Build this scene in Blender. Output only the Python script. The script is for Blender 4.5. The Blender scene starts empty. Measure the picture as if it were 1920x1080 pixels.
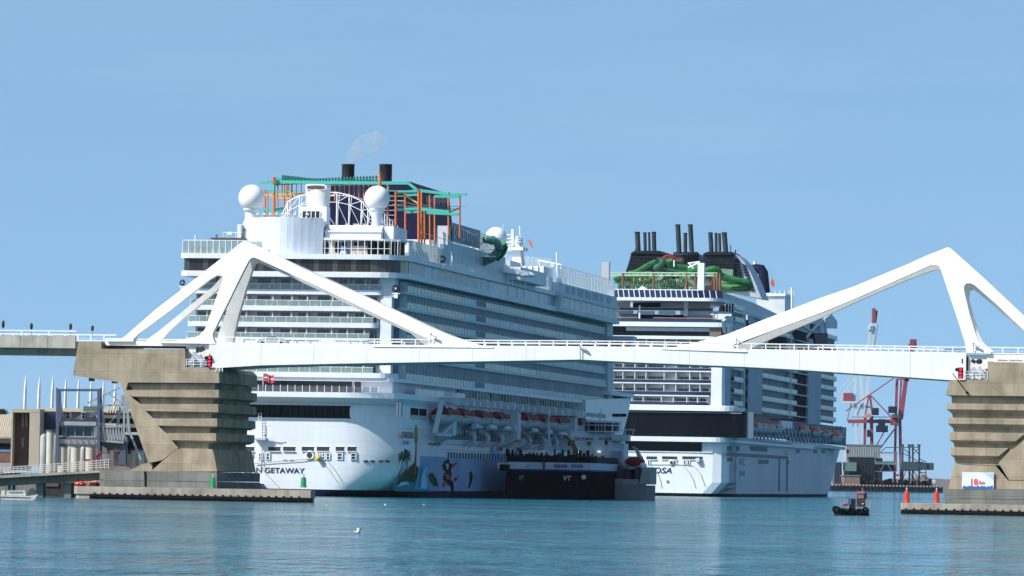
import bpy, math, random
from mathutils import Vector as V, Matrix
random.seed(7)
SC = bpy.context.scene
COL = SC.collection
R = math.radians

# ------------------------------------------------------------------ camera
FOC = 8550.0          # focal length in photo pixels (1920 wide)
HOR = 901.0           # horizon row at the picture centre
CAMH = 3.6
roll = R(1.0)
pit = math.atan((HOR - 540) * math.cos(roll) / FOC)
cF = V((0, math.cos(pit), math.sin(pit)))
r0 = V((1, 0, 0)); u0 = V((0, -math.sin(pit), math.cos(pit)))
cR = r0 * math.cos(roll) + u0 * math.sin(roll)
cU = u0 * math.cos(roll) - r0 * math.sin(roll)
cO = V((0, 0, CAMH))
cd = bpy.data.cameras.new('camera')
cam = bpy.data.objects.new('camera', cd); COL.objects.link(cam)
cd.sensor_width = 36.0; cd.lens = 36.0 * FOC / 1920
cd.clip_start = 1.0; cd.clip_end = 60000
cam.matrix_world = Matrix((( cR.x, cU.x, -cF.x, cO.x), (cR.y, cU.y, -cF.y, cO.y), (cR.z, cU.z, -cF.z, cO.z), (0, 0, 0, 1)))
SC.camera = cam

# ------------------------------------------------------------------ light
SUN_AZ = R(60)     # from straight behind the camera towards the left
SUN_EL = R(43)
sv = V((-math.sin(SUN_AZ) * math.cos(SUN_EL), -math.cos(SUN_AZ) * math.cos(SUN_EL), math.sin(SUN_EL)))
sl = bpy.data.lights.new('sun', 'SUN'); sl.energy = 4.4; sl.angle = R(0.5); sl.color = (1.0, 0.965, 0.91)
so = bpy.data.objects.new('sun', sl); COL.objects.link(so)
so.rotation_euler = sv.to_track_quat('Z', 'Y').to_euler()
so.location = (0, 0, 300)
LIFT = 0.27
W = bpy.data.worlds.new('World'); SC.world = W; W.use_nodes = True
wn = W.node_tree.nodes; wl = W.node_tree.links; wn.clear()
sky = wn.new('ShaderNodeTexSky'); sky.sky_type = 'NISHITA'; sky.sun_disc = False
sky.sun_elevation = SUN_EL
sky.sun_rotation = math.atan2(sv.x, sv.y)
sky.air_density = 1.0; sky.dust_density = 0.6; sky.ozone_density = 2.6; sky.altitude = 0
bg = wn.new('ShaderNodeBackground'); bg.inputs['Strength'].default_value = 0.132
out = wn.new('ShaderNodeOutputWorld')
tcw = wn.new('ShaderNodeTexCoord'); vm = wn.new('ShaderNodeVectorMath'); vm.operation = 'ADD'; vm.inputs[1].default_value = (0, 0, LIFT)
vn = wn.new('ShaderNodeVectorMath'); vn.operation = 'NORMALIZE'    # clear air: the colour a little above the horizon reaches down to it
wl.new(tcw.outputs['Generated'], vm.inputs[0]); wl.new(vm.outputs[0], vn.inputs[0]); wl.new(vn.outputs[0], sky.inputs['Vector'])
gm = wn.new('ShaderNodeVectorMath'); gm.operation = 'MULTIPLY'; gm.inputs[1].default_value = (.98, 1.09, 1.0)
wl.new(sky.outputs[0], gm.inputs[0]); # faint high cloud
cm_ = wn.new('ShaderNodeMapping'); cm_.inputs['Scale'].default_value = (5, 5, 34); wl.new(tcw.outputs['Generated'], cm_.inputs['Vector'])
cn = wn.new('ShaderNodeTexNoise'); cn.inputs['Scale'].default_value = 1.3; cn.inputs['Detail'].default_value = 7; cn.inputs['Roughness'].default_value = .55; wl.new(cm_.outputs[0], cn.inputs['Vector'])
cr_ = wn.new('ShaderNodeMapRange'); cr_.inputs['From Min'].default_value = .50; cr_.inputs['From Max'].default_value = .80; cr_.inputs['To Max'].default_value = .10; wl.new(cn.outputs[0], cr_.inputs[0])
cx_ = wn.new('ShaderNodeMix'); cx_.data_type = 'RGBA'; cx_.inputs['B'].default_value = (3.6, 4.1, 4.6, 1); wl.new(cr_.outputs[0], cx_.inputs['Factor']); wl.new(gm.outputs[0], cx_.inputs['A']); wl.new(cx_.outputs['Result'], bg.inputs['Color']); wl.new(bg.outputs[0], out.inputs['Surface'])
SC.view_settings.view_transform = 'Standard'; SC.view_settings.look = 'None'
SC.view_settings.gamma = 1; SC.view_settings.use_curve_mapping = False
SC.view_settings.exposure = 0.55
SC.cycles.max_bounces = 6; SC.cycles.transparent_max_bounces = 12

# ------------------------------------------------------------------ frames: a place on the water with its own axes
def ray(px, py): return cF * FOC + cR * (px - 960) + cU * (540 - py)
class Fr:
    """local axes: x to the right, y away, z up"""
    def __init__(s, px, D, a0, th):
        d = ray(px, 900); p = cO + d * (D / d.y); t = R(th); s.th = t
        s.X = V((math.cos(t), -math.sin(t), 0)); s.Y = V((math.sin(t), math.cos(t), 0)); s.Z = V((0, 0, 1))
        s.o = V((p.x, p.y, 0)) - s.X * a0
    def hit(s, px, py, p0, n):
        d = ray(px, py); N = s.X * n[0] + s.Y * n[1] + s.Z * n[2]
        P0 = s.o + s.X * p0[0] + s.Y * p0[1] + s.Z * p0[2]
        P = cO + d * ((P0 - cO).dot(N) / d.dot(N)) - s.o
        return V((P.dot(s.X), P.dot(s.Y), P.z))
    def b(s, px, py, b): return s.hit(px, py, (0, b, 0), (0, 1, 0))
    def a(s, px, py, a): return s.hit(px, py, (a, 0, 0), (1, 0, 0))
    def empty(s, name): 
        o = bpy.data.objects.new(name, None); COL.objects.link(o)
        o.location = s.o; o.rotation_euler = (0, 0, -s.th); return o

# ------------------------------------------------------------------ tags
def tag(o, label=None, cat=None, group=None, kind=None):
    for k, v in (('label', label), ('category', cat), ('group', group), ('kind', kind)):
        if v: o[k] = v
    return o
def empty(name, loc=(0, 0, 0), rz=0.0):
    o = bpy.data.objects.new(name, None); COL.objects.link(o); o.location = loc; o.rotation_euler = (0, 0, rz); return o
def copy_tree(o, parent=None):
    c = o.copy(); COL.objects.link(c); c.parent = parent
    for ch in list(o.children): copy_tree(ch, c)
    return c
def inst(src, parent, loc=None, rz=None, scale=None, mat=None):
    c = src.copy(); COL.objects.link(c); c.parent = parent
    if loc is not None: c.location = loc
    if rz is not None: c.rotation_euler = (0, 0, rz)
    if scale is not None: c.scale = scale
    if mat is not None:
        c.data = c.data.copy(); c.data.materials[0] = mat
    return c

# ------------------------------------------------------------------ mesh builder
class MB:
    def __init__(s): s.v = []; s.f = []; s.sm = []
    def add(s, vs, fs, sm=False):
        o = len(s.v); s.v += [tuple(v) for v in vs]; s.f += [tuple(i + o for i in f) for f in fs]; s.sm += [sm] * len(fs); return s
    def hexa(s, p):   # 0-3 bottom ring, 4-7 top ring
        return s.add(p, [(0, 3, 2, 1), (4, 5, 6, 7), (0, 1, 5, 4), (1, 2, 6, 5), (2, 3, 7, 6), (3, 0, 4, 7)])
    def box(s, x0, x1, y0, y1, z0, z1):
        if x0 > x1: x0, x1 = x1, x0
        if y0 > y1: y0, y1 = y1, y0
        if z0 > z1: z0, z1 = z1, z0
        return s.hexa([(x0, y0, z0), (x1, y0, z0), (x1, y1, z0), (x0, y1, z0), (x0, y0, z1), (x1, y0, z1), (x1, y1, z1), (x0, y1, z1)])
    def beam(s, p, q, w, h=None):
        p = V(p); q = V(q); h = h or w; d = (q - p).normalized()
        up = V((0, 0, 1)) if abs(d.z) < 0.95 else V((0, 1, 0))
        x = d.cross(up).normalized() * (w / 2); y = x.cross(d).normalized() * (h / 2)
        return s.hexa([p - x - y, p + x - y, q + x - y, q - x - y, p - x + y, p + x + y, q + x + y, q - x + y])
    def tube(s, p, q, r, r2=None, n=8, cap=True):
        return s.path([p, q], [r, r if r2 is None else r2], n, cap)
    def path(s, pts, r, n=8, cap=True, sm=True):
        pts = [V(p) for p in pts]; m = len(pts)
        rs = r if isinstance(r, (list, tuple)) else [r] * m
        vs = []; pu = None
        for i, p in enumerate(pts):
            d = (pts[min(i + 1, m - 1)] - pts[max(i - 1, 0)]).normalized()
            if pu is None:
                a = V((0, 0, 1)) if abs(d.z) < 0.9 else V((0, 1, 0))
                pu = d.cross(a).normalized()
            u = (pu - d * pu.dot(d)).normalized(); pu = u; w = d.cross(u)
            for k in range(n):
                t = 2 * math.pi * k / n; vs.append(p + (u * math.cos(t) + w * math.sin(t)) * rs[i])
        fs = [(i * n + k, i * n + (k + 1) % n, (i + 1) * n + (k + 1) % n, (i + 1) * n + k) for i in range(m - 1) for k in range(n)]
        s.add(vs, fs, sm)
        if cap: s.add(vs[:n], [tuple(range(n))[::-1]]); s.add(vs[-n:], [tuple(range(n))])
        return s
    def lathe(s, c, prof, n=16, sm=True, sx=1, sy=1):
        vs = [(c[0] + r * sx * math.cos(2 * math.pi * k / n), c[1] + r * sy * math.sin(2 * math.pi * k / n), c[2] + z) for r, z in prof for k in range(n)]
        fs = [(i * n + k, i * n + (k + 1) % n, (i + 1) * n + (k + 1) % n, (i + 1) * n + k) for i in range(len(prof) - 1) for k in range(n)]
        s.add(vs, fs, sm)
        if prof[0][0] > 1e-4: s.add(vs[:n], [tuple(range(n))[::-1]])
        if prof[-1][0] > 1e-4: s.add(vs[-n:], [tuple(range(n))])
        return s
    def ball(s, c, r, n=24, m=14, sx=1, sy=1, sz=1):
        return s.lathe(c, [(max(1e-5, r * math.sin(math.pi * i / m)), -r * sz * math.cos(math.pi * i / m)) for i in range(m + 1)], n, True, sx, sy)
    def prism(s, pts, ext):
        pts = [V(p) for p in pts]; e = V(ext); n = len(pts)
        nrm = V((0, 0, 0))
        for i in range(n): nrm += pts[i].cross(pts[(i + 1) % n])
        if nrm.dot(e) > 0: pts = pts[::-1]
        s.add(pts + [p + e for p in pts], [tuple(range(n)), tuple(range(2 * n - 1, n - 1, -1))] + [(i, i + n, (i + 1) % n + n, (i + 1) % n) for i in range(n)])
        return s
    def grid(s, rows, sm=False, skip=None, flip=False):
        m = len(rows[0]); vs = [p for r in rows for p in r]; fs = []
        for i in range(len(rows) - 1):
            for k in range(m - 1):
                if skip and skip(i, k): continue
                f = (i * m + k, i * m + k + 1, (i + 1) * m + k + 1, (i + 1) * m + k)
                fs.append(f[::-1] if flip else f)
        return s.add(vs, fs, sm)
    def mesh(s, name, mat):
        me = bpy.data.meshes.new(name); me.from_pydata(s.v, [], s.f); me.materials.append(mat)
        me.polygons.foreach_set('use_smooth', s.sm); me.validate(); me.update(); return me
    def build(s, name, mat, parent=None, kind=None, loc=None, label=None):
        o = bpy.data.objects.new(name, s.mesh(name, mat)); COL.objects.link(o); o.parent = parent
        if kind: o['kind'] = kind
        if label: o['label'] = label
        if loc is not None: o.location = loc
        return o
_tx = {}
def text(s, name, mat, parent, p, right, up, size, width=None, ext=0.03, bold=0.0, shear=0.0, align='LEFT'):
    """lettering: solid letters of cap height `size`, lying along right/up from p"""
    c = bpy.data.curves.new('t', 'FONT'); c.body = s; c.size = size / 0.7; c.extrude = ext; c.offset = bold; c.shear = shear; c.align_x = align
    o = bpy.data.objects.new('t', c); COL.objects.link(o)
    bpy.context.view_layer.update()
    me = bpy.data.meshes.new_from_object(o.evaluated_get(bpy.context.evaluated_depsgraph_get()))
    bpy.data.objects.remove(o)
    me.name = name; me.materials.clear(); me.materials.append(mat)
    x = V(right).normalized(); y = V(up).normalized(); z = x.cross(y)
    k = 1.0
    if width:
        xs = [v.co.x for v in me.vertices]; k = width / (max(xs) - min(xs))
    ob = bpy.data.objects.new(name, me); COL.objects.link(ob); ob.parent = parent
    m = Matrix(((x.x * k, y.x, z.x, p[0]), (x.y * k, y.y, z.y, p[1]), (x.z * k, y.z, z.z, p[2]), (0, 0, 0, 1)))
    me.transform(m); return ob

# ------------------------------------------------------------------ materials
def new_mat(name):
    m = bpy.data.materials.new(name); m.use_nodes = True
    return m, m.node_tree.nodes, m.node_tree.links, m.node_tree.nodes['Principled BSDF']
def mat(name, col, rough=0.5, var=0.0, scale=1.0, streak=0.0, metal=0.0, spec=0.5, bump=0.0, col2=None, stretch=(1, 1, 1), coat=0.0, plates=None):
    """paint-like surface: base colour broken up by two noises and by vertical rain streaks"""
    m, n, l, b = new_mat(name)
    b.inputs['Roughness'].default_value = rough; b.inputs['Metallic'].default_value = metal
    b.inputs['Specular IOR Level'].default_value = spec; b.inputs['Coat Weight'].default_value = coat
    b.inputs['Base Color'].default_value = (*col, 1)
    if var or streak or bump or col2:
        tc = n.new('ShaderNodeTexCoord'); mp = n.new('ShaderNodeMapping'); mp.inputs['Scale'].default_value = stretch
        l.new(tc.outputs['Object'], mp.inputs['Vector'])
        nz = n.new('ShaderNodeTexNoise'); nz.inputs['Scale'].default_value = scale; nz.inputs['Detail'].default_value = 5
        l.new(mp.outputs[0], nz.inputs['Vector'])
        rp = n.new('ShaderNodeValToRGB'); c2 = col2 or tuple(x * (1 - var) for x in col)
        rp.color_ramp.elements[0].position = 0.34; rp.color_ramp.elements[1].position = 0.62
        rp.color_ramp.elements[0].color = (*c2, 1); rp.color_ramp.elements[1].color = (*col, 1)
        l.new(nz.outputs[0], rp.inputs[0]); src = rp.outputs[0]
        if streak:
            m2 = n.new('ShaderNodeMapping'); m2.inputs['Scale'].default_value = (1.3, 1.3, 0.09); l.new(tc.outputs['Object'], m2.inputs['Vector'])
            n2 = n.new('ShaderNodeTexNoise'); n2.inputs['Scale'].default_value = 1.0; n2.inputs['Detail'].default_value = 6; n2.inputs['Roughness'].default_value = 0.65
            l.new(m2.outputs[0], n2.inputs['Vector'])
            r2 = n.new('ShaderNodeMapRange'); r2.inputs['From Min'].default_value = 0.42; r2.inputs['From Max'].default_value = 0.75; r2.inputs['To Max'].default_value = streak
            l.new(n2.outputs[0], r2.inputs[0])
            mx = n.new('ShaderNodeMix'); mx.data_type = 'RGBA'; mx.inputs['B'].default_value = (col[0] * .55, col[1] * .47, col[2] * .38, 1)
            l.new(r2.outputs[0], mx.inputs['Factor']); l.new(src, mx.inputs['A']); src = mx.outputs['Result']
        l.new(src, b.inputs['Base Color'])
        if bump:
            bp = n.new('ShaderNodeBump'); bp.inputs['Strength'].default_value = 0.5; bp.inputs['Distance'].default_value = bump
            l.new(nz.outputs[0], bp.inputs['Height']); l.new(bp.outputs[0], b.inputs['Normal'])
    if plates:
        tc2 = n.new('ShaderNodeTexCoord'); sp = n.new('ShaderNodeSeparateXYZ'); l.new(tc2.outputs['Object'], sp.inputs[0])
        ad = n.new('ShaderNodeMath'); ad.operation = 'ADD'; l.new(sp.outputs[0], ad.inputs[0]); l.new(sp.outputs[1], ad.inputs[1])
        cb = n.new('ShaderNodeCombineXYZ'); l.new(ad.outputs[0], cb.inputs[0]); l.new(sp.outputs[2], cb.inputs[1])
        bk = n.new('ShaderNodeTexBrick'); bk.inputs['Scale'].default_value = 1.0; bk.inputs['Brick Width'].default_value = plates[0]; bk.inputs['Row Height'].default_value = plates[1]
        bk.inputs['Mortar Size'].default_value = .035; bk.inputs['Mortar Smooth'].default_value = .6; bk.inputs['Color1'].default_value = (1, 1, 1, 1); bk.inputs['Color2'].default_value = (.955, .96, .965, 1); bk.inputs['Mortar'].default_value = (.80, .81, .83, 1)
        l.new(cb.outputs[0], bk.inputs['Vector'])
        mp = n.new('ShaderNodeMix'); mp.data_type = 'RGBA'; mp.blend_type = 'MULTIPLY'; mp.inputs['Factor'].default_value = 1
        l.new(b.inputs['Base Color'].links[0].from_socket, mp.inputs['A']); l.new(bk.outputs['Color'], mp.inputs['B']); l.new(mp.outputs['Result'], b.inputs['Base Color'])
    return m
def see_glass(name, tint, alpha, rough=0.08):
    """tinted glass: partly see-through, partly mirror"""
    m, n, l, b = new_mat(name)
    b.inputs['Base Color'].default_value = (*tint, 1); b.inputs['Roughness'].default_value = rough
    b.inputs['Alpha'].default_value = alpha; b.inputs['Specular IOR Level'].default_value = 0.8
    return m
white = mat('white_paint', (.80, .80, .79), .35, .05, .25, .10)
white2 = mat('ship_white', (.69, .72, .76), .5, .07, .15, .16, 0, .25, plates=(7.5, 2.6))
white_s = mat('smooth_white', (.82, .82, .81), .4)
shaded_side_white = mat('shaded_side_white', (.55, .62, .66), .6, .14, .12, .25, 0, .12)  # ship white greyed and blued: starboard shade put into the colour
hull_side = mat('hull_side', (.50, .58, .66), .35, .06, .1, .12)
greyw = mat('grey_paint', (.55, .58, .60), .45, .08, .5, .1)
steel = mat('steel_grey', (.22, .26, .32), .5, .15, 1.0)
steel_l = mat('light_steel', (.42, .45, .50), .5, .15, 1.0)
navy = mat('navy_paint', (.007, .009, .035), .6, .2, .4, 0, 0, .12)
black = mat('black_paint', (.005, .005, .007), .7, .2, .6, 0, 0, .08)
soot = mat('sooty_metal', (.035, .036, .034), .6, .4, .8, 0, .2, .3)
dark = mat('dark_interior', (.010, .009, .011), .9, 0, 1, 0, 0, .08)
glass_d = mat('dark_glass', (.004, .005, .008), .12, 0, 1, 0, 0, .12)
glass_b = mat('blue_glass', (.05, .07, .11), .12, .3, .5, 0, 0, .4)
glass_br = mat('bronze_glass', (.04, .032, .032), .15, .45, .12, 0, 0, .25)
bal = see_glass('balustrade_glass', (.25, .33, .31), .55)
bal_side = mat('side_balustrade_glass', (.80, .74, .58), .35, 0, .5, 0, 0, .2, 0, (.40, .44, .42), (.4, 2.5, .25))  # beige-grey reflection painted into an opaque colour
bal_dark = see_glass('dark_balustrade_glass', (.01, .02, .06), .9)
beige = mat('cabin_wall', (.42, .39, .36), .6, .06, .5)
beige_l = mat('cabin_divider', (.60, .57, .52), .6)
teak = mat('teak_brown', (.10, .05, .035), .6, .3, 1)
teal = mat('teal_beam', (.06, .40, .32), .5, .12, 2)
orange = mat('orange_post', (.62, .14, .03), .5, .15, 2)
yellow = mat('yellow_paint', (.60, .40, .04), .5, .2, 1)
red = mat('red_paint', (.45, .02, .02), .4, .15, 1)
red_d = mat('dark_red_canopy', (.22, .010, .015), .7, .2, .6, 0, 0, .1)
orange_c = mat('orange_canopy', (.60, .085, .02), .5, .2, .6)
green = mat('green_paint', (.02, .20, .07), .45, .15, 1)
slide_g = mat('green_slide', (.015, .16, .03), .6, .5, .4)
slide_d = mat('dark_green_slide', (.02, .13, .06), .5, .35, .6)
slide_t = mat('grey_green_slide', (.13, .30, .24), .5, .2, .4)
ink = mat('navy_lettering', (.015, .02, .05), .5)
# ================================================================== WATER
def water_mat():
    m, n, l, b = new_mat('harbour_water')
    geo = n.new('ShaderNodeNewGeometry')
    def noise(sx, sy, sc, det, rough=.55):
        mp = n.new('ShaderNodeMapping'); mp.inputs['Scale'].default_value = (sx, sy, 1); l.new(geo.outputs['Position'], mp.inputs['Vector'])
        z = n.new('ShaderNodeTexNoise'); z.inputs['Scale'].default_value = sc; z.inputs['Detail'].default_value = det; z.inputs['Roughness'].default_value = rough
        l.new(mp.outputs[0], z.inputs['Vector']); return z
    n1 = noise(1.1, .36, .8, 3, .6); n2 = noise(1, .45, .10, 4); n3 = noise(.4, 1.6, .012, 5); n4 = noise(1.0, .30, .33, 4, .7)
    c = noise(.25, 1.2, .012, 6, .6)
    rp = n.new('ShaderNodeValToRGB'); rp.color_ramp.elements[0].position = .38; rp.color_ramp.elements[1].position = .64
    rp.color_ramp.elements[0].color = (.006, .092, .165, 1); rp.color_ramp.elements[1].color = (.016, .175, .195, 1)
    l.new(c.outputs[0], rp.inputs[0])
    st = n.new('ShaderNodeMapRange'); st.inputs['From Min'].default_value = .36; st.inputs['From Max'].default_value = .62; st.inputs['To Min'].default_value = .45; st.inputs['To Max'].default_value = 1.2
    l.new(n4.outputs[0], st.inputs[0]); mu = n.new('ShaderNodeVectorMath'); mu.operation = 'SCALE'; l.new(rp.outputs[0], mu.inputs[0]); l.new(st.outputs[0], mu.inputs['Scale'])  # ripple light and dark scaled into the base colour
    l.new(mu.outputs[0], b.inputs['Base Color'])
    ad = n.new('ShaderNodeMath'); ad.operation = 'MULTIPLY_ADD'; ad.inputs[1].default_value = 2.6
    l.new(n2.outputs[0], ad.inputs[0]); l.new(n1.outputs[0], ad.inputs[2])
    wd = n.new('ShaderNodeMapRange'); wd.inputs['From Min'].default_value = .35; wd.inputs['From Max'].default_value = .65; wd.inputs['To Min'].default_value = .35; wd.inputs['To Max'].default_value = 1.0
    l.new(n3.outputs[0], wd.inputs[0])
    bp = n.new('ShaderNodeBump'); bp.inputs['Distance'].default_value = 1.9; l.new(wd.outputs[0], bp.inputs['Strength'])
    l.new(ad.outputs[0], bp.inputs['Height']); l.new(bp.outputs[0], b.inputs['Normal'])
    b.inputs['Roughness'].default_value = .10; b.inputs['IOR'].default_value = 1.33; b.inputs['Specular IOR Level'].default_value = .09
    return m
wm = water_mat()
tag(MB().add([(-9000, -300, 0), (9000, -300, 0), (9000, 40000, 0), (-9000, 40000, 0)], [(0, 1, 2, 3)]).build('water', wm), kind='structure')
tag(MB().add([(-9000, -300, -14), (9000, -300, -14), (9000, 40000, -14), (-9000, 40000, -14)], [(0, 1, 2, 3)]).build('seabed', mat('seabed_mud', (.05, .06, .05), .9)), kind='structure')

# ================================================================== CONCRETE
def concrete_mat(name, col, seam=True):
    m, n, l, b = new_mat(name); tc = n.new('ShaderNodeTexCoord')
    def nz(scale, sc=(1, 1, 1), det=6):
        mp = n.new('ShaderNodeMapping'); mp.inputs['Scale'].default_value = sc; l.new(tc.outputs['Object'], mp.inputs['Vector'])
        z = n.new('ShaderNodeTexNoise'); z.inputs['Scale'].default_value = scale; z.inputs['Detail'].default_value = det; l.new(mp.outputs[0], z.inputs['Vector']); return z
    a = nz(.35); st = nz(1.0, (.9, .9, .10)); fine = nz(6)
    def mixc(fac, A, B, lo, hi, amt):
        r = n.new('ShaderNodeMapRange'); r.inputs['From Min'].default_value = lo; r.inputs['From Max'].default_value = hi; r.inputs['To Max'].default_value = amt
        l.new(fac, r.inputs[0]); x = n.new('ShaderNodeMix'); x.data_type = 'RGBA'; l.new(r.outputs[0], x.inputs['Factor'])
        if isinstance(A, tuple): x.inputs['A'].default_value = (*A, 1)
        else: l.new(A, x.inputs['A'])
        x.inputs['B'].default_value = (*B, 1); return x.outputs['Result']
    s1 = mixc(a.outputs[0], col, tuple(c * .62 for c in col), .4, .7, .9)
    s2 = mixc(st.outputs[0], s1, (col[0] * .42, col[1] * .38, col[2] * .34), .48, .76, .6)
    s3 = mixc(fine.outputs[0], s2, tuple(min(1, c * 1.25) for c in col), .55, .8, .5)
    sp = n.new('ShaderNodeSeparateXYZ'); l.new(tc.outputs['Object'], sp.inputs[0]); adx = n.new('ShaderNodeMath'); adx.operation = 'ADD'; l.new(sp.outputs[0], adx.inputs[0]); l.new(sp.outputs[1], adx.inputs[1])
    cb = n.new('ShaderNodeCombineXYZ'); l.new(adx.outputs[0], cb.inputs[0]); l.new(sp.outputs[2], cb.inputs[1])
    bk = n.new('ShaderNodeTexBrick'); bk.offset = 0.0; bk.inputs['Scale'].default_value = 1; bk.inputs['Brick Width'].default_value = 4.2; bk.inputs['Row Height'].default_value = 2.6; bk.inputs['Mortar Size'].default_value = .03; bk.inputs['Mortar Smooth'].default_value = .5
    bk.inputs['Color1'].default_value = (1, 1, 1, 1); bk.inputs['Color2'].default_value = (.86, .87, .88, 1); bk.inputs['Mortar'].default_value = (.62, .6, .58, 1); l.new(cb.outputs[0], bk.inputs['Vector'])
    xm = n.new('ShaderNodeMix'); xm.data_type = 'RGBA'; xm.blend_type = 'MULTIPLY'; xm.inputs['Factor'].default_value = 1; l.new(s3, xm.inputs['A']); l.new(bk.outputs['Color'], xm.inputs['B']); s3 = xm.outputs['Result']
    l.new(s3, b.inputs['Base Color']); b.inputs['Roughness'].default_value = .9; b.inputs['Specular IOR Level'].default_value = .09
    bp = n.new('ShaderNodeBump'); bp.inputs['Strength'].default_value = .4; bp.inputs['Distance'].default_value = .05
    l.new(fine.outputs[0], bp.inputs['Height']); l.new(bp.outputs[0], b.inputs['Normal'])
    return m
conc = concrete_mat('pier_concrete', (.41, .335, .24))
conc_g = concrete_mat('grey_plinth_concrete', (.20, .21, .19))
conc_p = concrete_mat('platform_concrete', (.40, .35, .29))
conc_v = concrete_mat('viaduct_concrete', (.46, .43, .37))
rubber = mat('black_rubber', (.008, .008, .008), .9, .3, 1, 0, 0, .05)

# ================================================================== BRIDGE
BF = Fr(400, 653, 0, 10.5)
WB = 10.5                           # distance between the two pylon frames at deck level
P = lambda px, py, b=0: BF.b(px, py, b)
ZD = P(400, 640).z                  # deck edge height
bridge_white = mat('bridge_white', (.81, .79, .75), .5, .05, .12, .26, 0, .3, plates=(6.2, 9.0))
def rail_bays(parent, u0, u1, v, z0, step, name='guard_rail', zf=None):
    """open guard rail: one bay (post, thick top rail, thin mid rail, low upstand) per object"""
    n = max(1, round((u1 - u0) / step)); st = (u1 - u0) / n
    z = lambda u: z0 + (zf(u) if zf else 0)
    m = MB()
    m.box(0, .16, 0, .14, 0, .95); m.box(0, st - .01, .01, .12, .80, .96)
    m.box(.16, st - .01, .04, .09, .38, .42); m.box(.0, st - .01, -.02, .2, -.02, .12)
    me = None
    for i in range(n):
        u = u0 + i * st
        if me is None: o = m.build(name, bridge_white, parent); me = o.data
        else: o = bpy.data.objects.new(name, me); COL.objects.link(o); o.parent = parent
        dz = z(u + st) - z(u)
        o.location = (u, v, z(u)); o.rotation_euler = (0, -math.atan2(dz, st), 0)
def leaf(name, label, top, bot, frame_front, frame_rear, ub, ue, apex_z, rear_keep):
    e = BF.empty(name); tag(e, label, 'bascule bridge', 'bascule bridge leaves')
    tf = [P(*p) for p in top]; bf = [P(*p) for p in bot]
    # front girder face, seam split into plates
    def lerp(pts, u):
        u = max(u, pts[0].x)
        for i in range(len(pts) - 1):
            if pts[i].x <= u <= pts[i + 1].x or i == len(pts) - 2:
                t = (u - pts[i].x) / (pts[i + 1].x - pts[i].x); return pts[i].z * (1 - t) + pts[i + 1].z * t
    us = []; u = ub
    while u < ue - .1: us.append(u); u += (ue - ub) / 7
    us.append(ue)
    for i in range(len(us) - 1):
        a, c = us[i], us[i + 1] - .03
        for v0, v1, nm in ((0, 1.3, 'girder_plate'), (WB, WB + 1.3, 'girder_plate')):
            m = MB(); za0, za1, zc0, zc1 = lerp(bf, a), lerp(tf, a), lerp(bf, c), lerp(tf, c)
            m.hexa([(a, v0, za0), (c, v0, zc0), (c, v1, zc0), (a, v1, za0), (a, v0, za1), (c, v0, zc1), (c, v1, zc1), (a, v1, za1)])
            m.build(nm, bridge_white, e)
    # deck between the girders, cross beams, parapet walkway
    m = MB(); n = 24
    for i in range(n):
        a = ub + (ue - ub) * i / n; c = ub + (ue - ub) * (i + 1) / n; za, zc = lerp(tf, a), lerp(tf, c)
        m.hexa([(a, 1.3, za - .55), (c, 1.3, zc - .55), (c, WB, zc - .55), (a, WB, za - .55), (a, 1.3, za - .2), (c, 1.3, zc - .2), (c, WB, zc - .2), (a, WB, za - .2)])
    m.build('deck', mat('deck_asphalt', (.06, .06, .06), .9), e)
    m0 = MB()
    for i in range(17):
        a = ub + 1 + (ue - ub - 2) * i / 16; m0.box(a - .12, a + .12, 1.3, WB, lerp(bf, a) + .25, lerp(tf, a) - .56)
    tag(m0.build('cross_beam', greyw, e), kind='stuff')
    for v in (0.15, WB + 1.0):
        rail_bays(e, ub + (2.2 if name == 'bascule_leaf' and ub < 20 else 0), ue, v, 0, 2.02, zf=lambda u: lerp(tf, u) + .02)
    # pylon frames lean in to each other and meet at the top
    H = apex_z - ZD; lean = (WB / 2 - .6) / H
    nf = (0, -1, lean)
    for pl, side in ((frame_front, 0), (frame_rear, 1)):
        n_ = (0, -1, lean) if side == 0 else (0, -1, -lean)
        p0 = (0, .02 if side == 0 else WB + .15, ZD)
        pts = [BF.hit(q[0], q[1], p0, n_) for q in pl]
        MB().prism(pts, V((0, 1.1, 0))).build('pylon_frame', bridge_white if side == 0 else bridge_white, e)
    return e, lerp, tf, bf
def arc(c, r, a0, a1, n=6):   # pixel arc
    return [(c[0] + r * math.cos(R(a0 + (a1 - a0) * i / n)), c[1] + r * math.sin(R(a0 + (a1 - a0) * i / n))) for i in range(n + 1)]
# left leaf
LF = [(456, 452), (464, 453), (492, 466), (570, 505), (685, 557), (740, 582), (807, 614), (845, 630), (875, 640), (905, 648.5), (925, 650),
      (925, 652), (700, 650), (700, 646.5), (798, 647.5), (806, 646), (812, 642), (810, 638), (802, 634.5), (775, 622), (695, 584), (595, 536), (482, 484.5), (476, 482.5), (471, 484), (466, 489), (455, 510), (400, 622), (398, 628),
      (399, 634), (402, 640), (404, 644.5), (300, 643), (325, 640), (352, 637), (372, 630), (384, 618), (418, 524), (418, 517), (414, 514), (408, 515), (394, 523), (320, 581), (258, 627), (250, 636), (250, 640), (200, 640), (225, 636), (235, 630), (292, 580), (330, 551)]
LR = [(468, 462), (484, 463), (560, 498), (700, 562), (830, 622), (880, 641), (900, 650), (800, 650), (770, 625), (690, 589), (600, 545), (485, 492), (478, 494), (474, 502), (460, 545), (446, 595), (441, 618), (436, 646), (405, 645), (410, 624), (424, 585), (437, 545), (440, 528), (434, 524), (424, 530), (350, 592), (318, 620), (306, 634), (300, 642), (272, 642), (278, 635), (296, 622), (340, 586), (400, 537), (440, 490)]
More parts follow.
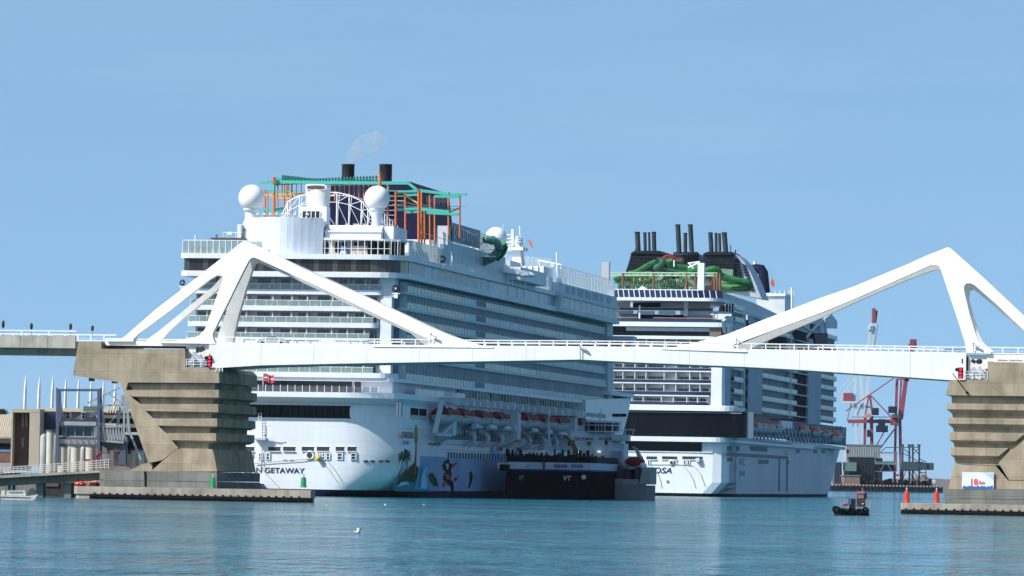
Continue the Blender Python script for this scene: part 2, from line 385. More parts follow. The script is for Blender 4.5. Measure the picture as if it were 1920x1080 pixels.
apL = BF.hit(460, 452, (0, 4.0, 0), (0, -1, 0)).z
LEt, lerpL, tfL, bfL = leaf('bascule_leaf', 'left white leaf of the bascule bridge with its A-shaped pylon and long girder', [(392, 642.5), (455, 644.5), (700, 647.5), (925, 650), (1088, 651)],
     [(392, 691), (437, 686), (700, 680.5), (925, 677), (1088, 674)], LF, LR, P(392, 650).x, P(1088, 650).x, apL, 0)
RFr = [(1777, 463.5), (1783, 466), (1842, 519), (1920, 592), (2010, 680), (1985, 683), (1920, 619), (1868, 570), (1828, 535), (1820, 531), (1812, 531), (1807, 537), (1808, 548), (1818, 590), (1828, 624), (1835, 640), (1845, 651), (1858, 659), (1858, 663), (1812, 661), (1810, 645), (1798, 606), (1765, 508), (1761, 499), (1754, 496), (1745, 497), (1700, 517), (1600, 561.5), (1543.5, 584.6), (1403, 636), (1378, 645), (1373, 650), (1375, 655), (1384, 657), (1400, 657.5), (1400, 660),
       (1240, 655), (1268, 650.5), (1305, 642), (1365, 626), (1430, 600), (1547, 555.5), (1600, 537.5), (1700, 496), (1740, 478)]
RRr = [(1775, 475), (1795, 480), (1850, 530), (1925, 599), (2020, 687), (1990, 690), (1920, 624), (1860, 571), (1826, 543), (1818, 545), (1816, 560), (1824, 590), (1836, 626), (1843, 640), (1852, 650), (1864, 659), (1820, 661), (1815, 645), (1805, 615), (1775, 525), (1766, 507), (1752, 506), (1700, 525), (1605, 566), (1545, 594), (1430, 642), (1395, 660), (1370, 660), (1390, 644), (1480, 608), (1600, 555), (1700, 507)]
apR = BF.hit(1777, 463.5, (0, 4.0, 0), (0, -1, 0)).z
REt, lerpR, tfR, bfR = leaf('bascule_leaf', 'right white leaf of the bascule bridge with the pylon cut by the frame edge', [(1089, 651), (1180, 652), (1450, 657), (1600, 659.5), (1800, 663)],
     [(1089, 674), (1130, 676), (1180, 679), (1450, 690), (1779, 712.5), (1800, 714)], RFr, RRr, P(1089, 650).x, P(1812, 650).x, apR, 0)
# grey counterweight cheeks at the pivots + machinery
for e, (xa, xb, yt, yb), pan in ((LEt, (348, 391, 643.5, 690), 0), (REt, (1815, 1852, 665, 712), 1)):
    a = P(xa, yt); c = P(xb, yb)
    MB().box(a.x, c.x, .5, WB + .6, c.z, a.z).build('pivot_housing', greyw if 0 else bridge_white, e)
# roadway tail spans on the piers with railings (outer ends of the two leaves)
a = P(196, 640); c = P(391, 640)
MB().box(a.x, c.x, .35, WB + 1, ZD - .75, ZD - .05).build('tail_deck', bridge_white, LEt)
rail_bays(LEt, a.x, c.x - .3, .4, ZD - .7, 2.02, 'pier_railing')
a2 = P(1850, 663); c2 = P(2080, 663)
MB().box(a2.x, c2.x, .35, WB + 1, a2.z - 1.1, a2.z - .05).build('tail_deck', bridge_white, REt)
rail_bays(REt, a2.x, c2.x, .3, a2.z, 2.02, 'guard_rail'); rail_bays(REt, a2.x + 1, c2.x, -.2, a2.z - 1.15, 2.02, 'pier_railing')
# lamps on girder
def spot_lamp(px, py, pole, label):
    q = P(px, py, -.3); o = empty('spotlight', BF.o + BF.X * q.x + BF.Y * q.y + BF.Z * q.z, -BF.th)
    tag(o, label, 'spotlight')
    MB().tube((0, 0, -pole), (0, 0, 0), .06).build('pole', steel, o)
    MB().beam((-.1, 0, .05), (.9, -.1, -.35), .35, .22).build('lamp_head', steel_l, o)
    MB().tube((0, 0, -.1), (0, 0, .25), .16).build('bracket', steel, o)
spot_lamp(1088, 651, 1.6, 'small spotlight on a pole where the two bridge leaves meet')
spot_lamp(808, 628, .9, 'small spotlight at the foot of the long stay of the left leaf')
spot_lamp(1381, 638, .7, 'small spotlight at the foot of the long stay of the right leaf')
spot_lamp(1825, 646, 1.1, 'small spotlight at the foot of the right pylon leg')

# ------------------------------------------------------------------ piers
def pier(name, label, ridges, right, cap, core, foot, panel, mirror):
    e = BF.empty(name); tag(e, label, 'bridge pier', 'concrete bridge piers')
    return e
V0, V1 = -1.2, 22.0
def bx(m, x0, x1, y0, y1, v0=V0, v1=V1):
    a = P(x0, y0, v0); c = P(x1, y1, v0); xm = (x0 + x1) / 2 if x1 < 1900 else x0 + 20; return m.box(a.x, c.x, v0, v1, P(xm, y0, v0).z, P(xm, y1, v0).z)
def poly(m, pts, v0=V0, v1=V1):
    return m.prism([P(x, y, v0) for x, y in pts], V((0, v1 - v0, 0)))
def ledge(m, xl0, xl1, xr, y0, y1, y2, sl, sr, v0, v1):
    """projecting ledge: vertical face y0..y1, then an underside that slopes back to y2; left end slanted xl0(top)->xl1(bottom)"""
    a0 = P(xl0, y0, v0); a1 = P(xl1, y1, v0); r0_ = P(xr, y0, v0); r1_ = P(xr, y1, v0); z2 = P(xr, y2, v0).z; d = .75
    s = 1 if sl else 0; t = 1 if sr else 0
    m.hexa([(a1.x, v0, r1_.z), (r1_.x, v0, r1_.z), (r1_.x, v1, r1_.z), (a1.x, v1, r1_.z), (a0.x, v0, a0.z), (r0_.x, v0, r0_.z), (r0_.x, v1, r0_.z), (a0.x, v1, a0.z)])
    m.hexa([(a1.x + d * s * 1.2, v0 + d, z2), (r1_.x - d * t, v0 + d, z2), (r1_.x - d * t, v1, z2), (a1.x + d * s, v1, z2), (a1.x, v0, r1_.z - .004), (r1_.x, v0, r1_.z - .004), (r1_.x, v1, r1_.z - .004), (a1.x, v1, r1_.z - .004)])
PL = BF.empty('bridge_pier'); tag(PL, 'left concrete bridge pier with stepped ledges and a cantilevered head', 'bridge pier', 'concrete bridge piers')
m = MB(); poly(m, [(147, 641), (190, 641), (190, 654), (347, 655), (347, 688), (403, 689), (410, 697), (411, 718), (225, 717), (136.5, 704)], V0, V1); m.build('pier_head', conc, PL)
m = MB(); poly(m, [(240, 719), (403, 719), (395, 790), (390, 845), (332, 845), (300, 810)], V0 + .8, V1); m.build('pier_core', conc, PL)
for xl0, xl1, xr, y0, y1, y2 in ((234, 247, 410, 731, 745.5, 749), (262, 274, 409, 757.5, 772.5, 776), (286, 297, 407, 784.5, 799.5, 803), (310, 322, 405, 812, 826.5, 831)):
    m = MB(); ledge(m, xl0, xl1, xr, y0, y1, y2, 1, 1, V0, V1); m.build('concrete_ledge', conc, PL)
m = MB(); poly(m, [(225, 717), (240, 717), (236, 731), (249, 747), (263, 757.5), (276, 774), (287, 784.5), (299, 801), (311, 812), (324, 828), (334, 840), (303.5, 863), (278, 868)], V0 - .02, V1); m.build('chamfer_panel', conc, PL)
m = MB(); poly(m, [(332, 842), (398, 842), (401, 850), (407, 884), (282, 884), (305, 864)], V0 - .15, V1); m.build('pier_foot', conc, PL)
m = MB(); poly(m, [(239, 884), (266, 870), (285, 866), (285, 884)], V0 + .6, V1 - 2); m.build('pier_toe', conc, PL)
m = MB(); bx(m, 187, 406, 883.5, 901, V0 - 1.0, V1 + 2); m.build('plinth_course', conc_g, PL)
m = MB(); bx(m, 187.5, 406, 901.8, 924, V0 - 1.05, V1 + 2); m.build('plinth_course', conc_g, PL)
for x, y in ((172, 712), (186, 713), (196, 713.5), (215, 716)):     # drain stubs below the cantilevered head
    q = P(x, y, V0 + 2) + V((0, 0, 1.3)); MB().tube(q, q + V((0, 0, -1.5 if x in (172, 215) else -1.2)), .45 if x in (172, 215) else .2).build('bearing_stub', conc_g, PL)
for x in (262, 262.9):
    pass
m = MB()
for x in (271, 272.6): m.tube(P(x, 884, V0 - 1.1), P(x + 1, 912, V0 - 1.1), .07)
m.build('hose', rubber, PL)
# machinery nest at the pivot
m = MB(); q = P(352, 655, -1); a = P(386, 688, -1)
m.box(q.x, a.x, -.2, 1.2, a.z, a.z + .15); m.beam(P(353, 684, -.6), P(368, 664, -.6), .5); m.beam(P(362, 662, -.6), P(382, 682, -.6), .7, .5); m.box(P(352, 0, -.9).x, P(358, 0, -.9).x, -.9, -.2, P(355, 688, -.9).z, P(355, 679, -.9).z)
m.box(P(368, 0, -.9).x, P(375, 0, -.9).x, -.9, -.2, P(370, 688, -.9).z, P(370, 680, -.9).z); m.tube(P(374, 666, -.6), P(386, 686, -.6), .28)
m.build('lock_machinery', steel_l, PL)
m = MB(); m.box(P(362, 0).x, P(369, 0).x, -.9, -.5, P(365, 659).z, P(365, 653.5).z); m.beam(P(374, 657, -.8), P(382, 653, -.8), .8, .6); m.box(P(383, 0).x, P(388, 0).x, -.7, -.4, P(385, 662).z, P(385, 651).z); m.build('motor_box', soot, PL)
def mini_rail(parent, x0, x1, yb, yt, v, n):
    m = MB(); A = P(x0, yb, v); C = P(x1, yb, v); h = P(x0, yt, v).z - A.z
    for i in range(n + 1):
        u = A.x + (C.x - A.x) * i / n; m.box(u - .04, u + .04, v, v + .08, A.z, A.z + h)
    for k in (.35, .68, 1): m.box(A.x, C.x, v, v + .06, A.z + h * k - .06, A.z + h * k)
    m.build('platform_railing', white_s, parent)
mini_rail(PL, 349, 390, 687.5, 673, V0 - .1, 3)
mini_rail(PL, 405, 417, 697, 686, V0 - .1, 2)
PR = BF.empty('bridge_pier'); tag(PR, 'right concrete bridge pier with ledges, cut by the frame edge, behind the clearance sign', 'bridge pier', 'concrete bridge piers')
XR = 2110
m = MB(); poly(m, [(1852, 679), (XR, 681), (XR, 745), (1773.5, 741), (1774, 738), (1781, 712), (1852, 712)]); m.build('pier_head', conc, PR)
m = MB(); poly(m, [(1784, 742), (XR, 744), (XR, 880), (1790, 870)], V0 + .8, V1); m.build('pier_core', conc, PR)
for xl, xr, xr2, y0, y1, y2 in ((1775, XR, XR, 756, 772, 776), (1777, XR, XR, 783.5, 799, 803), (1780, 1921, 1905, 811, 827, 832), (1782, 1891, 1873, 838.5, 855, 860)):
    m = MB(); v0, v1, d = V0, V1, .75
    A = P(xl, y0, v0); B_ = P(xr, y0, v0); C_ = P(xr2, y1, v0); z2 = P(xl, y2, v0).z
    m.hexa([(A.x + .1, v0, C_.z), (C_.x, v0, C_.z), (C_.x, v1, C_.z), (A.x, v1, C_.z), (A.x, v0, A.z), (B_.x, v0, A.z), (B_.x, v1, A.z), (A.x, v1, A.z)])
    m.hexa([(A.x + d, v0 + d, z2), (C_.x - d * 1.3, v0 + d, z2), (C_.x - d, v1, z2), (A.x + d, v1, z2), (A.x, v0, C_.z - .004), (C_.x, v0, C_.z - .004), (C_.x, v1, C_.z - .004), (A.x, v1, C_.z - .004)])
    m.build('concrete_ledge', conc, PR)
m = MB(); poly(m, [(1935, 811), (XR, 811), (XR, 900), (1915, 900), (1892, 900), (1872, 868), (1896, 842), (1900, 842)], V0 - .02, V1); m.build('chamfer_panel', conc, PR)
m = MB(); poly(m, [(1789, 872), (1866, 873), (1890, 901), (XR, 903), (XR, 918), (1778, 917)], V0 - .15, V1); m.build('pier_foot', conc, PR)
m = MB(); bx(m, 1770, XR, 916.8, 934, V0 - 1.0, V1 + 2); m.build('plinth_course', conc_g, PR)
m = MB(); bx(m, 1771, XR, 934.8, 958, V0 - 1.05, V1 + 2); m.build('plinth_course', conc_g, PR)
m = MB(); q = P(1818, 700, -1)
m.beam(P(1823, 690, -.8), P(1838, 706, -.8), .7, .6); m.box(P(1822, 0).x, P(1835, 0).x, -.8, 0, P(1825, 712).z, P(1825, 700).z); m.beam(P(1836, 688, -.8), P(1846, 709, -.8), .4)
m.build('lock_machinery', steel_l, PR)
m = MB(); m.beam(P(1822, 675, -.8), P(1829, 680, -.8), .7, .5); m.tube(P(1834, 678, -1), P(1838, 678, -.4), .35); m.box(P(1813, 0).x, P(1815.5, 0).x, -.9, -.5, P(1813, 682).z, P(1813, 673).z); m.build('motor_box', soot, PR)
mini_rail(PR, 1782, 1851, 711.5, 696, V0 - .1, 5)
m = MB(); m.tube(P(1786, 700, V0 - .2), P(1812, 735, V0 - .2), .06); m.ball(P(1813, 736, V0 - .2), .2, 8, 6); m.build('hanging_cable', rubber, PR)
# traffic signals: three lit red lamps
lit = bpy.data.materials.new('lit_red_lamp'); lit.use_nodes = True; pb = lit.node_tree.nodes['Principled BSDF']
pb.inputs['Base Color'].default_value = (.6, .01, .02, 1); pb.inputs['Emission Color'].default_value = (1, .03, .07, 1); pb.inputs['Emission Strength'].default_value = .9
def signal(px, py0, py1, label):
    q = P(px, py1, V0 - .3); o = empty('signal_light', BF.o + BF.X * q.x + BF.Y * q.y + BF.Z * q.z, -BF.th); tag(o, label, 'signal light', 'navigation signals on the piers')
    h = P(px, py0, V0 - .3).z - q.z
    MB().box(-.33, .33, 0, .35, 0, h).box(-.75, -.34, .05, .3, h * .68, h * .95).build('housing', black, o)
    for k in range(3):
        l_ = MB().tube((0, -.02, h * (.18 + .32 * k)), (0, -.06, h * (.18 + .32 * k)), .2, n=14).build('lamp', lit, o)
        MB().add([(-.24, -.3, h * (.18 + .32 * k) + .16), (.24, -.3, h * (.18 + .32 * k) + .16), (.24, 0, h * (.18 + .32 * k) + .26), (-.24, 0, h * (.18 + .32 * k) + .26)], [(0, 1, 2, 3)]).build('hood', black, o)
signal(392.5, 667, 687.5, 'three red signal lamps at the pivot of the left bridge leaf')
signal(1801, 689, 710, 'three red signal lamps at the pivot of the right bridge leaf')
# platforms
def platform(label, xl, xr, yt, yb, fy0, fy1, fx0, v0):
    e = BF.empty('fender_platform'); tag(e, label, 'platform', 'concrete platforms round the piers')
    xm = 350 if xr < 1000 else xl
    a = P(xl, yt, v0); c = P(xr, yb, v0); zt = P(xm, yt, v0).z; ch = 2.2
    pts = [(a.x, v0 + ch, 0), (a.x + ch * .5, v0, 0), (c.x, v0, 0), (c.x, v0 + 3, 0), (c.x - (9 if xr < 1000 else 0), v0 + (8 if xr < 1000 else 34), 0), (c.x - (9 if xr < 1000 else 0), v0 + 34, 0), (a.x, v0 + 34, 0)]
    MB().prism([V((x, y, zt - .02)) for x, y, _ in pts], V((0, 0, -(zt - P(xm, fy0, v0).z) - .02))).build('deck_slab', conc_p, e)
    MB().prism([V((x + (.2 if i < 2 else -.2), y + .2, P(xm, fy0, v0).z)) for i, (x, y, _) in enumerate(pts)], V((0, 0, -P(xm, fy0, v0).z - 1.5))).build('base', conc_p, e)
    f0 = P(fx0, fy0, v0 - .5); f0.z = P(xm, fy0, v0 - .5).z; f1z = P(xm, fy1, v0).z
    m = MB(); m.path([(f0.x, v0 - .45, (f0.z + f1z) / 2), (c.x + .3, v0 - .45, (f0.z + f1z) / 2)], (f0.z - f1z) / 2, 10, True)
    m.build('fender', rubber, e)
    n = int((c.x - f0.x) / 1.1); mm = MB()
    for i in range(n): u = f0.x + 1.1 * (i + .5); mm.box(u - .12, u + .12, v0 - .35, v0 + .1, f0.z, f0.z + .16)
    mm.build('fender_chain', rubber, e, 'stuff')
    return e, zt
PLE, ZPL = platform('left concrete platform at the waterline under the bridge pier', 131, 582, 915, 942, 929, 940, 169, -9)
PRE, ZPR = platform('right concrete platform at the waterline below the clearance sign', 1686, 2140, 943, 974, 954.5, 970, 1690, -13)
m = MB(); q = P(131, 915, -9)
# beacons
def beacon(px, py0, py1, v, rad, mt, label, grp):
    q = P(px, py1, v); o = empty('beacon', BF.o + BF.X * q.x + BF.Y * q.y + BF.Z * q.z, -BF.th); tag(o, label, 'beacon', grp)
    h = P(px, py0, v).z - q.z; r_ = rad
    MB().lathe((0, 0, 0), [(r_ * 1.12, 0), (r_ * 1.12, .12), (r_, .14), (r_ * .82, h), (0.0001, h + .02)], 16).build('tower', mt, o)
    MB().tube((0, 0, h), (0, 0, h + .25), .09).ball((0, 0, h + .35), .14, 8, 6).build('lantern', steel_l, o)
bg_ = mat('beacon_green', (.01, .20, .06), .35, .15, 2); br_ = mat('beacon_red', (.42, .03, .012), .4, .15, 2)
beacon(399, 896, 915, -8, .42, bg_, 'green beacon in front of the left pier at the foot of its lit face', 'green beacons')
beacon(569, 895, 914, -8, .42, bg_, 'green beacon at the outer end of the left platform in front of the ship stern', 'green beacons')
beacon(1700, 921, 942.5, -11, .42, br_, 'red beacon at the outer left end of the right platform', 'red beacons')
beacon(1756, 922, 942.5, -11, .42, br_, 'red beacon close to the plinth of the right pier', 'red beacons')
# clearance sign
sg = BF.empty('clearance_sign'); tag(sg, 'white clearance sign reading 18.5m in red above drawn blue water, on the right pier', 'sign')
vs = V0 - .45; a = P(1804, 885, vs); c = P(1863, 917, vs)
MB().box(a.x, c.x, vs, vs + .12, c.z, a.z).build('board', mat('sign_board', (.66, .72, .76), .4, .1, 1.5), sg)
red_ink = mat('red_lettering', (.65, .03, .03), .5)
text('18', 'lettering', red_ink, sg, P(1818, 908.5, vs) + V((0, -.02, 0)), (1, 0, 0), (0, 0, 1), .78, .95, .02, .03)
text('.5m', 'lettering', red_ink, sg, P(1833, 907.5, vs) + V((0, -.02, 0)), (1, 0, 0), (0, 0, 1), .42, 1.0, .02, .02)
bl = mat('blue_print', (.03, .12, .40), .5); m = MB()
for i in range(9):
    u = a.x + .35 + (c.x - a.x - .7) * i / 8; m.prism([(u - .32, vs - .03, c.z + .05), (u + .3, vs - .03, c.z + .05), (u + .2, vs - .03, c.z + .34 + .08 * (i % 3)), (u - .1, vs - .03, c.z + .42 - .1 * (i % 2))], V((0, .02, 0)))
m.build('printed_waves', bl, sg)
m = MB(); m.prism([(a.x + 3.0, vs - .02, a.z - .1), (c.x - .1, vs - .02, a.z - .1), (c.x - .1, vs - .02, a.z - 1.0)], V((0, .01, 0))); m.build('printed_panel', mat('sign_grey', (.42, .50, .58), .4), sg)
# ------------------------------------------------------------------ approach viaduct + lamps
VE = BF.empty('approach_viaduct'); tag(VE, 'pale concrete approach viaduct running off the left edge', 'viaduct')
a = P(-160, 627, 3); c = P(147.5, 632, 3)
MB().box(a.x, c.x, 2, 13, P(100, 653, 2).z, P(100, 640, 2).z).build('box_girder', conc_v, VE)
for k in range(6):
    u0_ = a.x + (c.x - a.x) * k / 6; u1_ = a.x + (c.x - a.x) * (k + 1) / 6 - .05
    MB().box(u0_, u1_, 1.4, 2.0, P(100, 652.5, 1.4).z, P(100, 630, 1.4).z).build('fascia_panel', conc_v, VE)
MB().hexa([(a.x, 1.9, P(100, 653, 2).z), (c.x, 1.9, P(100, 653, 2).z), (c.x, 13, P(100, 653, 2).z), (a.x, 13, P(100, 653, 2).z), (a.x, 1.9, 0), (c.x, 1.9, 0), (c.x, 1.9, 0), (a.x, 1.9, 0)][:4] + [(a.x, 1.9, P(100, 653, 2).z), (c.x, 1.9, P(100, 653, 2).z), (c.x, 13, P(100, 653, 2).z), (a.x, 13, P(100, 653, 2).z)]) if 0 else None
MB().box(a.x, c.x, 4.0, 11, P(100, 665, 4).z, P(100, 653, 4).z).build('girder_soffit', conc_v, VE)
rail_bays(VE, a.x, c.x + 3, 12.6, P(100, 634, 2).z, 2.02); rail_bays(VE, a.x, c.x, 1.6, P(100, 630.5, 1.6).z - .1, 4.04, 'hand_rail')
for i, (x, y, w_) in enumerate(((5.5, 600, 0), (58.5, 605, 0), (132, 606, 0), (173, 610, 0))):
    q = P(x, 633, 9); o = empty('street_lamp', BF.o + BF.X * q.x + BF.Y * q.y + BF.Z * q.z, -BF.th)
    tag(o, ['thin street lamp nearest the left edge on the viaduct', 'thin street lamp second from the left on the viaduct', 'thin street lamp third from the left on the viaduct', 'shortest street lamp on the viaduct nearest the white pylon'][i], 'street lamp', 'street lamps on the viaduct')
    h = P(x, y, 9).z - q.z
    MB().tube((0, 0, 0), (0, 0, h * .6), .06).build('pole', steel, o)
    MB().lathe((0, 0, h * .55), [(.08, 0), (.2, .1), (.24, h * .3), (.1, h * .42), (.0001, h * .45)], 10).build('lantern', soot, o)
# car on the bridge
q = P(512, 643, 3.0); z_ = lerpL(tfL, q.x) - .2
cr = empty('passenger_car', BF.o + BF.X * q.x + BF.Y * q.y + BF.Z * z_, -BF.th); tag(cr, 'silver car with dark windows crossing the left bridge leaf', 'car')
prof = [(-2.2, .3), (-2.2, .75), (-1.9, .95), (-1.3, 1.02), (-.7, 1.42), (.7, 1.45), (1.5, 1.02), (2.1, .9), (2.2, .6), (2.2, .3)]
MB().prism([(x, -.85, z) for x, z in prof], V((0, 1.7, 0))).build('body', mat('silver_car_paint', (.45, .48, .50), .25, 0, 1, 0, .3), cr)
MB().prism([(-1.1, -.87, 1.04), (-.65, -.87, 1.36), (.65, -.87, 1.38), (1.3, -.87, 1.04)], V((0, 1.74, 0))).build('window', glass_d, cr)
for sx in (-1.35, 1.35):
    for sy in (-.9, .68): MB().tube((sx, sy, .32), (sx, sy + .22, .32), .32, n=14).build('wheel', rubber, cr)
# ================================================================== LEFT CRUISE SHIP
NF = Fr(745, 855, 20, 11.0)
nb = NF.b; na = NF.a
NS = NF.empty('cruise_ship')
tag(NS, 'left white cruise ship, stern on, with a teal and orange rope course on top', 'cruise ship')
LN = 305.0
def stern_b(a): return 0 if abs(a) < 9.5 else ((abs(a) - 9.5) / 10.5) ** 2 * 5.0
def wid(z):      # half width of the transom outline at height z
    if z >= 9: return 20.0
    if z <= .1: return 8.5
    t = (9 - z) / 9; return 20 - 11.5 * (1 - math.sqrt(max(0, 1 - t ** 2.3)))
def bow(z):     # length of the hull at height z
    return 240 + z * 1.5
def hull_rows(zs, amin, extra=()):
    rows = []
    for z in zs:
        w = wid(z); As = sorted(set([-1, -.97, -.9, -.8, -.7, -.6, -.475, -.3, 0, .3, .475, .6, .7, .8, .9, .97, 1])); row = []
        bl_ = bow(z)
        for b_ in (bl_, bl_ - 12, bl_ - 35, 200, 100, 40, 22):
            ww = 20.0 if b_ <= 200 else max(.2, 20 * (1 - ((b_ - 200) / (bl_ - 200)) ** 2.2))
            row.append((-ww, b_, z))
        row += [(t * w, stern_b(t * 20) if z > 6 else stern_b(t * 20), z) for t in As]
        for b_ in (9, 14, 22, 40, 100, 200, bl_ - 35, bl_ - 12, bl_):
            ww = 20.0 if b_ <= 200 else max(.2, 20 * (1 - ((b_ - 200) / (bl_ - 200)) ** 2.2))
            if b_ < 22: ww = w + (20 - w) * min(1, (b_ - 5) / 14)
            row.append((ww, b_, z))
        rows.append(row)
    return rows
zw0, zw1 = nb(560, 783.5, 0).z, nb(560, 759.5, 0).z      # stern window band
zs = [1.3, 2, 3, 4.2, 5.5, 7, 8, 9, zw0, zw1, 18.7]
rows = hull_rows(zs, 0)
# the big window on the transom is a real opening: leave out faces between a=-12 and a=+10.6
nA = 7
As_l = [x[0] for x in rows[8]]
lo = next(i for i, p in enumerate(rows[8]) if abs(p[0] + 12) < .01); hi = next(i for i, p in enumerate(rows[8]) if abs(p[0] - 12) < .01)
hull = MB(); hull.grid(rows, True, skip=lambda i, k: i == 8 and lo <= k < hi)
hull_o = hull.build('hull', white2, NS)
NS_deck = MB(); NS_deck.prism([V(p) for p in rows[-1]], V((0, 0, .05))); NS_deck.build('main_deck', greyw, NS)
boot = MB().grid(hull_rows([-3, -1, 0, .6, 1.3], 0), True).build('boot_topping', navy, NS)
m = MB(); m.box(-12.5, 12.5, .8, 2.5, zw0 - .3, zw1 + .3); m.build('window_recess', glass_d, NS)
q0, q1 = -12, 12
m = MB()
for i in range(0, 22): m.box(q0 + i * 1.14 - .04, q0 + i * 1.14 + .04, .55, .8, zw0, zw1)
for z in (zw0 + .75, zw0 + 1.5): m.box(q0, q1, .55, .78, z - .03, z + .03)
m.build('window_mullion', black, NS)
# rounded end filler plates of the opening
m = MB(); m.prism([V((12, .285, zw0)), V((12, .285, zw1)), V((10.9, .11, zw1)), V((10.6, .06, zw1 - .5)), V((10.6, .06, zw0 + .5)), V((10.9, .11, zw0))], V((0, .5, 0))); m.build('window_surround', white2, NS)
m = MB(); m.box(-13, 10.5, -.12, .02, zw0 - .35, zw0 - .12); m.build('rubbing_strip', white2, NS)

# ---- stern slabs. outline: flat stern, rounded/chamfered starboard corner, then along the side
def slab(name, z0, z1, bf, ar, b1, mt, al=-22.3, cr=3.5, b_end=None, thick=None, smooth=False):
    """deck slab as a plan outline: stern at bf, corner radius cr, starboard edge at ar running to b1"""
    pts = [(al, bf + .6), (al + 1.2, bf)] + [(ar - cr + cr * math.sin(t * math.pi / 12), bf + cr - cr * math.cos(t * math.pi / 12)) for t in range(7)] + [(ar, b1), (al, b1)]
    m = MB(); m.prism([V((x, y, z0)) for x, y in pts], V((0, 0, z1 - z0))); return m.build(name, mt, NS)
zpx = lambda y, x=600, b=0: nb(x, y, b).z
Z = {k: zpx(y) for k, y in dict(a0=745.5, a1=735.5, b0=714, b1=707.5, b2=698, c1=666, d1=635, e0=613.5, e1=604, f0=582, f1=573, g0=551.5, g1=542, h0=519, h1=509, w1=485.5, t1=476).items()}
def dpts(off, ar): return [(-19.8, off)] + [(x, off + stern_b(x) * .9) for x in (-9.5, 0, 9.5, 11, 12, 13, 14, 15, 16, 17, 18, 19)] + [(ar - .2, off + 5.6), (ar, off + 7.5)]
MB().prism([V((x, y, Z['a0'])) for x, y in dpts(-3.2, 20.6) + [(20.6, 60), (-19.8, 60)]], V((0, 0, Z['a1'] - .02 - Z['a0']))).build('deck_edge', white2, NS)
m = MB(); lo_z = zpx(757.5)
m.grid([[(x, y, lo_z) for x, y in dpts(.0, 20.02)] + [(20.02, 60, lo_z)], [(x, y + (0 if i < 14 else 0), (lo_z + Z['a0']) / 2 - .25) for i, (x, y) in enumerate(dpts(-1.3, 20.2))] + [(20.2, 60, Z['a0'] - .4)], [(x, y, Z['a0']) for x, y in dpts(-3.15, 20.55)] + [(20.55, 60, Z['a0'])]], True); m.build('deck_soffit', white2, NS)
# superstructure cores
m = MB(); m.box(-20.6, 17.5, 3.6, 236, Z['a1'], Z['h0'] - .01); m.build('superstructure', beige, NS)
# lounge level between main deck and first balcony deck: dark windows on white wall
m = MB(); m.box(-21, 18.2, 2.4, 60, Z['a1'], Z['b0']); m.build('lounge_wall', white2, NS)
x0, x1 = -14, nb(660, 720, 2.4).x
m = MB(); m.box(x0, x1, 2.25, 2.5, Z['a1'] + .15, zpx(712, 600, 2.4)); m.build('lounge_window', glass_br, NS)
m = MB(); m.box(nb(665, 720, 2.4).x, nb(677, 720, 2.4).x, 2.3, 2.5, Z['a1'] + .15, zpx(714, 600, 2.4)); m.build('lounge_door', teak, NS)
m = MB(); m.box(x0, x1, 2.15, 2.24, Z['a1'] + .05, Z['a1'] + 1.3); m.build('bench_row', teak, NS)
slab('deck_edge', Z['b0'], Z['b1'] - .02, .6, 19.6, 235, white2, -22.3, 3.5)
slab('deck_edge', Z['b1'], Z['b2'], .2, 18.6, 6, white2, -22.2, 3.0)
# balcony decks on the stern
decks = [('b2', None, 718, 1.0, 15.6), ('c1', 'c', 700, 1.3, 14.6), ('d1', 'd', 700, 1.6, 14.6), ('e1', 'e', 704, 1.9, 15.3), ('f1', 'f', 708, 2.1, 15.6), ('g1', 'g', 715, 2.4, 16.4)]
pane = MB().box(0, .04, 0, .03, 0, .03)
panel_me = MB().box(.03, 1.99, 0, .03, .02, 1.0).mesh('glass_panel', bal)
post_me = MB().box(-.03, .03, -.02, .05, 0, 1.06).box(0, 2.02, -.03, .06, 1.02, 1.1).mesh('balustrade_rail', white_s)
win_me = MB().box(0, .85, 0, .05, .1, 2.05).mesh('cabin_window', glass_b)
div_me = MB().hexa([(0, 0, 0), (.14, 0, 0), (.14, 2.6, 0), (0, 2.6, 0), (0, .9, 2.45), (.14, .9, 2.45), (.14, 2.6, 2.45), (0, 2.6, 2.45)]).mesh('cabin_divider', beige_l)
def put(name, me, loc, sc=(1, 1, 1), parent=NS, rz=0):
    o = bpy.data.objects.new(name, me); COL.objects.link(o); o.parent = parent; o.location = loc; o.scale = sc; o.rotation_euler = (0, 0, rz); return o
MB().box(19, 21.3, 159.5, 161.2, Z['h0'], Z['t1']).build('step_bulkhead', shaded_side_white, NS)
random.seed(3)
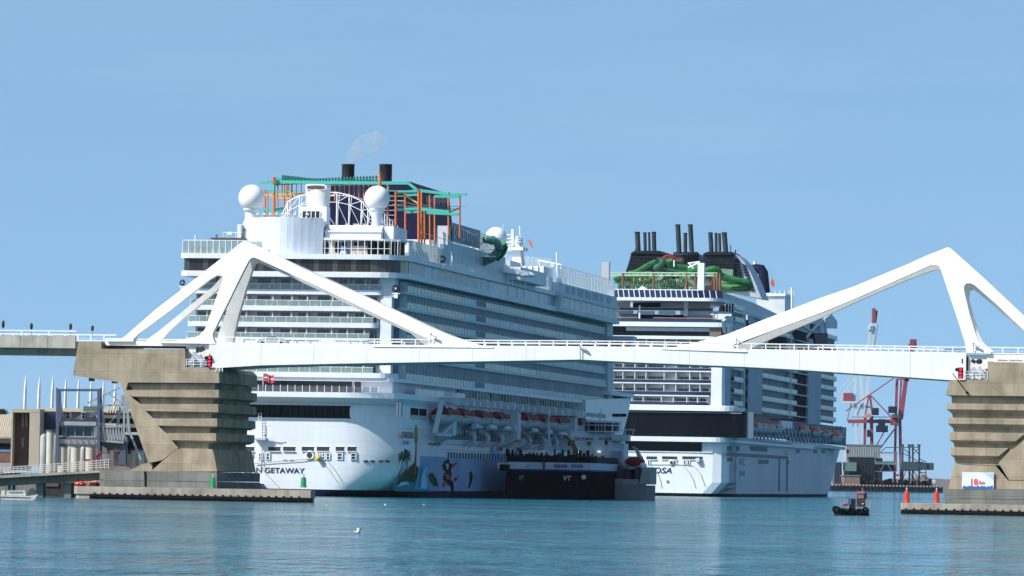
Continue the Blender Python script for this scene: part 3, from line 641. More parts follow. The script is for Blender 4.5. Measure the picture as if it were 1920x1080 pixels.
for i, (k, kk, pxr, bf, ar) in enumerate(decks):
    zt = Z[k]; zb = zt - .92
    if i: slab('deck_edge', zb, zt, bf, ar, 5.5, white2, -22.4 + .2 * i, 1.6)
    al = -22.1 + .2 * i
    n = int((ar - 1.2 - al) / 2.02); st = (ar - .9 - al) / n
    for j in range(n):
        put('glass_panel', panel_me, (al + j * st, bf + .08, zt), (st / 2.02, 1, 1)); put('balustrade_rail', post_me, (al + j * st, bf + .08, zt), (st / 2.02, 1, 1))
    # starboard return
    put('glass_panel', panel_me, (ar - .1, bf + .8, zt), (1.2, 1, 1), rz=math.pi / 2)
    # wall set at its own depth on every deck, windows and slanted cabin dividers
    wb = 3.6; zn = (Z[decks[i + 1][0]] - .92) if i < 5 else Z['h0']
    xs = [-21.4, -18.2, -14.2, -10.5, -5.4, -1.7, 1.3, 6.2, 9.2, 12.5, 15.0]
    for j, x in enumerate(xs[:-1]):
        cw = xs[j + 1] - x
        if j: put('cabin_divider', div_me, (x, bf + .35, zt), (1, (wb - bf - .3) / 2.6, (zn - zt) / 2.5))
        wd = cw * .48; a0 = x + cw * .38
        for r_ in range(2 if cw < 4.5 else 4):
            nn = 2 if cw < 4.5 else 4
            put('cabin_window', win_me, (a0 + r_ * wd / nn * 1.04, wb - .06, zt), (wd / nn / .9, 1, min(1, (zn - zt - .1) / 2.25)))
    # soffit lamp strip shadow gap (real ceiling edge)
    if random.random() < 2: pass
# pillars at the corner
m = MB()
A = nb(713, 640, 3); C = nb(736, 640, 3)
m.box(nb(712, 640, 3).x, nb(733, 640, 3).x, 3.0, 5.2, Z['b1'], Z['g1'] - .5); m.build('corner_pillar', white2, NS)
m = MB(); m.box(nb(712, 560, 3).x, nb(740, 560, 3).x, 2.9, 6, Z['g1'] - 1.2, Z['h0']); m.build('corner_bulkhead', shaded_side_white, NS)
# top: bands and window ring on the stern and along the side
slab('upper_deck_band', Z['h0'], Z['h1'], .5, 20.3, 160, white2, -22.9, 6)
slab('window_band_core', Z['h1'], Z['w1'], 1.1, 19.7, 236, dark, -22.4, 6)
slab('top_deck_edge', Z['w1'], Z['t1'], .4, 20.4, 160, white2, -23.0, 6)
slab('upper_deck_band', Z['h0'] - .1, Z['h1'], 161, 21.6, 236, shaded_side_white, -20.1, .5)
slab('top_deck_edge', Z['w1'], Z['t1'] - .1, 161, 21.5, 236, shaded_side_white, -20.1, .5)
# separate panes of the window ring
hz = Z['w1'] - Z['h1']
def panes(p, q, n, mts, name='window_pane', z0=None, h=None, t=.06):
    p = V(p); q = V(q); st = (q - p).length / n; ang = math.atan2(q.y - p.y, q.x - p.x); mes = {}
    for i in range(n):
        mt = mts[i % len(mts)] if not callable(mts) else mts(i)
        if mt.name not in mes: mes[mt.name] = MB().box(.04, st - .04, 0, t, .04, h - .04).mesh(name, mt)
        o = bpy.data.objects.new(name, mes[mt.name]); COL.objects.link(o); o.parent = NS
        o.location = p + (q - p) * (i / n) + V((0, 0, z0)); o.rotation_euler = (0, 0, ang + random.uniform(-.006, .006))
sg1 = mat('warm_reflection_window', (.80, .46, .22), .4, .7, .35, 0, 0, .3, 0, (.40, .42, .40), (.5, 3, .5)); sg2 = mat('pale_reflection_window', (.56, .58, .54), .4, 0, .6, 0, 0, .3, 0, (.27, .33, .36), (.5, 3, .3))  # warm and pale reflections painted into the pane colours
sg3 = mat('cool_window', (.30, .38, .44), .3, .4, .5); gb2 = mat('brown_window', (.065, .058, .055), .2, .3, .3)
panes((-22.4, 1.02, 0), (13.6, 1.02, 0), 30, lambda i: glass_br if i % 3 else gb2, z0=Z['h1'], h=hz)
cx, cy, r_ = 19.7 - 6, 1.1 + 6, 6.08
for i in range(6):
    t0, t1 = i * math.pi / 12, (i + 1) * math.pi / 12
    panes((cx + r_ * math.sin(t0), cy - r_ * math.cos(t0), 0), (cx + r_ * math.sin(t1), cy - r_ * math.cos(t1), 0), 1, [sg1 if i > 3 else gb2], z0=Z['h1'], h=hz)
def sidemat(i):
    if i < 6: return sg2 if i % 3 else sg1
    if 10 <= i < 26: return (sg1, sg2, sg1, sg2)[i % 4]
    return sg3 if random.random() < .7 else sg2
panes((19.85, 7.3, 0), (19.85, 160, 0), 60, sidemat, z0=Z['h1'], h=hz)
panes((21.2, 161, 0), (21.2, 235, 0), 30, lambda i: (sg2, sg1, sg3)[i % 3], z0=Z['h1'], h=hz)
# side forward blocks: extended wall above with square openings
zT = Z['t1']
m = MB(); m.box(14, 20.9, 158, 236, zT - .8, zT + 2.1); m.build('forward_deckhouse', shaded_side_white, NS)
for i, b_ in enumerate((168, 175, 183, 193, 203, 213, 222)):
    MB().box(20.85, 20.97, b_, b_ + (4, 4, 7, 7, 7, 4, 5)[i], zT - .55, zT + 1.75).build('window', sg3 if 0 else steel, NS)

# ---- starboard side decks: edge strip + glass strip + recess with cabin walls
side_z = [Z['b1'], Z['c1'], Z['d1'], Z['e1'], Z['f1'], Z['g1']]
recess = mat('balcony_recess', (.16, .20, .24), .6, .35, .3, 0, 0, .3, 0, None, (1, .25, 1))
m = MB(); m.box(17.5, 18.0, 5.6, 236, Z['b1'], Z['h0']); m.build('balcony_back_wall', recess, NS)
warm_bal = mat('warm_reflection_glass', (.95, .56, .18), .3, .5, .6, 0, 0, .3, 0, (.30, .38, .38), (.4, 1.6, 1.2))  # warm reflection painted into the balustrade colour
teal_bal = mat('teal_reflection_glass', (.16, .48, .50), .3, .3, .5, 0, 0, .3, 0, (.3, .38, .42), (.4, .3, .4))  # teal reflection painted in likewise
for i, z in enumerate(side_z):
    zn = side_z[i + 1] if i < 5 else Z['h0']
    MB().box(17.9, 19.55, 6.5 if i else 6.5, 236, z - .5, z).build('side_deck_edge', shaded_side_white, NS)
    # balustrade in runs, with warm, teal and pale reflections painted into the colours
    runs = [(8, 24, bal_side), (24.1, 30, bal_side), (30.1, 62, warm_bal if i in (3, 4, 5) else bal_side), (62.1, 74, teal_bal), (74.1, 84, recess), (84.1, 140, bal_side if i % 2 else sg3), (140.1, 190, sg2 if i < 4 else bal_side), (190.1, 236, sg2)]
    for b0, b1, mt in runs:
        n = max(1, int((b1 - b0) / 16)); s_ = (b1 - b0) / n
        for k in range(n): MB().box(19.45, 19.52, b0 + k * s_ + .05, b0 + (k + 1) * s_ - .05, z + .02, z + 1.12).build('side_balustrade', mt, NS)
    MB().box(19.42, 19.55, 8, 236, z + 1.12, z + 1.2).build('side_handrail', shaded_side_white, NS)
    mm = MB()
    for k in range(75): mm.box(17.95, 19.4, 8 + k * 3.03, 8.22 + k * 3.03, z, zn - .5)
    mm.build('cabin_partition', shaded_side_white, NS, 'stuff')
    mm = MB()
    for k in range(75):
        mm.box(17.98, 18.04, 8.6 + k * 3.03, 10.6 + k * 3.03, z + .1, z + 2.1)
    mm.build('side_cabin_window', glass_b, NS, 'stuff')
    mm = MB()
    for k in range(75):
        if (k * 7 + i * 3) % 5 < 2: mm.box(17.98, 18.1, 10.65 + k * 3.03, 10.95 + k * 3.03, z + .1, z + 2.2).box(18.3, 18.9, 9.2 + k * 3.03, 9.9 + k * 3.03, z, z + .8)
    mm.build('balcony_furniture', mat('curtain_beige', (.55, .45, .30), .7) if 'curtain_beige' not in bpy.data.materials else bpy.data.materials['curtain_beige'], NS, 'stuff')
    mm = MB()
    for k in range(75): mm.box(19.53, 19.58, 8 + k * 3.03, 8.12 + k * 3.03, z, z + 1.15)
    mm.build('balustrade_post', shaded_side_white, NS, 'stuff')
# forward screen wall at the end of the superstructure and the bridge wing
e0 = na(1147, 700, 19.6)
MB().prism([V((20, 232, Z['b1'] - 1)), V((20, 228, Z['h0'])), V((20, 236, Z['h0'])), V((20, 239, Z['b1'] - 1))], V((-39, 0, 0))).build('forward_bulkhead', shaded_side_white, NS)
MB().box(17, 26.2, 228, 234, 37.2, 38.2).box(17, 26.2, 228, 234, 33.8, 34.7).hexa([(17, 228, 32), (24.5, 228, 33.8), (24.5, 234, 33.8), (17, 234, 32), (17, 228, 33.8), (26, 228, 33.8), (26, 234, 33.8), (17, 234, 33.8)]).build('bridge_wing', shaded_side_white, NS)
for k in range(5): MB().hexa([(19.2 + k * 1.3, 228.2, 34.7), (20.3 + k * 1.3, 228.2, 34.7), (20.3 + k * 1.3, 228.4, 34.7), (19.2 + k * 1.3, 228.4, 34.7), (19.3 + k * 1.35, 227.9, 37.2), (20.5 + k * 1.35, 227.9, 37.2), (20.5 + k * 1.35, 228.1, 37.2), (19.3 + k * 1.35, 228.1, 37.2)]).build('bridge_window', glass_b, NS)

# ---- promenade level (between main deck and first balcony deck), side
MB().box(17.2, 17.4, 20, 226, Z['a1'], Z['b0']).build('promenade_wall', dark, NS)
MB().box(17.4, 20.4, 60, 226, Z['a0'] + .1, Z['a1']).build('promenade_deck', shaded_side_white, NS)
m = MB(); random.seed(5)
for k in range(62):
    b_ = 14 + k * 3.1; m.box(19.6, 19.75, b_, b_ + .15, Z['a1'], Z['b0'])
m.build('promenade_post', shaded_side_white, NS, 'stuff')
m = MB()
for k in range(80):
    b_ = 16 + k * 2.6 + random.random(); h = random.uniform(.8, 2.6); m.box(17.5, 17.9, b_, b_ + random.uniform(.3, 1.0), Z['a1'] + .1, Z['a1'] + h)
m.build('promenade_furniture', mat('beige_furniture', (.35, .30, .22), .6, .6, .4), NS, 'stuff')  # furniture in beige of uneven tone
for b0, b1, mt in ((13, 40, bal_side), (40, 48, shaded_side_white), (48, 60, sg3)):
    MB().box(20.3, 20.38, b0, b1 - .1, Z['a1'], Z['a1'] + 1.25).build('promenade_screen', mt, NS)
# stern rail with separate posts
n = 27; xa = -13.5; xb = 15.5
post2 = MB().box(-.05, .05, -.04, .04, 0, 1.25).mesh('rail_post', white_s); rp_me = MB().box(.07, 1.0, -.01, .01, .08, 1.02).mesh('rail_glass', see_glass('clear_rail_glass', (.10, .13, .16), .35))
n = int((17.5 - xa) / 1.42)
for k in range(n + 1):
    x = xa + k * 1.42; bb = -3.05 + stern_b(x) * .9
    put('rail_post', post2, (x, bb, Z['a1'])); 
    if k < n: put('rail_glass', rp_me, (x, bb, Z['a1']), (1.38, 1, 1))
# lamp on stern deck edge + mooring line + float
# ---- transom fittings
def tb(x0, x1, y0, y1, d0, d1, name, mt):
    a = nb(x0, y0, 0); c = nb(x1, y1, 0); xm = (a.x + c.x) / 2; o_ = max(stern_b(a.x), stern_b(c.x)); o0 = min(stern_b(a.x), stern_b(c.x))
    return MB().hexa([(a.x, stern_b(a.x) - d0, c.z), (c.x, stern_b(c.x) - d0, c.z), (c.x, stern_b(c.x) + d1, c.z), (a.x, stern_b(a.x) + d1, c.z), (a.x, stern_b(a.x) - d0, a.z), (c.x, stern_b(c.x) - d0, a.z), (c.x, stern_b(c.x) + d1, a.z), (a.x, stern_b(a.x) + d1, a.z)]).build(name, mt, NS)
dk = mat('opening_dark', (.03, .025, .022), .7, .4, .8)
for x0, x1 in ((455, 476.5), (503, 525.5), (531, 553.5), (566, 588.5), (594, 617), (629.5, 645), (651.5, 667)):
    tb(x0, x1, 838, 845.5, .04, .3, 'mooring_slot', dk); tb(x0 - .4, x1 + .4, 845.6, 847.2, .3, .2, 'slot_sill', white2); tb(x0 - .4, x1 + .4, 836.8, 837.9, .12, .2, 'slot_head', white2)
for x0, x1 in ((484, 493), (498, 507), (594, 601), (603, 610), (611, 619.5), (631.5, 643), (657, 668)):
    tb(x0, x1, 849, 862, .22, .1, 'fairlead_frame', white2); tb(x0 + 2.3, x1 - 2.3, 850.5, 854.5, .25, .1, 'fairlead_mouth', dk); tb(x0 + 2.3, x1 - 2.3, 856, 860.5, .25, .1, 'fairlead_mouth', dk)
for cx_, cy_ in ((467, 854), (581, 854)):
    c_ = nb(cx_, cy_, 0); MB().lathe((0, 0, 0), [(.95, 0), (.95, .15), (.55, .2), (.5, .02)], 18).build('oval_fairlead', white2, NS).matrix_local = Matrix.Translation(c_) @ Matrix.Rotation(R(90), 4, 'X')
    MB().tube(c_ + V((0, -.16, 0)), c_ + V((0, .1, 0)), .5, n=14).build('fairlead_mouth', dk, NS)
for x0, x1 in ((531, 539), (543, 551), (680.5, 688), (692, 699), (706, 713), (717, 724)):
    tb(x0, x1, 863 if x0 > 600 else 862, 866.5 if x0 > 600 else 864.5, .05, .2, 'scupper', dk)
# name on the transom
A = nb(482, 886, 0); C = nb(571, 886, 0)
xr = C.x
tt = text('NORWEGIAN GETAWAY', 'lettering', ink, NS, (0, 0, 0), (1, 0, 0), (0, 0, 1), 1.0, None, .03, .015)
xs_ = [v.co.x for v in tt.data.vertices]; full = max(xs_) - min(xs_)
scale_w = (C.x - nb(497.5, 886, 0).x) / (full * 7.25 / 17.2)
for v in tt.data.vertices: v.co.x = (v.co.x - max(xs_)) * scale_w + C.x; v.co.y -= .08; v.co.z = v.co.z * .98 + A.z
# ladder mast and bracket at the transom
m = MB()
for dx in (-.3, .3):
    m.tube(nb(485.5, 868, -.6) + V((dx, 0, 0)), nb(487.5, 775, -.6) + V((dx, 0, 0)), .05, n=5)
for k in range(18): p = nb(485.5, 868, -.6).lerp(nb(487.5, 775, -.6), k / 17); m.box(p.x - .3, p.x + .3, -.63, -.57, p.z - .03, p.z + .03)
m.build('ladder', white_s, NS)
m = MB(); m.tube(nb(499, 800, -2.2), nb(499, 826, -.1), .12, n=6); m.beam(nb(497, 799, -2.2), nb(508, 798, -2.2), .1); m.box(nb(492, 0, -1.5).x, nb(514, 0, -1.5).x, -1.6, 0, zpx(827), zpx(823)); m.ball(nb(497, 815, -1.2), .35, 10, 8)
m.build('radar_bracket', steel_l, NS)
m = MB(); pts = [nb(478, 869, -.3), nb(510, 866, -.3), nb(560, 862, -.35), nb(596, 858.5, -.3)]; m.path(pts, .07, 5); m.path([nb(484, 868, -.2), nb(500, 890, -.2), nb(515, 905, -.1), nb(528, 918, -.05)], .05, 5)
m.path([nb(602, 863, -.15), nb(618, 882, -.15), nb(632, 903, -.12)], .05, 5); m.path([nb(612, 862, -.15), nb(627, 880, -.12), nb(641, 902, -.1)], .05, 5)
m.build('mooring_line', mat('rope', (.40, .34, .22), .8), NS)
fo = empty('mooring_float', NF.w if 0 else (0, 0, 0)); fo.parent = NS; MB().ball((0, 0, 0), .5, 12, 8).box(-.5, .5, -.15, .15, -.15, .15).box(-.12, .12, -.15, .15, -.75, .75).build('float', yellow, fo); fo.location = nb(597, 859, -.6)
# flag
fp = nb(493, 737.5, -3.0); fpole = empty('ship_flag', NF.o + NF.X * fp.x + NF.Y * fp.y + NF.Z * fp.z, -NF.th)
tag(fpole, 'red ensign with white cross and green canton flying from the stern rail pole', 'flag')
hp = nb(492, 696, -3.0).z - fp.z
MB().tube((0, 0, 0), (-.05, 0, hp), .06).build('flagpole', white_s, fpole)
def flag_sheet(x0, x1, z0, z1, off, mt, name):
    rows = [[(x0 + (x1 - x0) * i / 10, off + .12 * math.sin(i * .9 + 2), hp - 2.2 + z + .12 * math.sin(i * .7) - .03 * i) for i in range(11)] for z in (z0, (z0 + z1) / 2, z1)]
    return MB().grid(rows, True, flip=True).build(name, mt, fpole)
flag_sheet(0, 2.1, .3, 1.75, 0, mat('flag_red', (.55, .02, .03), .7), 'red_field')
flag_sheet(.95, 1.15, .28, 1.77, -.03, mat('flag_white', (.75, .75, .75), .7), 'white_cross'); flag_sheet(0, 2.1, .95, 1.12, -.03, bpy.data.materials['flag_white'], 'white_cross'); flag_sheet(.02, .93, 1.14, 1.74, -.04, mat('flag_green', (.03, .16, .12), .7), 'green_canton')
# ---------------------------------------------------------------- hull side: recess for boats, vents, painted picture, lettering
def spt(px, py, a=20.0): return na(px, py, a)
# boat deck recess: its shade painted as a dark sheet between main deck edge and hull top ledge
zr0 = spt(900, 806).z; zr1 = spt(900, 752).z
HS = mat('shaded_hull_blue', (.30, .40, .56), .7, .10, .05, .08, 0, .06, 0, (.20, .29, .46), (1, 1, 1.2), plates=(9, 2.4))  # blue art wash, darkened further to paint in the side's shade
m = MB(); m.grid([[(20.03, b_, z) for b_ in (20, 60, 120, 200)] for z in (1.3, 4, 8)], False, flip=False); m.build('side_shell', HS, NS)
HS2 = mat('side_hull_white', (.60, .62, .62), .35, .08, .1, .15)
REC = MB(); REC.box(20.01, 20.25, 38, 228, 10.6, 11.5); REC.build('boat_deck_ledge', shaded_side_white, NS)
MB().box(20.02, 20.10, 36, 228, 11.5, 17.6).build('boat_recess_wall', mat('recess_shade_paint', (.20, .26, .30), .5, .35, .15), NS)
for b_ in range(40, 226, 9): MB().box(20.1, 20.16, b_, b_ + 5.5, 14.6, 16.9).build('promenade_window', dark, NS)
# davit frames and arms
def davit(b_, w=3.2, out=3.4):
    m = MB(); m.hexa([(20.1, b_, 10.6), (20.1 + out, b_, 12.2), (20.1 + out, b_ + w, 12.2), (20.1, b_ + w, 10.6), (20.1, b_, 18.9), (20.1 + out, b_, 18.4), (20.1 + out, b_ + w, 18.4), (20.1, b_ + w, 18.9)])
    m.hexa([(20.1, b_, 18.3), (20.1 + out + .6, b_, 18.1), (20.1 + out + .6, b_ + w, 18.1), (20.1, b_ + w, 18.3), (20.1, b_, 19.7), (20.1 + out + .8, b_, 19.3), (20.1 + out + .8, b_ + w, 19.3), (20.1, b_ + w, 19.7)])
    m.build('davit_frame', shaded_side_white, NS)
b_a = [spt(x, 780, 21).x for x in ()] 
bd = [na(x, 780, 22).y for x in (818, 836, 958, 1066)]
m = MB(); z0_, z1_ = 12.2, 18.5
m.beam((23, bd[0] - 6, z0_), (23, bd[1], z0_), .5); m.beam((23, bd[0] - 6, z0_), (23, bd[0], z1_), .8); m.beam((23, bd[0] + 1, z1_), (23, bd[1] + 3, z1_ - 3.6), .5); m.beam((23, bd[1] + 3, z1_ - 3.6), (23, bd[0] + 1, z0_), .5)
m.build('davit_truss', shaded_side_white, NS)
davit(bd[1]); davit(bd[2]); davit(bd[3])
# lifeboats (each a thing of its own, hanging in the davits)
def lifeboat_meshes(L):
    prof = []; n = 14
    def ring(y, s, lo, hi, cz0):     # half ellipse sections
        return [(s * 2.1 * math.cos(t * math.pi / 10), y, cz0 + (hi if t <= 10 else lo) * math.sin(t * math.pi / 10) * (1 if t <= 10 else 1) * (s ** .5)) for t in (range(0, 11) if hi else range(10, 21))]
    up = []; dn = []
    for i in range(n + 1):
        y = -L / 2 + L * i / n; t = abs(2 * i / n - 1); s = max(.05, (1 - t ** 3.5)) ** .6
        up.append(ring(y, s, 0, 1.55, 1.9)); dn.append([(x, yy, z) for x, yy, z in [(s * 2.15 * math.cos(k * math.pi / 10), y, 1.85 - 1.75 * math.sin((k - 10) * math.pi / 10 + 0) * (-1 if 0 else 1) * (s ** .5)) for k in range(10, 21)]])
    A = MB(); A.grid(up, True); B_ = MB(); B_.grid([[(x, y, 1.85 - abs(1.85 - z)) for x, y, z in r] for r in dn], True, flip=True)
    C = MB()
    for i in range(1, 7): y = -L / 2 + L * i / 7; C.hexa([(1.55, y - .5, 2.45), (2.03, y - .5, 2.0), (2.03, y + .5, 2.0), (1.55, y + .5, 2.45), (1.50, y - .5, 3.0), (1.70, y - .5, 3.0), (1.70, y + .5, 3.0), (1.50, y + .5, 3.0)])
    D = MB().box(1.95, 2.3, -L / 2 + .5, L / 2 - .5, 1.7, 1.95)
    return A, B_, C, D
proto = None
lb = []
labs = ['red-roofed lifeboat half hidden in the truss davit, nearest the stern', 'red-roofed lifeboat just forward of the first white davit frame', 'red-roofed lifeboat third from the stern under the long main deck', 'red-roofed lifeboat fourth from the stern, before the second davit frame', 'red-roofed lifeboat just forward of the second davit frame', 'red-roofed lifeboat with pale side stripes above the black barge', 'red-roofed lifeboat sixth forward of the truss, above the barge crane', 'red-roofed lifeboat farthest forward, beside the barge wheelhouse']
lbpx = [(832, 0), (862, 0), (896, 0), (930, 0), (982, 1), (1014, 1), (1043, 1), (1084, 1)]
A, B_, C, D = lifeboat_meshes(13.0)
mA = A.mesh('canopy', red_d); mB = B_.mesh('hull', shaded_side_white); mC = C.mesh('window', mat('canopy_stripe', (.15, .07, .07), .6, 0, 1, 0, 0, .1)); mD = D.mesh('fender_rail', mat('peach_rail', (.34, .25, .20), .6))
for i, (x, big) in enumerate(lbpx):
    q = na(x, 780, 22.4); t = empty('lifeboat', NF.o + NF.X * 22.2 + NF.Y * (q.y + 2) + NF.Z * 14.2, -NF.th)
    tag(t, labs[i], 'lifeboat', 'lifeboats of the left cruise ship')
    for nm, me in (('canopy', mA), ('hull', mB), ('window', mC), ('fender_rail', mD)): ob = put(nm, me, (0, 0, 0), parent=t); ob.update_tag(); nm == 'window' and ob.__setitem__('kind', 'stuff')
    t.scale = (1, 1.0 + .15 * big, 1.0 + .12 * big)
# curved cradle arms and liferaft canisters below
for i, x in enumerate((880, 906, 932, 952, 985, 1012, 1036, 1058)):
    b_ = na(x, 800, 21).y; z0_ = 10.7
    MB().path([(20.2, b_, z0_ + 2.6), (21.4, b_, z0_ + 2.4), (22.1, b_, z0_ + 1.5), (21.8, b_, z0_ + .4), (20.6, b_, z0_ - .2)], .55, 8).build('davit_arm', shaded_side_white, NS)
    MB().tube((22.6, b_ - 3, 14.3), (22.6, b_ + 4, 14.3), .6, n=8).build('raft_canister', shaded_side_white, NS)
for x in range(848, 1075, 13):      # falls and posts above the boats
    b_ = na(x, 750, 21).y; MB().box(20.6, 23.9, b_, b_ + 1.6, 18.2, 19.8 if x % 2 else 19.2).build('davit_head', shaded_side_white, NS)
# vents on the hull side
vent = mat('vent_grey', (.04, .09, .11), .7, 0, 1, 0, 0, .1)
def vents(x0, x1, n, y0a, y1a, y0b, y1b, w):
    for k in range(n):
        t = k / (n - 1); x = x0 + (x1 - x0) * t; p = spt(x, y0a + (y0b - y0a) * t, 20.2); q = spt(x, y1a + (y1b - y1a) * t, 20.2)
        b_ = p.y; MB().box(20.0, 20.12, b_, b_ + w, q.z, p.z).build('side_vent', vent, NS)
vents(832, 951, 22, 812, 832, 817, 835, 2.0)
vents(841, 946, 20, 848, 858, 852, 862, 1.3)
vents(994, 1048, 13, 821, 836, 824, 838, 2.0)
for x in (733.5, 738, 743, 748): 
    b_ = max(5.5, spt(x, 845, 20).y); MB().box(19.9, 20.1, b_, b_ + 1.6, spt(742, 849).z, spt(742, 841).z).build('side_port', vent, NS)
MB().box(20, 20.14, spt(744, 760).y, spt(747.5, 760).y, spt(745, 782).z, spt(745, 755).z).build('tall_window', steel, NS)
MB().box(20, 20.14, spt(749.5, 760).y, spt(753.5, 760).y, spt(750, 782).z, spt(750, 755).z).build('tall_window', steel, NS)
for x0, x1 in ((770, 784), (786, 799)): 
    MB().box(20, 20.1, spt(x0, 760).y, spt(x1, 760).y, spt(785, 780).z, spt(785, 766).z).build('side_opening', dark, NS)
    MB().box(20, 20.2, spt(x0, 760).y, spt(x1, 760).y, spt(785, 785).z, spt(785, 779).z).build('opening_bulwark', steel_l, NS)
MB().box(20, 20.1, 6, 40, spt(760, 803.5).z, spt(760, 802.5).z).build('knuckle_line', steel_l, NS)
MB().box(20, 20.1, 40, 200, 9.35, 9.45).build('knuckle_line', steel_l, NS)
# lettering on the side
def side_text(s, x0, x1, y0, y1, mt, name='lettering'):
    p = spt(x0, y1, 20.1); q = spt(x1, y1, 20.1); h = spt(x0, y0, 20.1).z - p.z
    text(s, name, mt, NS, (20.12, p.y, p.z), (0, 1, 0), (0, 0, 1), h, q.y - p.y, .02, .02)
mar = mat('maroon_lettering', (.16, .07, .09), .5); gl = mat('grey_lettering', (.22, .24, .27), .5)
side_text('NORWEGIAN', 748, 775, 808.5, 821, mar); side_text('GETAWAY', 755, 768, 826, 833, gl); side_text('norwegian', 804, 817, 829, 834, mar); side_text('FERRY', 817, 828, 827, 835, mar)
# generic sea mural: palm trees, hill, wave, leaf, seabird, fish
def mural(name, pts, mt, d):
    q = [spt(x, y, 20.05) for x, y in pts]
    m = MB(); n = len(q); m.prism([V((20.04 + d, p.y, p.z)) for p in q], V((.015, 0, 0))); return m.build(name, mt, NS)
mg = mat('mural_green', (.02, .07, .035), .75, .2, .3, 0, 0, .05); mt_ = mat('mural_teal', (.03, .22, .28), .75, .2, .3, 0, 0, .05); mb_ = mat('mural_blue', (.12, .38, .60), .75, .2, .3, 0, 0, .05); ml = mat('mural_pale_blue', (.35, .60, .75), .75, .2, .3, 0, 0, .05)
mo = mat('mural_orange', (.40, .12, .03), .75, .2, .3, 0, 0, .05); mbk = mat('mural_black', (.012, .012, .02), .75, .2, .3, 0, 0, .05); mye = mat('mural_yellow', (.30, .28, .03), .75, .2, .3, 0, 0, .05); mw = mat('mural_white', (.5, .5, .5), .75, .2, .3, 0, 0, .05)
B0 = 729
mural('mural_water', [(739, 921), (738, 905), (757, 892), (780, 900), (800, 915), (812, 922)], mt_, 0)
mural('mural_hill', [(741, 912), (748, 897), (758, 893), (767, 880), (777, 868), (785, 878), (784, 895), (776, 906), (762, 901)], mg, .02)
mural('mural_wave', [(778, 918), (782, 895), (785, 877), (794, 867), (804, 871), (808, 878), (800, 876), (798, 886), (805, 900), (812, 918)], mb_, .04)
mural('mural_wave_crest', [(789, 915), (791, 892), (796, 879), (800, 876), (797, 890), (800, 905), (799, 917)], ml, .06)
mural('mural_wave_crest', [(783, 917), (785, 898), (788, 880), (793, 871), (790, 890), (787, 912)], mt_, .06)
mural('mural_foam', [(744, 913), (752, 904), (762, 903), (768, 910), (760, 908), (752, 911)], ml, .06)
for tx, ty, bx_, by_ in ((754, 858, 746, 892), (764, 856, 756, 894)):
    mural('mural_palm_trunk', [(tx, ty), (tx + 1.4, ty), (tx, 875), (bx_ + 1.6, by_), (bx_, by_), (tx - 1.6, 875)], mg, .04)
    for dx, dy in ((-9, 5), (-10, -4), (-3, -11), (5, -9), (8, 2), (6, 10), (-7, 12)):
        mural('mural_palm_frond', [(tx, ty), (tx + dx * .5 - dy * .18, ty - 7 + dy * .5), (tx + dx, ty + dy), (tx + dx * .5 + dy * .12, ty - 3 + dy * .5)], mg, .06)
mural('mural_oar', [(778, 803), (780, 795), (782, 803), (783, 826), (781, 834), (779.5, 834), (777.5, 826)], mye, .06)
mural('mural_oar', [(779.3, 834), (781.2, 834), (779.5, 889), (776.5, 889)], mo, .06)
mural('mural_leaf', [(802, 893), (806, 886), (812, 888), (818, 898), (822, 912), (814, 911), (806, 904)], mg, .06)
mural('mural_bird_body', [(829, 872), (834, 864), (841, 860), (843, 868), (846, 870), (857, 867), (850, 876), (845, 880), (847, 892), (843, 897), (850, 905), (851, 920), (846, 923), (845, 912), (836, 906), (830, 898), (832, 888), (836, 886), (831, 880)], mbk, .05)
mural('mural_bird_wing', [(846, 872), (857, 867), (852, 875), (845, 880)], mo, .08); mural('mural_bird_chest', [(832, 889), (843, 890), (846, 899), (838, 899)], mo, .08); mural('mural_bird_face', [(835, 870), (840, 868), (841, 877), (837, 881)], mw, .08)
mural('mural_bird_foot', [(829, 908), (836, 902), (838, 905), (831, 914)], mo, .08); mural('mural_bird_tail', [(851, 896), (858, 893), (855, 902), (850, 902)], mat('mural_red', (.35, .03, .05), .75, .2, .3, 0, 0, .05), .08)
mural('mural_fish', [(880, 885), (883, 883), (886, 892), (884, 905), (880, 914), (877, 916), (880, 905)], mbk, .06); mural('mural_fish_fin', [(884, 894), (890, 890), (887, 897)], mo, .08)
mural('mural_wave', [(918, 850), (922, 838), (926, 846), (932, 842), (940, 852), (952, 846), (976, 848), (974, 858), (935, 860)], mb_, .04)
mural('mural_sail', [(931, 820), (938, 828), (942, 846), (934, 844)], mo, .06); mural('mural_sail', [(967, 847), (972, 830), (977, 846)], mo, .06); mural('mural_leaf', [(923, 822), (928, 824), (927, 834), (923, 832)], mye, .06)

# ---------------------------------------------------------------- top of the left ship
ZT = Z['t1']
def pb(x, y, b): return nb(x, y, b)
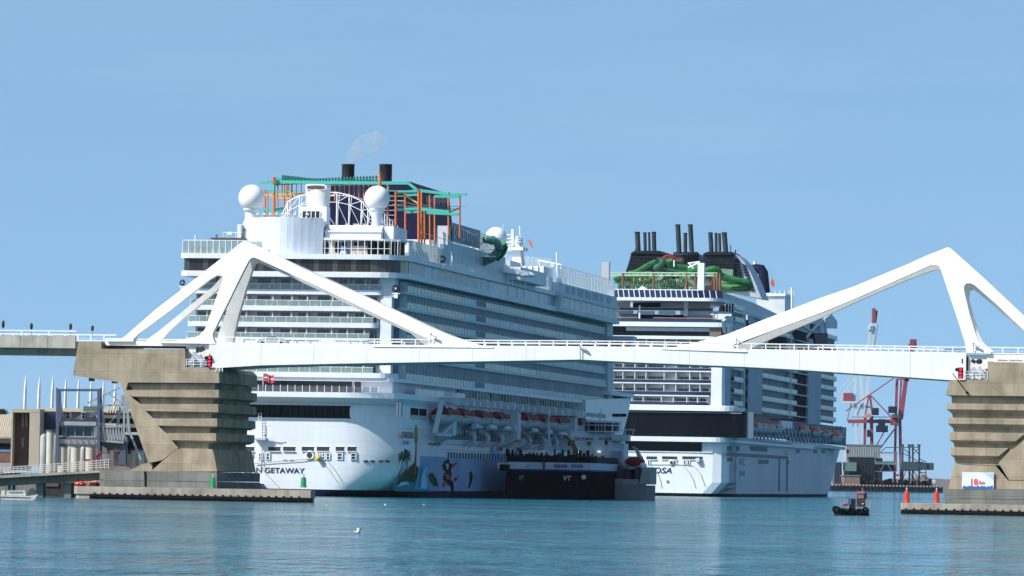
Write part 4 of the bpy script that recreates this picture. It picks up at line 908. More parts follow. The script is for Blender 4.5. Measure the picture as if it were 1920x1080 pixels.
# windscreen / railing round the top deck
for al_, ar_, bf in ((-22.7, -7.2, .9),):
    n = 13; st = (ar_ - al_) / n
    for k in range(n): put('glass_panel', panel_me, (al_ + k * st, bf, ZT), (st / 2.02, 1, 2.3)); MB().box(al_ + k * st - .05, al_ + k * st + .05, bf - .03, bf + .06, ZT, ZT + 2.45).build('rail_post', white_s, NS)
    MB().box(al_, ar_, bf - .03, bf + .06, ZT + 2.42, ZT + 2.52).build('top_rail', white_s, NS)
def side_screen(a, b0, b1, z0, h, step, mt=None, name='windscreen_panel', poststep=1):
    n = max(1, int((b1 - b0) / step)); st = (b1 - b0) / n; me = MB().box(0, .04, .08, st - .08, .1, h - .08).mesh(name, mt or bal)
    pm = MB().box(-.07, .11, -.08, .08, 0, h + .05).mesh('screen_post', white_s)
    for k in range(n):
        for nm, mm in ((name, me), ('screen_post', pm)):
            o = bpy.data.objects.new(nm, mm); COL.objects.link(o); o.parent = NS; o.location = (a, b0 + k * st, z0)
    MB().box(a - .05, a + .1, b0, b1, z0 + h, z0 + h + .1).build('screen_rail', white_s, NS)
side_screen(20.1, 6, 37, ZT, 3.0, 1.3)
side_screen(20.1, 46, 100, ZT, 3.2, 1.3, mat('frosted_screen', (.50, .55, .56), .3, .5, 1.0, 0, 0, .5, 0, (.12, .2, .24)))
side_screen(20.1, 100, 156, ZT, 2.9, 1.7, see_glass('screen_glass', (.45, .55, .58), .5))
side_screen(20.7, 158, 234, ZT + 2.1, 3.7, 2.0, see_glass('screen_glass_fwd', (.50, .58, .62), .45))
# upper tier on the side with the dark poolside sign board
MB().box(19.2, 20.3, 44, 100, ZT + 3.3, ZT + 4.6).build('upper_tier', shaded_side_white, NS)
MB().box(18, 20.3, 37, 44, ZT, ZT + 4).box(18, 20.2, 41, 44, ZT, ZT + 7.8).build('deck_locker', shaded_side_white, NS)
MB().box(20.2, 20.5, 44, 72, ZT + 4.9, ZT + 8.6).build('board_frame', mat('dark_board', (.03, .055, .065), .4), NS)
m = MB()
for k in range(6): m.box(20.5, 20.6, 45 + k * 4.4, 45.9 + k * 4.4, ZT + 5.6, ZT + 8.0); m.box(20.5, 20.6, 46 + k * 4.4, 48 + k * 4.4, ZT + (7.4 if k % 2 else 5.6), ZT + (8.0 if k % 2 else 6.2)); m.box(20.5, 20.6, 47.2 + k * 4.4, 48 + k * 4.4, ZT + 5.6, ZT + (8.0 if k % 3 else 7))
m.build('board_figures', steel_l, NS, 'stuff')
side_screen(20.0, 72, 98, ZT + 4.6, 3.6, 1.6, see_glass('screen_glass_up', (.30, .42, .45), .5))
# floodlight dishes on brackets (round black fans)
def fan(px, py, bb, r_, a=None):
    p = nb(px, py, bb) if a is None else na(px, py, a)
    m = MB()
    for k in range(10):
        t = k * math.pi / 5; u = V((math.cos(t), 0, math.sin(t))); w = V((-math.sin(t), 0, math.cos(t)))
        m.prism([p + u * r_ * .25 - w * .06, p + u * r_ - w * r_ * .2, p + u * r_ + w * r_ * .2, p + u * r_ * .25 + w * .06], V((0, .1, 0)))
    m.build('searchlight_blade', black, NS)
    MB().tube(p + V((0, -.12, 0)), p + V((0, .3, 0)), r_ * .3, n=12).build('searchlight_hub', steel_l, NS)
    MB().beam(p + V((0, .2, -r_)), p + V((0, .2, -r_ * 2.4)), r_ * .9, .2).beam(p + V((-r_, .1, -r_ * 1.3)), p + V((r_, .1, -r_ * 1.3)), .15).build('searchlight_bracket', white_s, NS)
fan(342, 530, .2, .6); fan(742, 541, 2.0, .75); fan(829, 486, 0, .8, 20.6)
# projecting curved screen wall
m = MB(); pts = []
xl, xrr = nb(462, 440, 5).x, nb(606, 440, 5).x; zt_ = nb(530, 409, 5).z
for k in range(17): t = k / 16; x = xl + (xrr - xl) * t; pts.append((x, 5 - 3.2 * math.sin(t * math.pi)))
bump_white = mat('canvas_white', (.66, .70, .74), .6, .12, .5, 0, 0, .3, .15, (.55, .61, .68), (1, 1, .35))
outer = [V((x, y, ZT)) for x, y in pts]; inner = [V((x, y + .4, ZT)) for x, y in pts][::-1]
for k in range(12):
    t0, t1 = k / 12, (k + 1) / 12; f = lambda t: (xl + (xrr - xl) * t, 5 - 3.2 * math.sin(t * math.pi))
    a0, a1 = f(t0), f(t1 - .0015)
    MB().hexa([(a0[0], a0[1], ZT), (a1[0], a1[1], ZT), (a1[0], a1[1] + .4, ZT), (a0[0], a0[1] + .4, ZT), (a0[0], a0[1], zt_), (a1[0], a1[1], zt_), (a1[0], a1[1] + .4, zt_), (a0[0], a0[1] + .4, zt_)]).build('screen_wall_panel', bump_white, NS)
MB().box(xl + .3, xrr - .3, 5.2, 12, ZT, zt_ - .4).build('stage_house', white2, NS)
m = MB(); random.seed(9)
for k in range(9): x = xl + 2.2 + k * 1.2; m.tube((x, 3.5, zt_), (x + .4, 3.5, zt_ + .6), .09, n=5); m.box(x + .1, x + .7, 3.2, 3.7, zt_ + .5, zt_ + .9)
m.build('stage_lamp', greyw, NS, 'stuff')
MB().box(nb(456, 0, 6).x, nb(463, 0, 6).x, 5, 8, nb(460, 450, 6).z, nb(460, 421, 6).z).build('deck_locker', white2, NS)
# bar under the wide canopy roof
cz = nb(680, 450, 2).z
m = MB(); x0, x1 = nb(608, 450, 2).x, nb(763, 452, 2).x
m.prism([V((x0, 9, cz)), V((x0, 1.6, cz)), V((x1 - 4.5, 1.6, cz - .1)), V((x1 - 1.5, 3.2, cz - .15)), V((x1, 6.5, cz - .2)), V((x1 - .5, 9, cz))], V((0, 0, .35))); m.build('canopy_roof', white2, NS)
for x in range(0, 12): 
    xx = x0 + .3 + x * 1.28; MB().box(xx - .05, xx + .05, 1.3, 1.42, ZT, cz).build('canopy_post', white_s, NS)
MB().box(x0, x1 - 3, 1.28, 1.4, ZT + 1.1, ZT + 1.18).build('top_rail', white_s, NS)
MB().box(x0, nb(700, 0, 6).x, 5.5, 9, ZT, cz).build('bar_room', beige, NS)
for x_ in (612, 634, 646, 670): MB().box(nb(x_, 0, 4).x, nb(x_ + 9, 0, 4).x, 5.35, 5.5, ZT + .6, cz - .3).build('bar_window', glass_d, NS)
MB().box(nb(667, 0, 4).x, nb(700, 0, 4).x, 3, 5, ZT, ZT + 1.7).build('bar_counter', mat('pink_counter', (.50, .40, .36), .5), NS)
MB().box(nb(701, 0, 4).x, nb(714, 0, 4).x, 2.8, 4, ZT, cz - .2).build('dark_door', glass_d, NS)
MB().box(nb(650, 0, 3).x, nb(659, 0, 3).x, 2.2, 3, ZT + .2, ZT + 1.6).build('blue_seat', mat('blue_cover', (.10, .22, .50), .5), NS)
MB().ball(nb(644, 474, 2.4), .5, 10, 6, 1.3, 1, .8).build('table_parasol', white_s, NS)
m = MB(); x0b = nb(609, 447, 6).x; x1b = nb(714, 447, 6).x; zA, zB, zC = nb(660, 448, 6).z, nb(660, 435, 6).z, nb(660, 421, 6).z
m.box(x0b, x1b, 6, 16, zA, zB); m.build('upper_house', white2, NS)
MB().box(x0b - .1, x1b + .2, 5.7, 16, zB, zB + .25).hexa([(x0b, 6.2, zB + .26), (x1b, 6.2, zB + .26), (x1b, 16, zB + .26), (x0b, 16, zB + .26), (x0b, 8.6, zC), (x1b - .1, 8.6, zC), (x1b - .1, 16, zC), (x0b, 16, zC)]).build('sloped_roof', white2, NS)
MB().box(x1b + .2, nb(748, 0, 9).x, 8, 20, ZT + 2.9, nb(700, 424, 8).z).build('side_house', white2, NS)
m = MB()
for x_ in (651, 666, 672, 684): p = nb(x_, 424, 9); m.tube(p + V((0, 0, -.6)), p + V((0, 0, .5)), .12, n=6); m.beam(p + V((-.4, 0, .4)), p + V((.5, 0, .1)), .2)
m.build('deck_fitting', steel_l, NS, 'stuff')
MB().box(nb(700, 0, 9).x, nb(767, 0, 9).x, 9.0, 9.3, ZT, cz).build('bar_dark_sheet', teak, NS)  # dark sheet put in for the dim bar interior under the canopy
for k_ in range(5): MB().box(nb(718 + k_ * 10, 0, 6).x, nb(719.5 + k_ * 10, 0, 6).x, 6, 6.15, ZT, cz).build('canopy_post', white_s, NS)
# radomes
def radome(px, py, rpx, b, ped, lab=None):
    c = nb(px, py, b); r_ = rpx / 8550 * (855 + b)
    MB().ball(c, r_, 32, 20).build('radome', smooth_dome, NS)
    cl, ch, cr_ = ped
    MB().lathe((c.x + cl, c.y, c.z - r_ * ch), [(r_ * .62, .55), (r_ * .62, -.15), (r_ * .5, -.3)], 24).build('radome_collar', white2, NS)
    return c, r_
smooth_dome = mat('radome_white', (.80, .79, .77), .45, .03, .3)
c, r_ = radome(472, 371, 25, 8, (0, .95, 0))
MB().lathe((c.x, c.y, nb(472, 432, 8).z), [(1.9, 0), (1.9, .5), (1.2, 2.2), (1.3, nb(0, 396, 8).z - nb(0, 432, 8).z)], 20).build('radome_pedestal', white2, NS)
c, r_ = radome(707, 372, 24, 9, (0, .95, 0))
MB().lathe((c.x, c.y, nb(707, 425, 9).z), [(.95, 0), (.95, 2.2), (1.5, 3.0), (1.5, nb(707, 394, 9).z - nb(707, 425, 9).z)], 20).build('radome_pedestal', white2, NS)
# ventilator with rounded mouth
q = nb(595, 350, 12); zv0, zv1 = nb(595, 425, 12).z, nb(595, 346, 12).z; xv = q.x
def vent_ring(z, w, d, b0): return [(xv + w * max(-1, min(1, 1.25 * math.cos(t))) , b0 + d * math.sin(t), z) for t in [2 * math.pi * k / 20 for k in range(20)]]
rw = nb(616, 350, 12).x - q.x
rows = [vent_ring(zv0, rw * .9, 2, 13), vent_ring(nb(0, 390, 12).z, rw * .86, 1.9, 13), vent_ring(zv1 - 1.0, rw, 2.1, 12.8), vent_ring(zv1 - .1, rw, 2.0, 12.8)]
mv = MB(); mv.grid([r + [r[0]] for r in rows], True); mv.build('ventilator', mat('ventilator_white', (.76, .73, .70), .5, .08, .4), NS)
MB().prism([V((xv + rw * .95 * max(-1, min(1, 1.3 * math.cos(t))), 10.78, zv1 - .62 + .55 * math.sin(t))) for t in [2 * math.pi * k / 20 for k in range(20)]], V((0, .3, 0))).build('ventilator_lip', white2, NS)
MB().prism([V((xv + rw * .78 * max(-1, min(1, 1.3 * math.cos(t))), 10.7, zv1 - .62 + .36 * math.sin(t))) for t in [2 * math.pi * k / 20 for k in range(20)]], V((0, .25, 0))).build('ventilator_mouth', teak, NS)
MB().prism([V(p) for p in vent_ring(zv1 - .1, rw, 2.0, 12.8)], V((0, 0, .12))).build('ventilator_cap', white2, NS)
a = nb(562, 396, 10); c = nb(612, 410, 10)
MB().box(a.x, c.x, 10, 13, c.z - 1, a.z + .9).build('ventilator_house', white2, NS)
a = nb(567, 396, 9.9); c = nb(600, 408, 9.9); MB().box(a.x, c.x, 9.85, 10, c.z, a.z).build('louvre_window', glass_br, NS)
for k in range(5): x = a.x + (c.x - a.x) * k / 4; MB().box(x - .06, x + .06, 9.78, 9.9, c.z, a.z).build('louvre_bar', white_s, NS)
# curved tube truss dome
m = MB(); apx = [(528, 412), (531, 398), (540, 378), (562, 367), (600, 361), (632, 361), (655, 366), (678, 377), (690, 392), (700, 412)]
ap = [nb(x, y, 20) for x, y in apx]; ap2 = [p + V((0, 9, 0)) for p in ap]; lo_ = [V((p.x, 20, nb(0, 418, 20).z - .5)) for p in ap]; mid = [nb(x, min(y + 18, 412), 20) for x, y in apx]
for i in range(len(ap) - 1):
    m.tube(ap[i], ap[i + 1], .11, n=5); m.tube(ap2[i], ap2[i + 1], .11, n=5); m.tube(mid[i], mid[i + 1], .07, n=5); m.tube(mid[i], ap[i + 1], .06, n=4)
for i in range(1, len(ap) - 1): m.tube(ap[i], lo_[i], .12, n=5); m.tube(ap[i] + V((.5, 0, 0)), lo_[i], .07, n=4); m.tube(ap[i], ap2[i], .07, n=4); m.tube(mid[i], lo_[i + 1], .05, n=4)
m.build('arched_truss', white_s, NS)
m = MB()
for k in range(9):
    p = nb(706 + k * 5, 388 + k * 4.5, 20 + k); q_ = V((p.x, p.y, ZT + 3)); m.tube(p, q_, .07, n=4)
    if k: m.tube(pp, p, .07, n=4); m.tube(pp, q_, .05, n=4); m.tube(V((pp.x, pp.y, (pp.z + ZT) / 2 + 1)), V((p.x, p.y, (p.z + ZT) / 2 + 1)), .05, n=4)
    pp = p
m.build('stair_truss', white_s, NS)
# funnel block and exhaust stacks
bF = 70
a = nb(618, 345, bF); c = nb(786, 440, bF)
fz = nb(0, 341, bF).z; f0 = ZT
m = MB(); pr = [(612, 440), (618, 350), (640, 341), (770, 341), (786, 352), (796, 440)]
m.prism([V((nb(x, y, bF).x, bF, nb(x, y, bF).z)) for x, y in pr], V((0, 30, 0))); m.build('funnel_casing', navy, NS)
m = MB()
for k in range(9): z = nb(0, 355 + k * 9, bF).z; m.box(nb(730, 0, bF).x, nb(768, 0, bF).x, bF - .5, bF, z, z + .18)
for k in range(6): x = nb(640 + k * 22, 0, bF).x; m.box(x, x + .3, bF - .3, bF, nb(0, 425, bF).z, nb(0, 395, bF).z)
m.build('funnel_grille', steel, NS, 'stuff')
for x in (653, 723.5):
    p = nb(x, 308, bF + 5); q_ = nb(x, 345, bF + 5)
    MB().lathe((p.x, p.y, q_.z), [(1.3, 0), (1.3, p.z - q_.z - .25), (1.36, p.z - q_.z - .2), (1.36, p.z - q_.z), (1.1, p.z - q_.z)], 20).build('exhaust_stack', soot, NS)
# rope course: posts, beams, ropes
def post(x, y0, y1, b, mt=orange, w=.42):
    p = nb(x, y0, b); q_ = nb(x, y1, b); MB().tube(q_, p, w / 2, n=8).build('course_post', mt, NS)
    MB().tube(p, p + V((0, 0, .15)), w * .75, n=8).build('post_cap', orange, NS)
def beam(x0, y0, x1, y1, b, mt=teal, w=.5, b2=None, h=.55):
    p = nb(x0, y0, b); q_ = nb(x1, y1, b if b2 is None else b2); MB().beam(p, q_, w, h).build('course_beam', mt, NS)
for x, y0, y1, b, w in ((514, 334, 408, 24, .55), (533, 345, 408, 34, .35), (540, 345, 406, 40, .4), (712.5, 325, 375, 24, .55), (727, 347, 427, 30, .4), (742, 359, 430, 26, .45), (760, 364, 450, 34, .4), (785, 357, 458, 28, .5), (790.5, 356, 458, 34, .45), (796, 397, 458, 38, .35), (806, 368, 458, 40, .35), (815, 370, 458, 44, .35), (841, 362, 446, 40, .4), (862, 369, 450, 44, .4), (497, 358, 408, 32, .35), (502, 360, 408, 30, .25), (548, 358, 406, 44, .25), (521, 350, 408, 44, .25)):
    post(x, y0, y1, b, orange, w)
post(513.6, 344, 362, 23.8, teal, .58); post(728, 350, 372, 29.8, teal, .44)
for x0, y0, x1, y1, b, h in ((487, 342.5, 514, 340, 26, .5), (514, 341, 712, 343, 25, .6), (512, 335, 560, 333, 34, .4), (712, 343, 765, 343, 28, .6), (765, 343, 782, 356, 28, .5), (744, 361, 783, 358, 30, .5), (762, 366, 785, 365, 34, .4), (785, 357, 842, 364, 32, .55), (815, 368, 862, 369, 38, .5), (838, 364, 875, 364.5, 44, .4), (742, 393, 785, 391, 30, .5), (762, 398, 790, 397, 34, .4), (790, 392, 842, 397, 34, .6), (800, 399, 860, 402, 40, .5), (494, 393, 513, 391, 32, .5), (513, 394, 530, 391, 34, .5), (490, 399, 530, 397, 36, .4), (500, 358, 548, 359, 40, .4)):
    beam(x0, y0, x1, y1, b, teal, .6, None, h)
for x0, y0, x1, y1, b in ((497, 366, 570, 363, 32), (505, 370, 545, 372, 36), (732, 368, 762, 368, 30), (762, 368, 785, 382, 30), (842, 398, 862, 390, 40), (545, 361, 570, 364, 38)):
    beam(x0, y0, x1, y1, b, yellow, .4, None, .3)
# roller track: rippled double rail over the course
m = MB()
for (x0, y0, x1, y1, b) in ((512, 340, 711, 332, 26), (530, 331, 620, 341, 30), (620, 341, 700, 339, 30)):
    n = 34
    for k in range(n):
        p = nb(x0 + (x1 - x0) * k / n, y0 + (y1 - y0) * k / n, b); q_ = nb(x0 + (x1 - x0) * (k + 1) / n, y0 + (y1 - y0) * (k + 1) / n, b)
        m.beam(p, q_, .3, .14); m.beam(p + V((0, 0, -.7)), q_ + V((0, 0, -.7)), .3, .14); m.box(p.x - .07, p.x + .07, p.y - .5, p.y + .5, p.z - .75, p.z + .28)
m.build('rail_track', mat('dark_teal', (.02, .22, .18), .5, .2, 2), NS)
for k in range(22):
    x = 520 + k * 9; y1 = 374 if x < 600 else 376
    if 575 < x < 616: continue
    p = nb(x, 344, 26); q_ = nb(x, y1 - (k % 3) * 3, 26); MB().tube(p, q_, .09 if k % 3 else .16, n=5).build('hanging_rope', mat('rope_orange', (.50, .18, .10), .7) if 'rope_orange' not in bpy.data.materials else bpy.data.materials['rope_orange'], NS)
m = MB()
for x0_ in (634, 668):
    for k in range(6): p = nb(x0_, 350 + k * 4, 27); q_ = nb(x0_ + 9, 350 + k * 4, 27); m.tube(p, q_, .05, n=4)
for k in range(14):
    x = 800 + k * 3; m.tube(nb(x, 368, 40), nb(x, 380 + (k % 3) * 2, 40), .035, n=4)
for x0_, y0_, x1_, y1_ in ((500, 372, 575, 376), (735, 385, 862, 392), (785, 384, 875, 388), (742, 376, 785, 385), (798, 438, 900, 470), (735, 383, 760, 383), (862, 428, 893, 442)):
    m.tube(nb(x0_, y0_, 34), nb(x1_, y1_, 34), .05, n=4)
m.build('safety_cable', steel, NS, 'stuff')
# navy casing steps behind right part
MB().box(nb(748, 0, 60).x, nb(796, 0, 60).x, 60, 68, ZT + 2, nb(0, 380, 60).z).build('casing_annex', navy, NS)
MB().box(nb(745, 0, 40).x, nb(815, 0, 40).x, 40, 60, ZT, nb(0, 448, 40).z + .5).build('deck_plinth', white2, NS)
# left part of the top deck: bar with brown roof, plant boxes
m = MB(); a = nb(397, 449, 4); c = nb(460, 449, 4); m.box(a.x, c.x, 3, 9, a.z, a.z + .3); m.build('brown_canopy', teak, NS)
MB().box(nb(370, 0, 4).x, nb(396, 0, 4).x, 3, 7, ZT, nb(0, 460, 4).z).build('hot_tub', mat('tub_grey', (.16, .17, .17), .5), NS)
MB().box(nb(398, 0, 4).x, nb(425, 0, 4).x, 3.4, 6, ZT, nb(0, 462, 4).z).build('deck_locker', beige_l, NS)
for x_ in (400, 412, 430, 446): MB().box(nb(x_, 0, 3.2).x - .07, nb(x_, 0, 3.2).x + .07, 3.1, 3.3, ZT, a.z).build('canopy_post', steel, NS)
m = MB(); 
for k in range(6): p = nb(418 + k * 8, 437, 6); m.tube(V((p.x, 6, p.z)), V((p.x, 6, p.z - 1.5)), .05, n=4)
m.tube(nb(418, 436, 6), nb(460, 436, 6), .06, n=4); m.tube(nb(366, 440, 4), nb(366, 450, 4), .12, n=6); m.box(nb(437, 0, 6).x, nb(444, 0, 6).x, 5.6, 6.2, nb(0, 437, 6).z, nb(0, 432, 6).z); m.build('antenna_rail', white_s, NS, 'stuff')
MB().box(nb(413, 0, 5).x, nb(416, 0, 5).x, 5, 5.4, nb(0, 447, 5).z, nb(0, 436, 5).z).build('blue_post', mat('blue_paint', (.05, .15, .32), .5), NS)
# forward mast area
bM = 175
c = nb(930, 446, 120); r_ = 20.5 / 8550 * 975
MB().ball(c, r_, 32, 20).build('radome', smooth_dome, NS)
MB().lathe((c.x, c.y, ZT + 2), [(1.6, 0), (1.6, 2.4), (1.3, c.z - ZT - 2 - r_ + .3)], 16).build('radome_pedestal', white2, NS)
m = MB(); f = lambda x, y, b=150: nb(x, y, b)
a = f(983, 462); c2 = f(1013, 520)
mast = [(975, 436, 985, 460), (985, 440, 1000, 462), (965, 455, 985, 470)]
mm = MB(); mm.hexa([(f(968, 0).x, 150, f(0, 520).z), (f(990, 0).x, 150, f(0, 520).z), (f(990, 0).x, 154, f(0, 520).z), (f(968, 0).x, 154, f(0, 520).z), (f(969, 0).x, 150, f(0, 438).z), (f(981, 0).x, 150, f(0, 438).z), (f(981, 0).x, 154, f(0, 438).z), (f(969, 0).x, 154, f(0, 438).z)])
mm.box(f(948, 0).x, f(990, 0).x, 149, 155, f(0, 462).z, f(0, 456).z); mm.build('radar_mast', white2, NS)
mm = MB(); mm.tube(f(962, 460), f(962, 430), .35, n=8); mm.tube(f(968, 462), f(960, 434), .15, n=5); mm.tube(f(955, 462), f(961, 434), .15, n=5)
for y_, w_ in ((433, 8), (440, 6), (447, 7), (453, 9)): mm.box(f(962 - w_, 0).x, f(962 + w_, 0).x, 149.6, 150.4, f(0, y_ + 1).z, f(0, y_).z)
for y_ in (436, 441, 446): mm.box(f(976, 0).x, f(986, 0).x, 149.4, 150, f(0, y_ + .8).z, f(0, y_).z)
for x_ in (943, 975, 974): mm.tube(f(x_, 440), f(x_, 420 + (x_ - 940) / 12), .06, n=4)
for k in range(8): mm.tube(f(946 + k * 4.6, 462), f(946 + k * 4.6, 452), .07, n=4)
mm.build('mast_array', white_s, NS, 'stuff')
# forward houses and glazed screens
def fbox(x0, x1, y0, y1, b, d, name, mt): 
    return MB().box(nb(x0, 0, b).x, nb(x1, 0, b).x, b, b + d, nb((x0 + x1) / 2, y1, b).z, nb((x0 + x1) / 2, y0, b).z).build(name, mt, NS)
fbox(900, 936, 484, 500, 95, 12, 'deckhouse', white2); fbox(936, 965, 488, 505, 110, 12, 'deckhouse', shaded_side_white); fbox(905, 985, 500, 525, 104, 30, 'deckhouse', white2)
fbox(969, 1027, 499, 524, 150, 12, 'bulkhead', greyw)
for k in range(6): fbox(971 + k * 11, 972.5 + k * 11, 498, 524, 149.6, .3, 'bulkhead_stiffener', white_s)
for k in range(12): fbox(945 + k * 8.2, 952 + k * 8.2, 476 + k * .8, 494 + k * .8, 165, .1, 'windscreen_panel', see_glass('wind_glass', (.45, .52, .56), .5) if 'wind_glass' not in bpy.data.materials else bpy.data.materials['wind_glass'])
for x_ in (937, 949, 961, 975, 985): 
    p = nb(x_, 505 + (x_ - 937) * .18, 100); MB().lathe((p.x, p.y, p.z - .5), [(.0001, 1.2), (1.0, 1.0), (2.0, .45), (2.3, 0), (2.2, -.05)][::-1], 14).tube((p.x, p.y, p.z - 3), p, .08, n=5).build('deck_parasol', white_s, NS)
m = MB(); m.tube(f(1008, 488), f(1053, 497), .2, n=6); m.tube(f(1044, 512), f(1044, 473), .15, n=6); m.tube(f(1010, 488), f(1012, 500), .1, n=5); m.tube(f(1053, 497), f(1052, 505), .1, n=5); m.box(f(1042, 0).x, f(1047, 0).x, 150, 150.4, f(0, 491).z, f(0, 487).z)
m.build('crane_davit', white_s, NS)
# ship rope flag on the mast
p = f(990, 452); fl = empty('signal_flag', NF.o + NF.X * p.x + NF.Y * p.y + NF.Z * p.z, -NF.th); tag(fl, 'small red and yellow flag drooping from the radar mast', 'flag')
MB().prism([V((0, 0, .3)), V((.6, 0, .1)), V((1.3, 0, -1.6)), V((.7, 0, -1.2))], V((0, .05, 0))).build('cloth', mat('flag_redorange', (.50, .08, .03), .7), fl); MB().tube((0, 0, -1), (0, 0, .5), .04, n=5).build('halyard', steel, fl)
# grey-green tube slide curling off the side
m = MB(); sp = [(908, 449), (922, 450), (932, 455), (936, 464), (931, 475), (921, 484), (908, 490), (893, 493)]
pts = [na(x, y, 21 + 1.6 * math.sin(math.pi * i / 7)) for i, (x, y) in enumerate(sp)]
pts = [V((21 + 1.8 * math.sin(math.pi * i / 7), 62 + 14 * math.sin(i * .62 + .4), na(x, y, 21).z)) for i, (x, y) in enumerate(sp)]
pts = []
for i, (x, y) in enumerate(sp): p = nb(x, y, 70 + 1.2 * i); pts.append(p)
MB().path(pts, [.75, .78, .8, .85, .9, .9, .9, .85], 12).build('tube_slide', slide_t, NS)
MB().path([p + V((.75, 2, .1)) for p in pts[2:6]], .7, 12).build('tube_slide', slide_g, NS)
for i in (1, 3, 5): p, q_ = pts[i], pts[i + 1]; d = (q_ - p).normalized(); MB().tube(p - d * .12, p + d * .12, 1.0, n=12).build('slide_flange', slide_d, NS)
m = MB()
for x0_, y0_, x1_, y1_ in ((893, 446, 920, 449), (893, 455, 925, 456), (893, 446, 893, 480), (905, 448, 905, 480), (918, 450, 900, 472), (895, 480, 930, 481), (900, 456, 920, 476), (892, 468, 925, 468)): m.tube(nb(x0_, y0_, 74), nb(x1_, y1_, 74), .12, n=5)
m.box(nb(889, 0, 74).x, nb(893, 0, 74).x, 74, 78, nb(0, 458, 74).z, nb(0, 442, 74).z); m.build('slide_tower', white_s, NS)
fbox(843, 858, 425, 448, 60, 5, 'second_ventilator', shaded_side_white)
def fixn(mb):
    me = mb.mesh('t', greyw); import bmesh; bm = bmesh.new(); bm.from_mesh(me); bmesh.ops.remove_doubles(bm, verts=bm.verts, dist=.001); bmesh.ops.recalc_face_normals(bm, faces=bm.faces)
    o_ = MB(); o_.v = [tuple(v.co) for v in bm.verts]; bm.verts.index_update(); o_.f = [tuple(v.index for v in f.verts) for f in bm.faces]; o_.sm = [True] * len(o_.f); bm.free(); return o_
# thin smoke from the nearer stack
sm = bpy.data.materials.new('thin_smoke'); sm.use_nodes = True; sn = sm.node_tree.nodes; sL = sm.node_tree.links; sn.clear()
so_ = sn.new('ShaderNodeOutputMaterial'); pv = sn.new('ShaderNodeVolumePrincipled'); pv.inputs['Color'].default_value = (.9, .9, .92, 1)
tc = sn.new('ShaderNodeTexCoord'); nz = sn.new('ShaderNodeTexNoise'); nz.inputs['Scale'].default_value = .35; nz.inputs['Detail'].default_value = 4; mr = sn.new('ShaderNodeMapRange'); mr.inputs['From Min'].default_value = .38; mr.inputs['From Max'].default_value = .75; mr.inputs['To Max'].default_value = .38
sL.new(tc.outputs['Object'], nz.inputs['Vector']); sL.new(nz.outputs[0], mr.inputs[0]); sL.new(mr.outputs[0], pv.inputs['Density']); sL.new(pv.outputs[0], so_.inputs['Volume'])
p = nb(653, 308, bF + 5); se = MB(); se.path([V((0, 0, .1)), V((.8, 0, 1.6)), V((2.0, 0, 3.0)), V((3.8, 0, 4.2)), V((6.0, 0, 4.9)), V((8.2, 0, 5.2))], [1.0, 1.5, 2.0, 2.3, 2.1, 1.0], 12)
sk = fixn(se).build('funnel_smoke', sm, None, 'stuff'); sk.location = NF.o + NF.X * p.x + NF.Y * p.y + NF.Z * p.z; sk.rotation_euler = (0, 0, -NF.th)
tag(sk, 'thin white smoke drifting right from the left exhaust stack', 'smoke')

# flared bow beyond the superstructure
q = [na(x, y, 20.4) for x, y in ((1098, 750), (1183, 746), (1179, 772), (1168, 815), (1158, 850), (1150, 900), (1098, 900))]
MB().prism([V((20.4, p.y, p.z)) for p in q], V((-12, 0, 0))).build('bow_flare', HS2, NS)
MB().box(6, 21.2, na(1140, 745, 20.4).y, na(1183, 745, 20.4).y, q[1].z, q[1].z + .9).build('bow_deck_edge', white2, NS)
for k in range(7):
    p = na(1149 + k * 3.4, 781, 20.5); r2 = na(1149 + k * 3.4, 775.5, 20.5); MB().box(20.4, 20.6, p.y, p.y + 3.4, p.z, r2.z).build('bow_window', dark, NS)
# ================================================================== RIGHT CRUISE SHIP
MF = Fr(1362, 1285, 21.5, 11.0)
gb = MF.b; ga = MF.a
GS = MF.empty('cruise_ship')
tag(GS, 'right white cruise ship with black and white funnels and green water slides, behind the bridge', 'cruise ship')
def gz(y, x=1270, b=0): return gb(x, y, b).z
def gbox(x0, x1, y0, y1, b, d, name, mt, parent=None):
    return MB().box(gb(x0, 0, b).x, gb(x1, 0, b).x, b, b + d, gb((x0 + x1) / 2, y1, b).z, gb((x0 + x1) / 2, y0, b).z).build(name, mt, parent or GS)
HB = 21.5
def mwid(z): return HB if z > 4 else HB - (4 - z) * .9
def mrows(zs):
    rows = []
    for z in zs:
        L = 296 + z * 4.4; w = mwid(z); r = []
        def ww(b_): return HB if b_ < 215 else max(.2, HB * (1 - ((b_ - 215) / (L - 215)) ** 2.9))
        for b_ in (L, L - 10, L - 30, L - 60, 215, 60, 20): r.append((-ww(b_), b_, z))
        r += [(-w, 1.2, z), (-w + 1.6, 0, z), (-10, -.1, z), (0, -.1, z), (10, -.1, z), (w - 4, .0, z), (w - 1.6, .6, z), (w - .3, 2.2, z), (w, 5, z)]
        for b_ in (20, 60, 215, L - 60, L - 30, L - 10, L): r.append((ww(b_) if b_ > 20 else HB, b_, z))
        rows.append(r)
    return rows
zk = gz(815)
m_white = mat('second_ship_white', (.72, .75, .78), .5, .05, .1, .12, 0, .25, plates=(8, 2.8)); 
m_side = mat('second_ship_shaded_side', (.58, .63, .68), .6, .12, .08, .2, 0, .15, plates=(10, 2.8))  # darker copy of the ship white: shade of the side in its colour
hr = mrows([.9, 2.5, 4, 8, 12, zk])
MB().grid(hr, False, skip=lambda i, k: k >= 16).build('hull', m_white, GS)
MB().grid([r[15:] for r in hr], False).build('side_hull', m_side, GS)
MB().grid(mrows([-3, 0, .9]), False).build('boot_topping', black, GS)
MB().prism([V(p) for p in hr[-1]], V((0, 0, .06))).build('main_deck', greyw, GS)
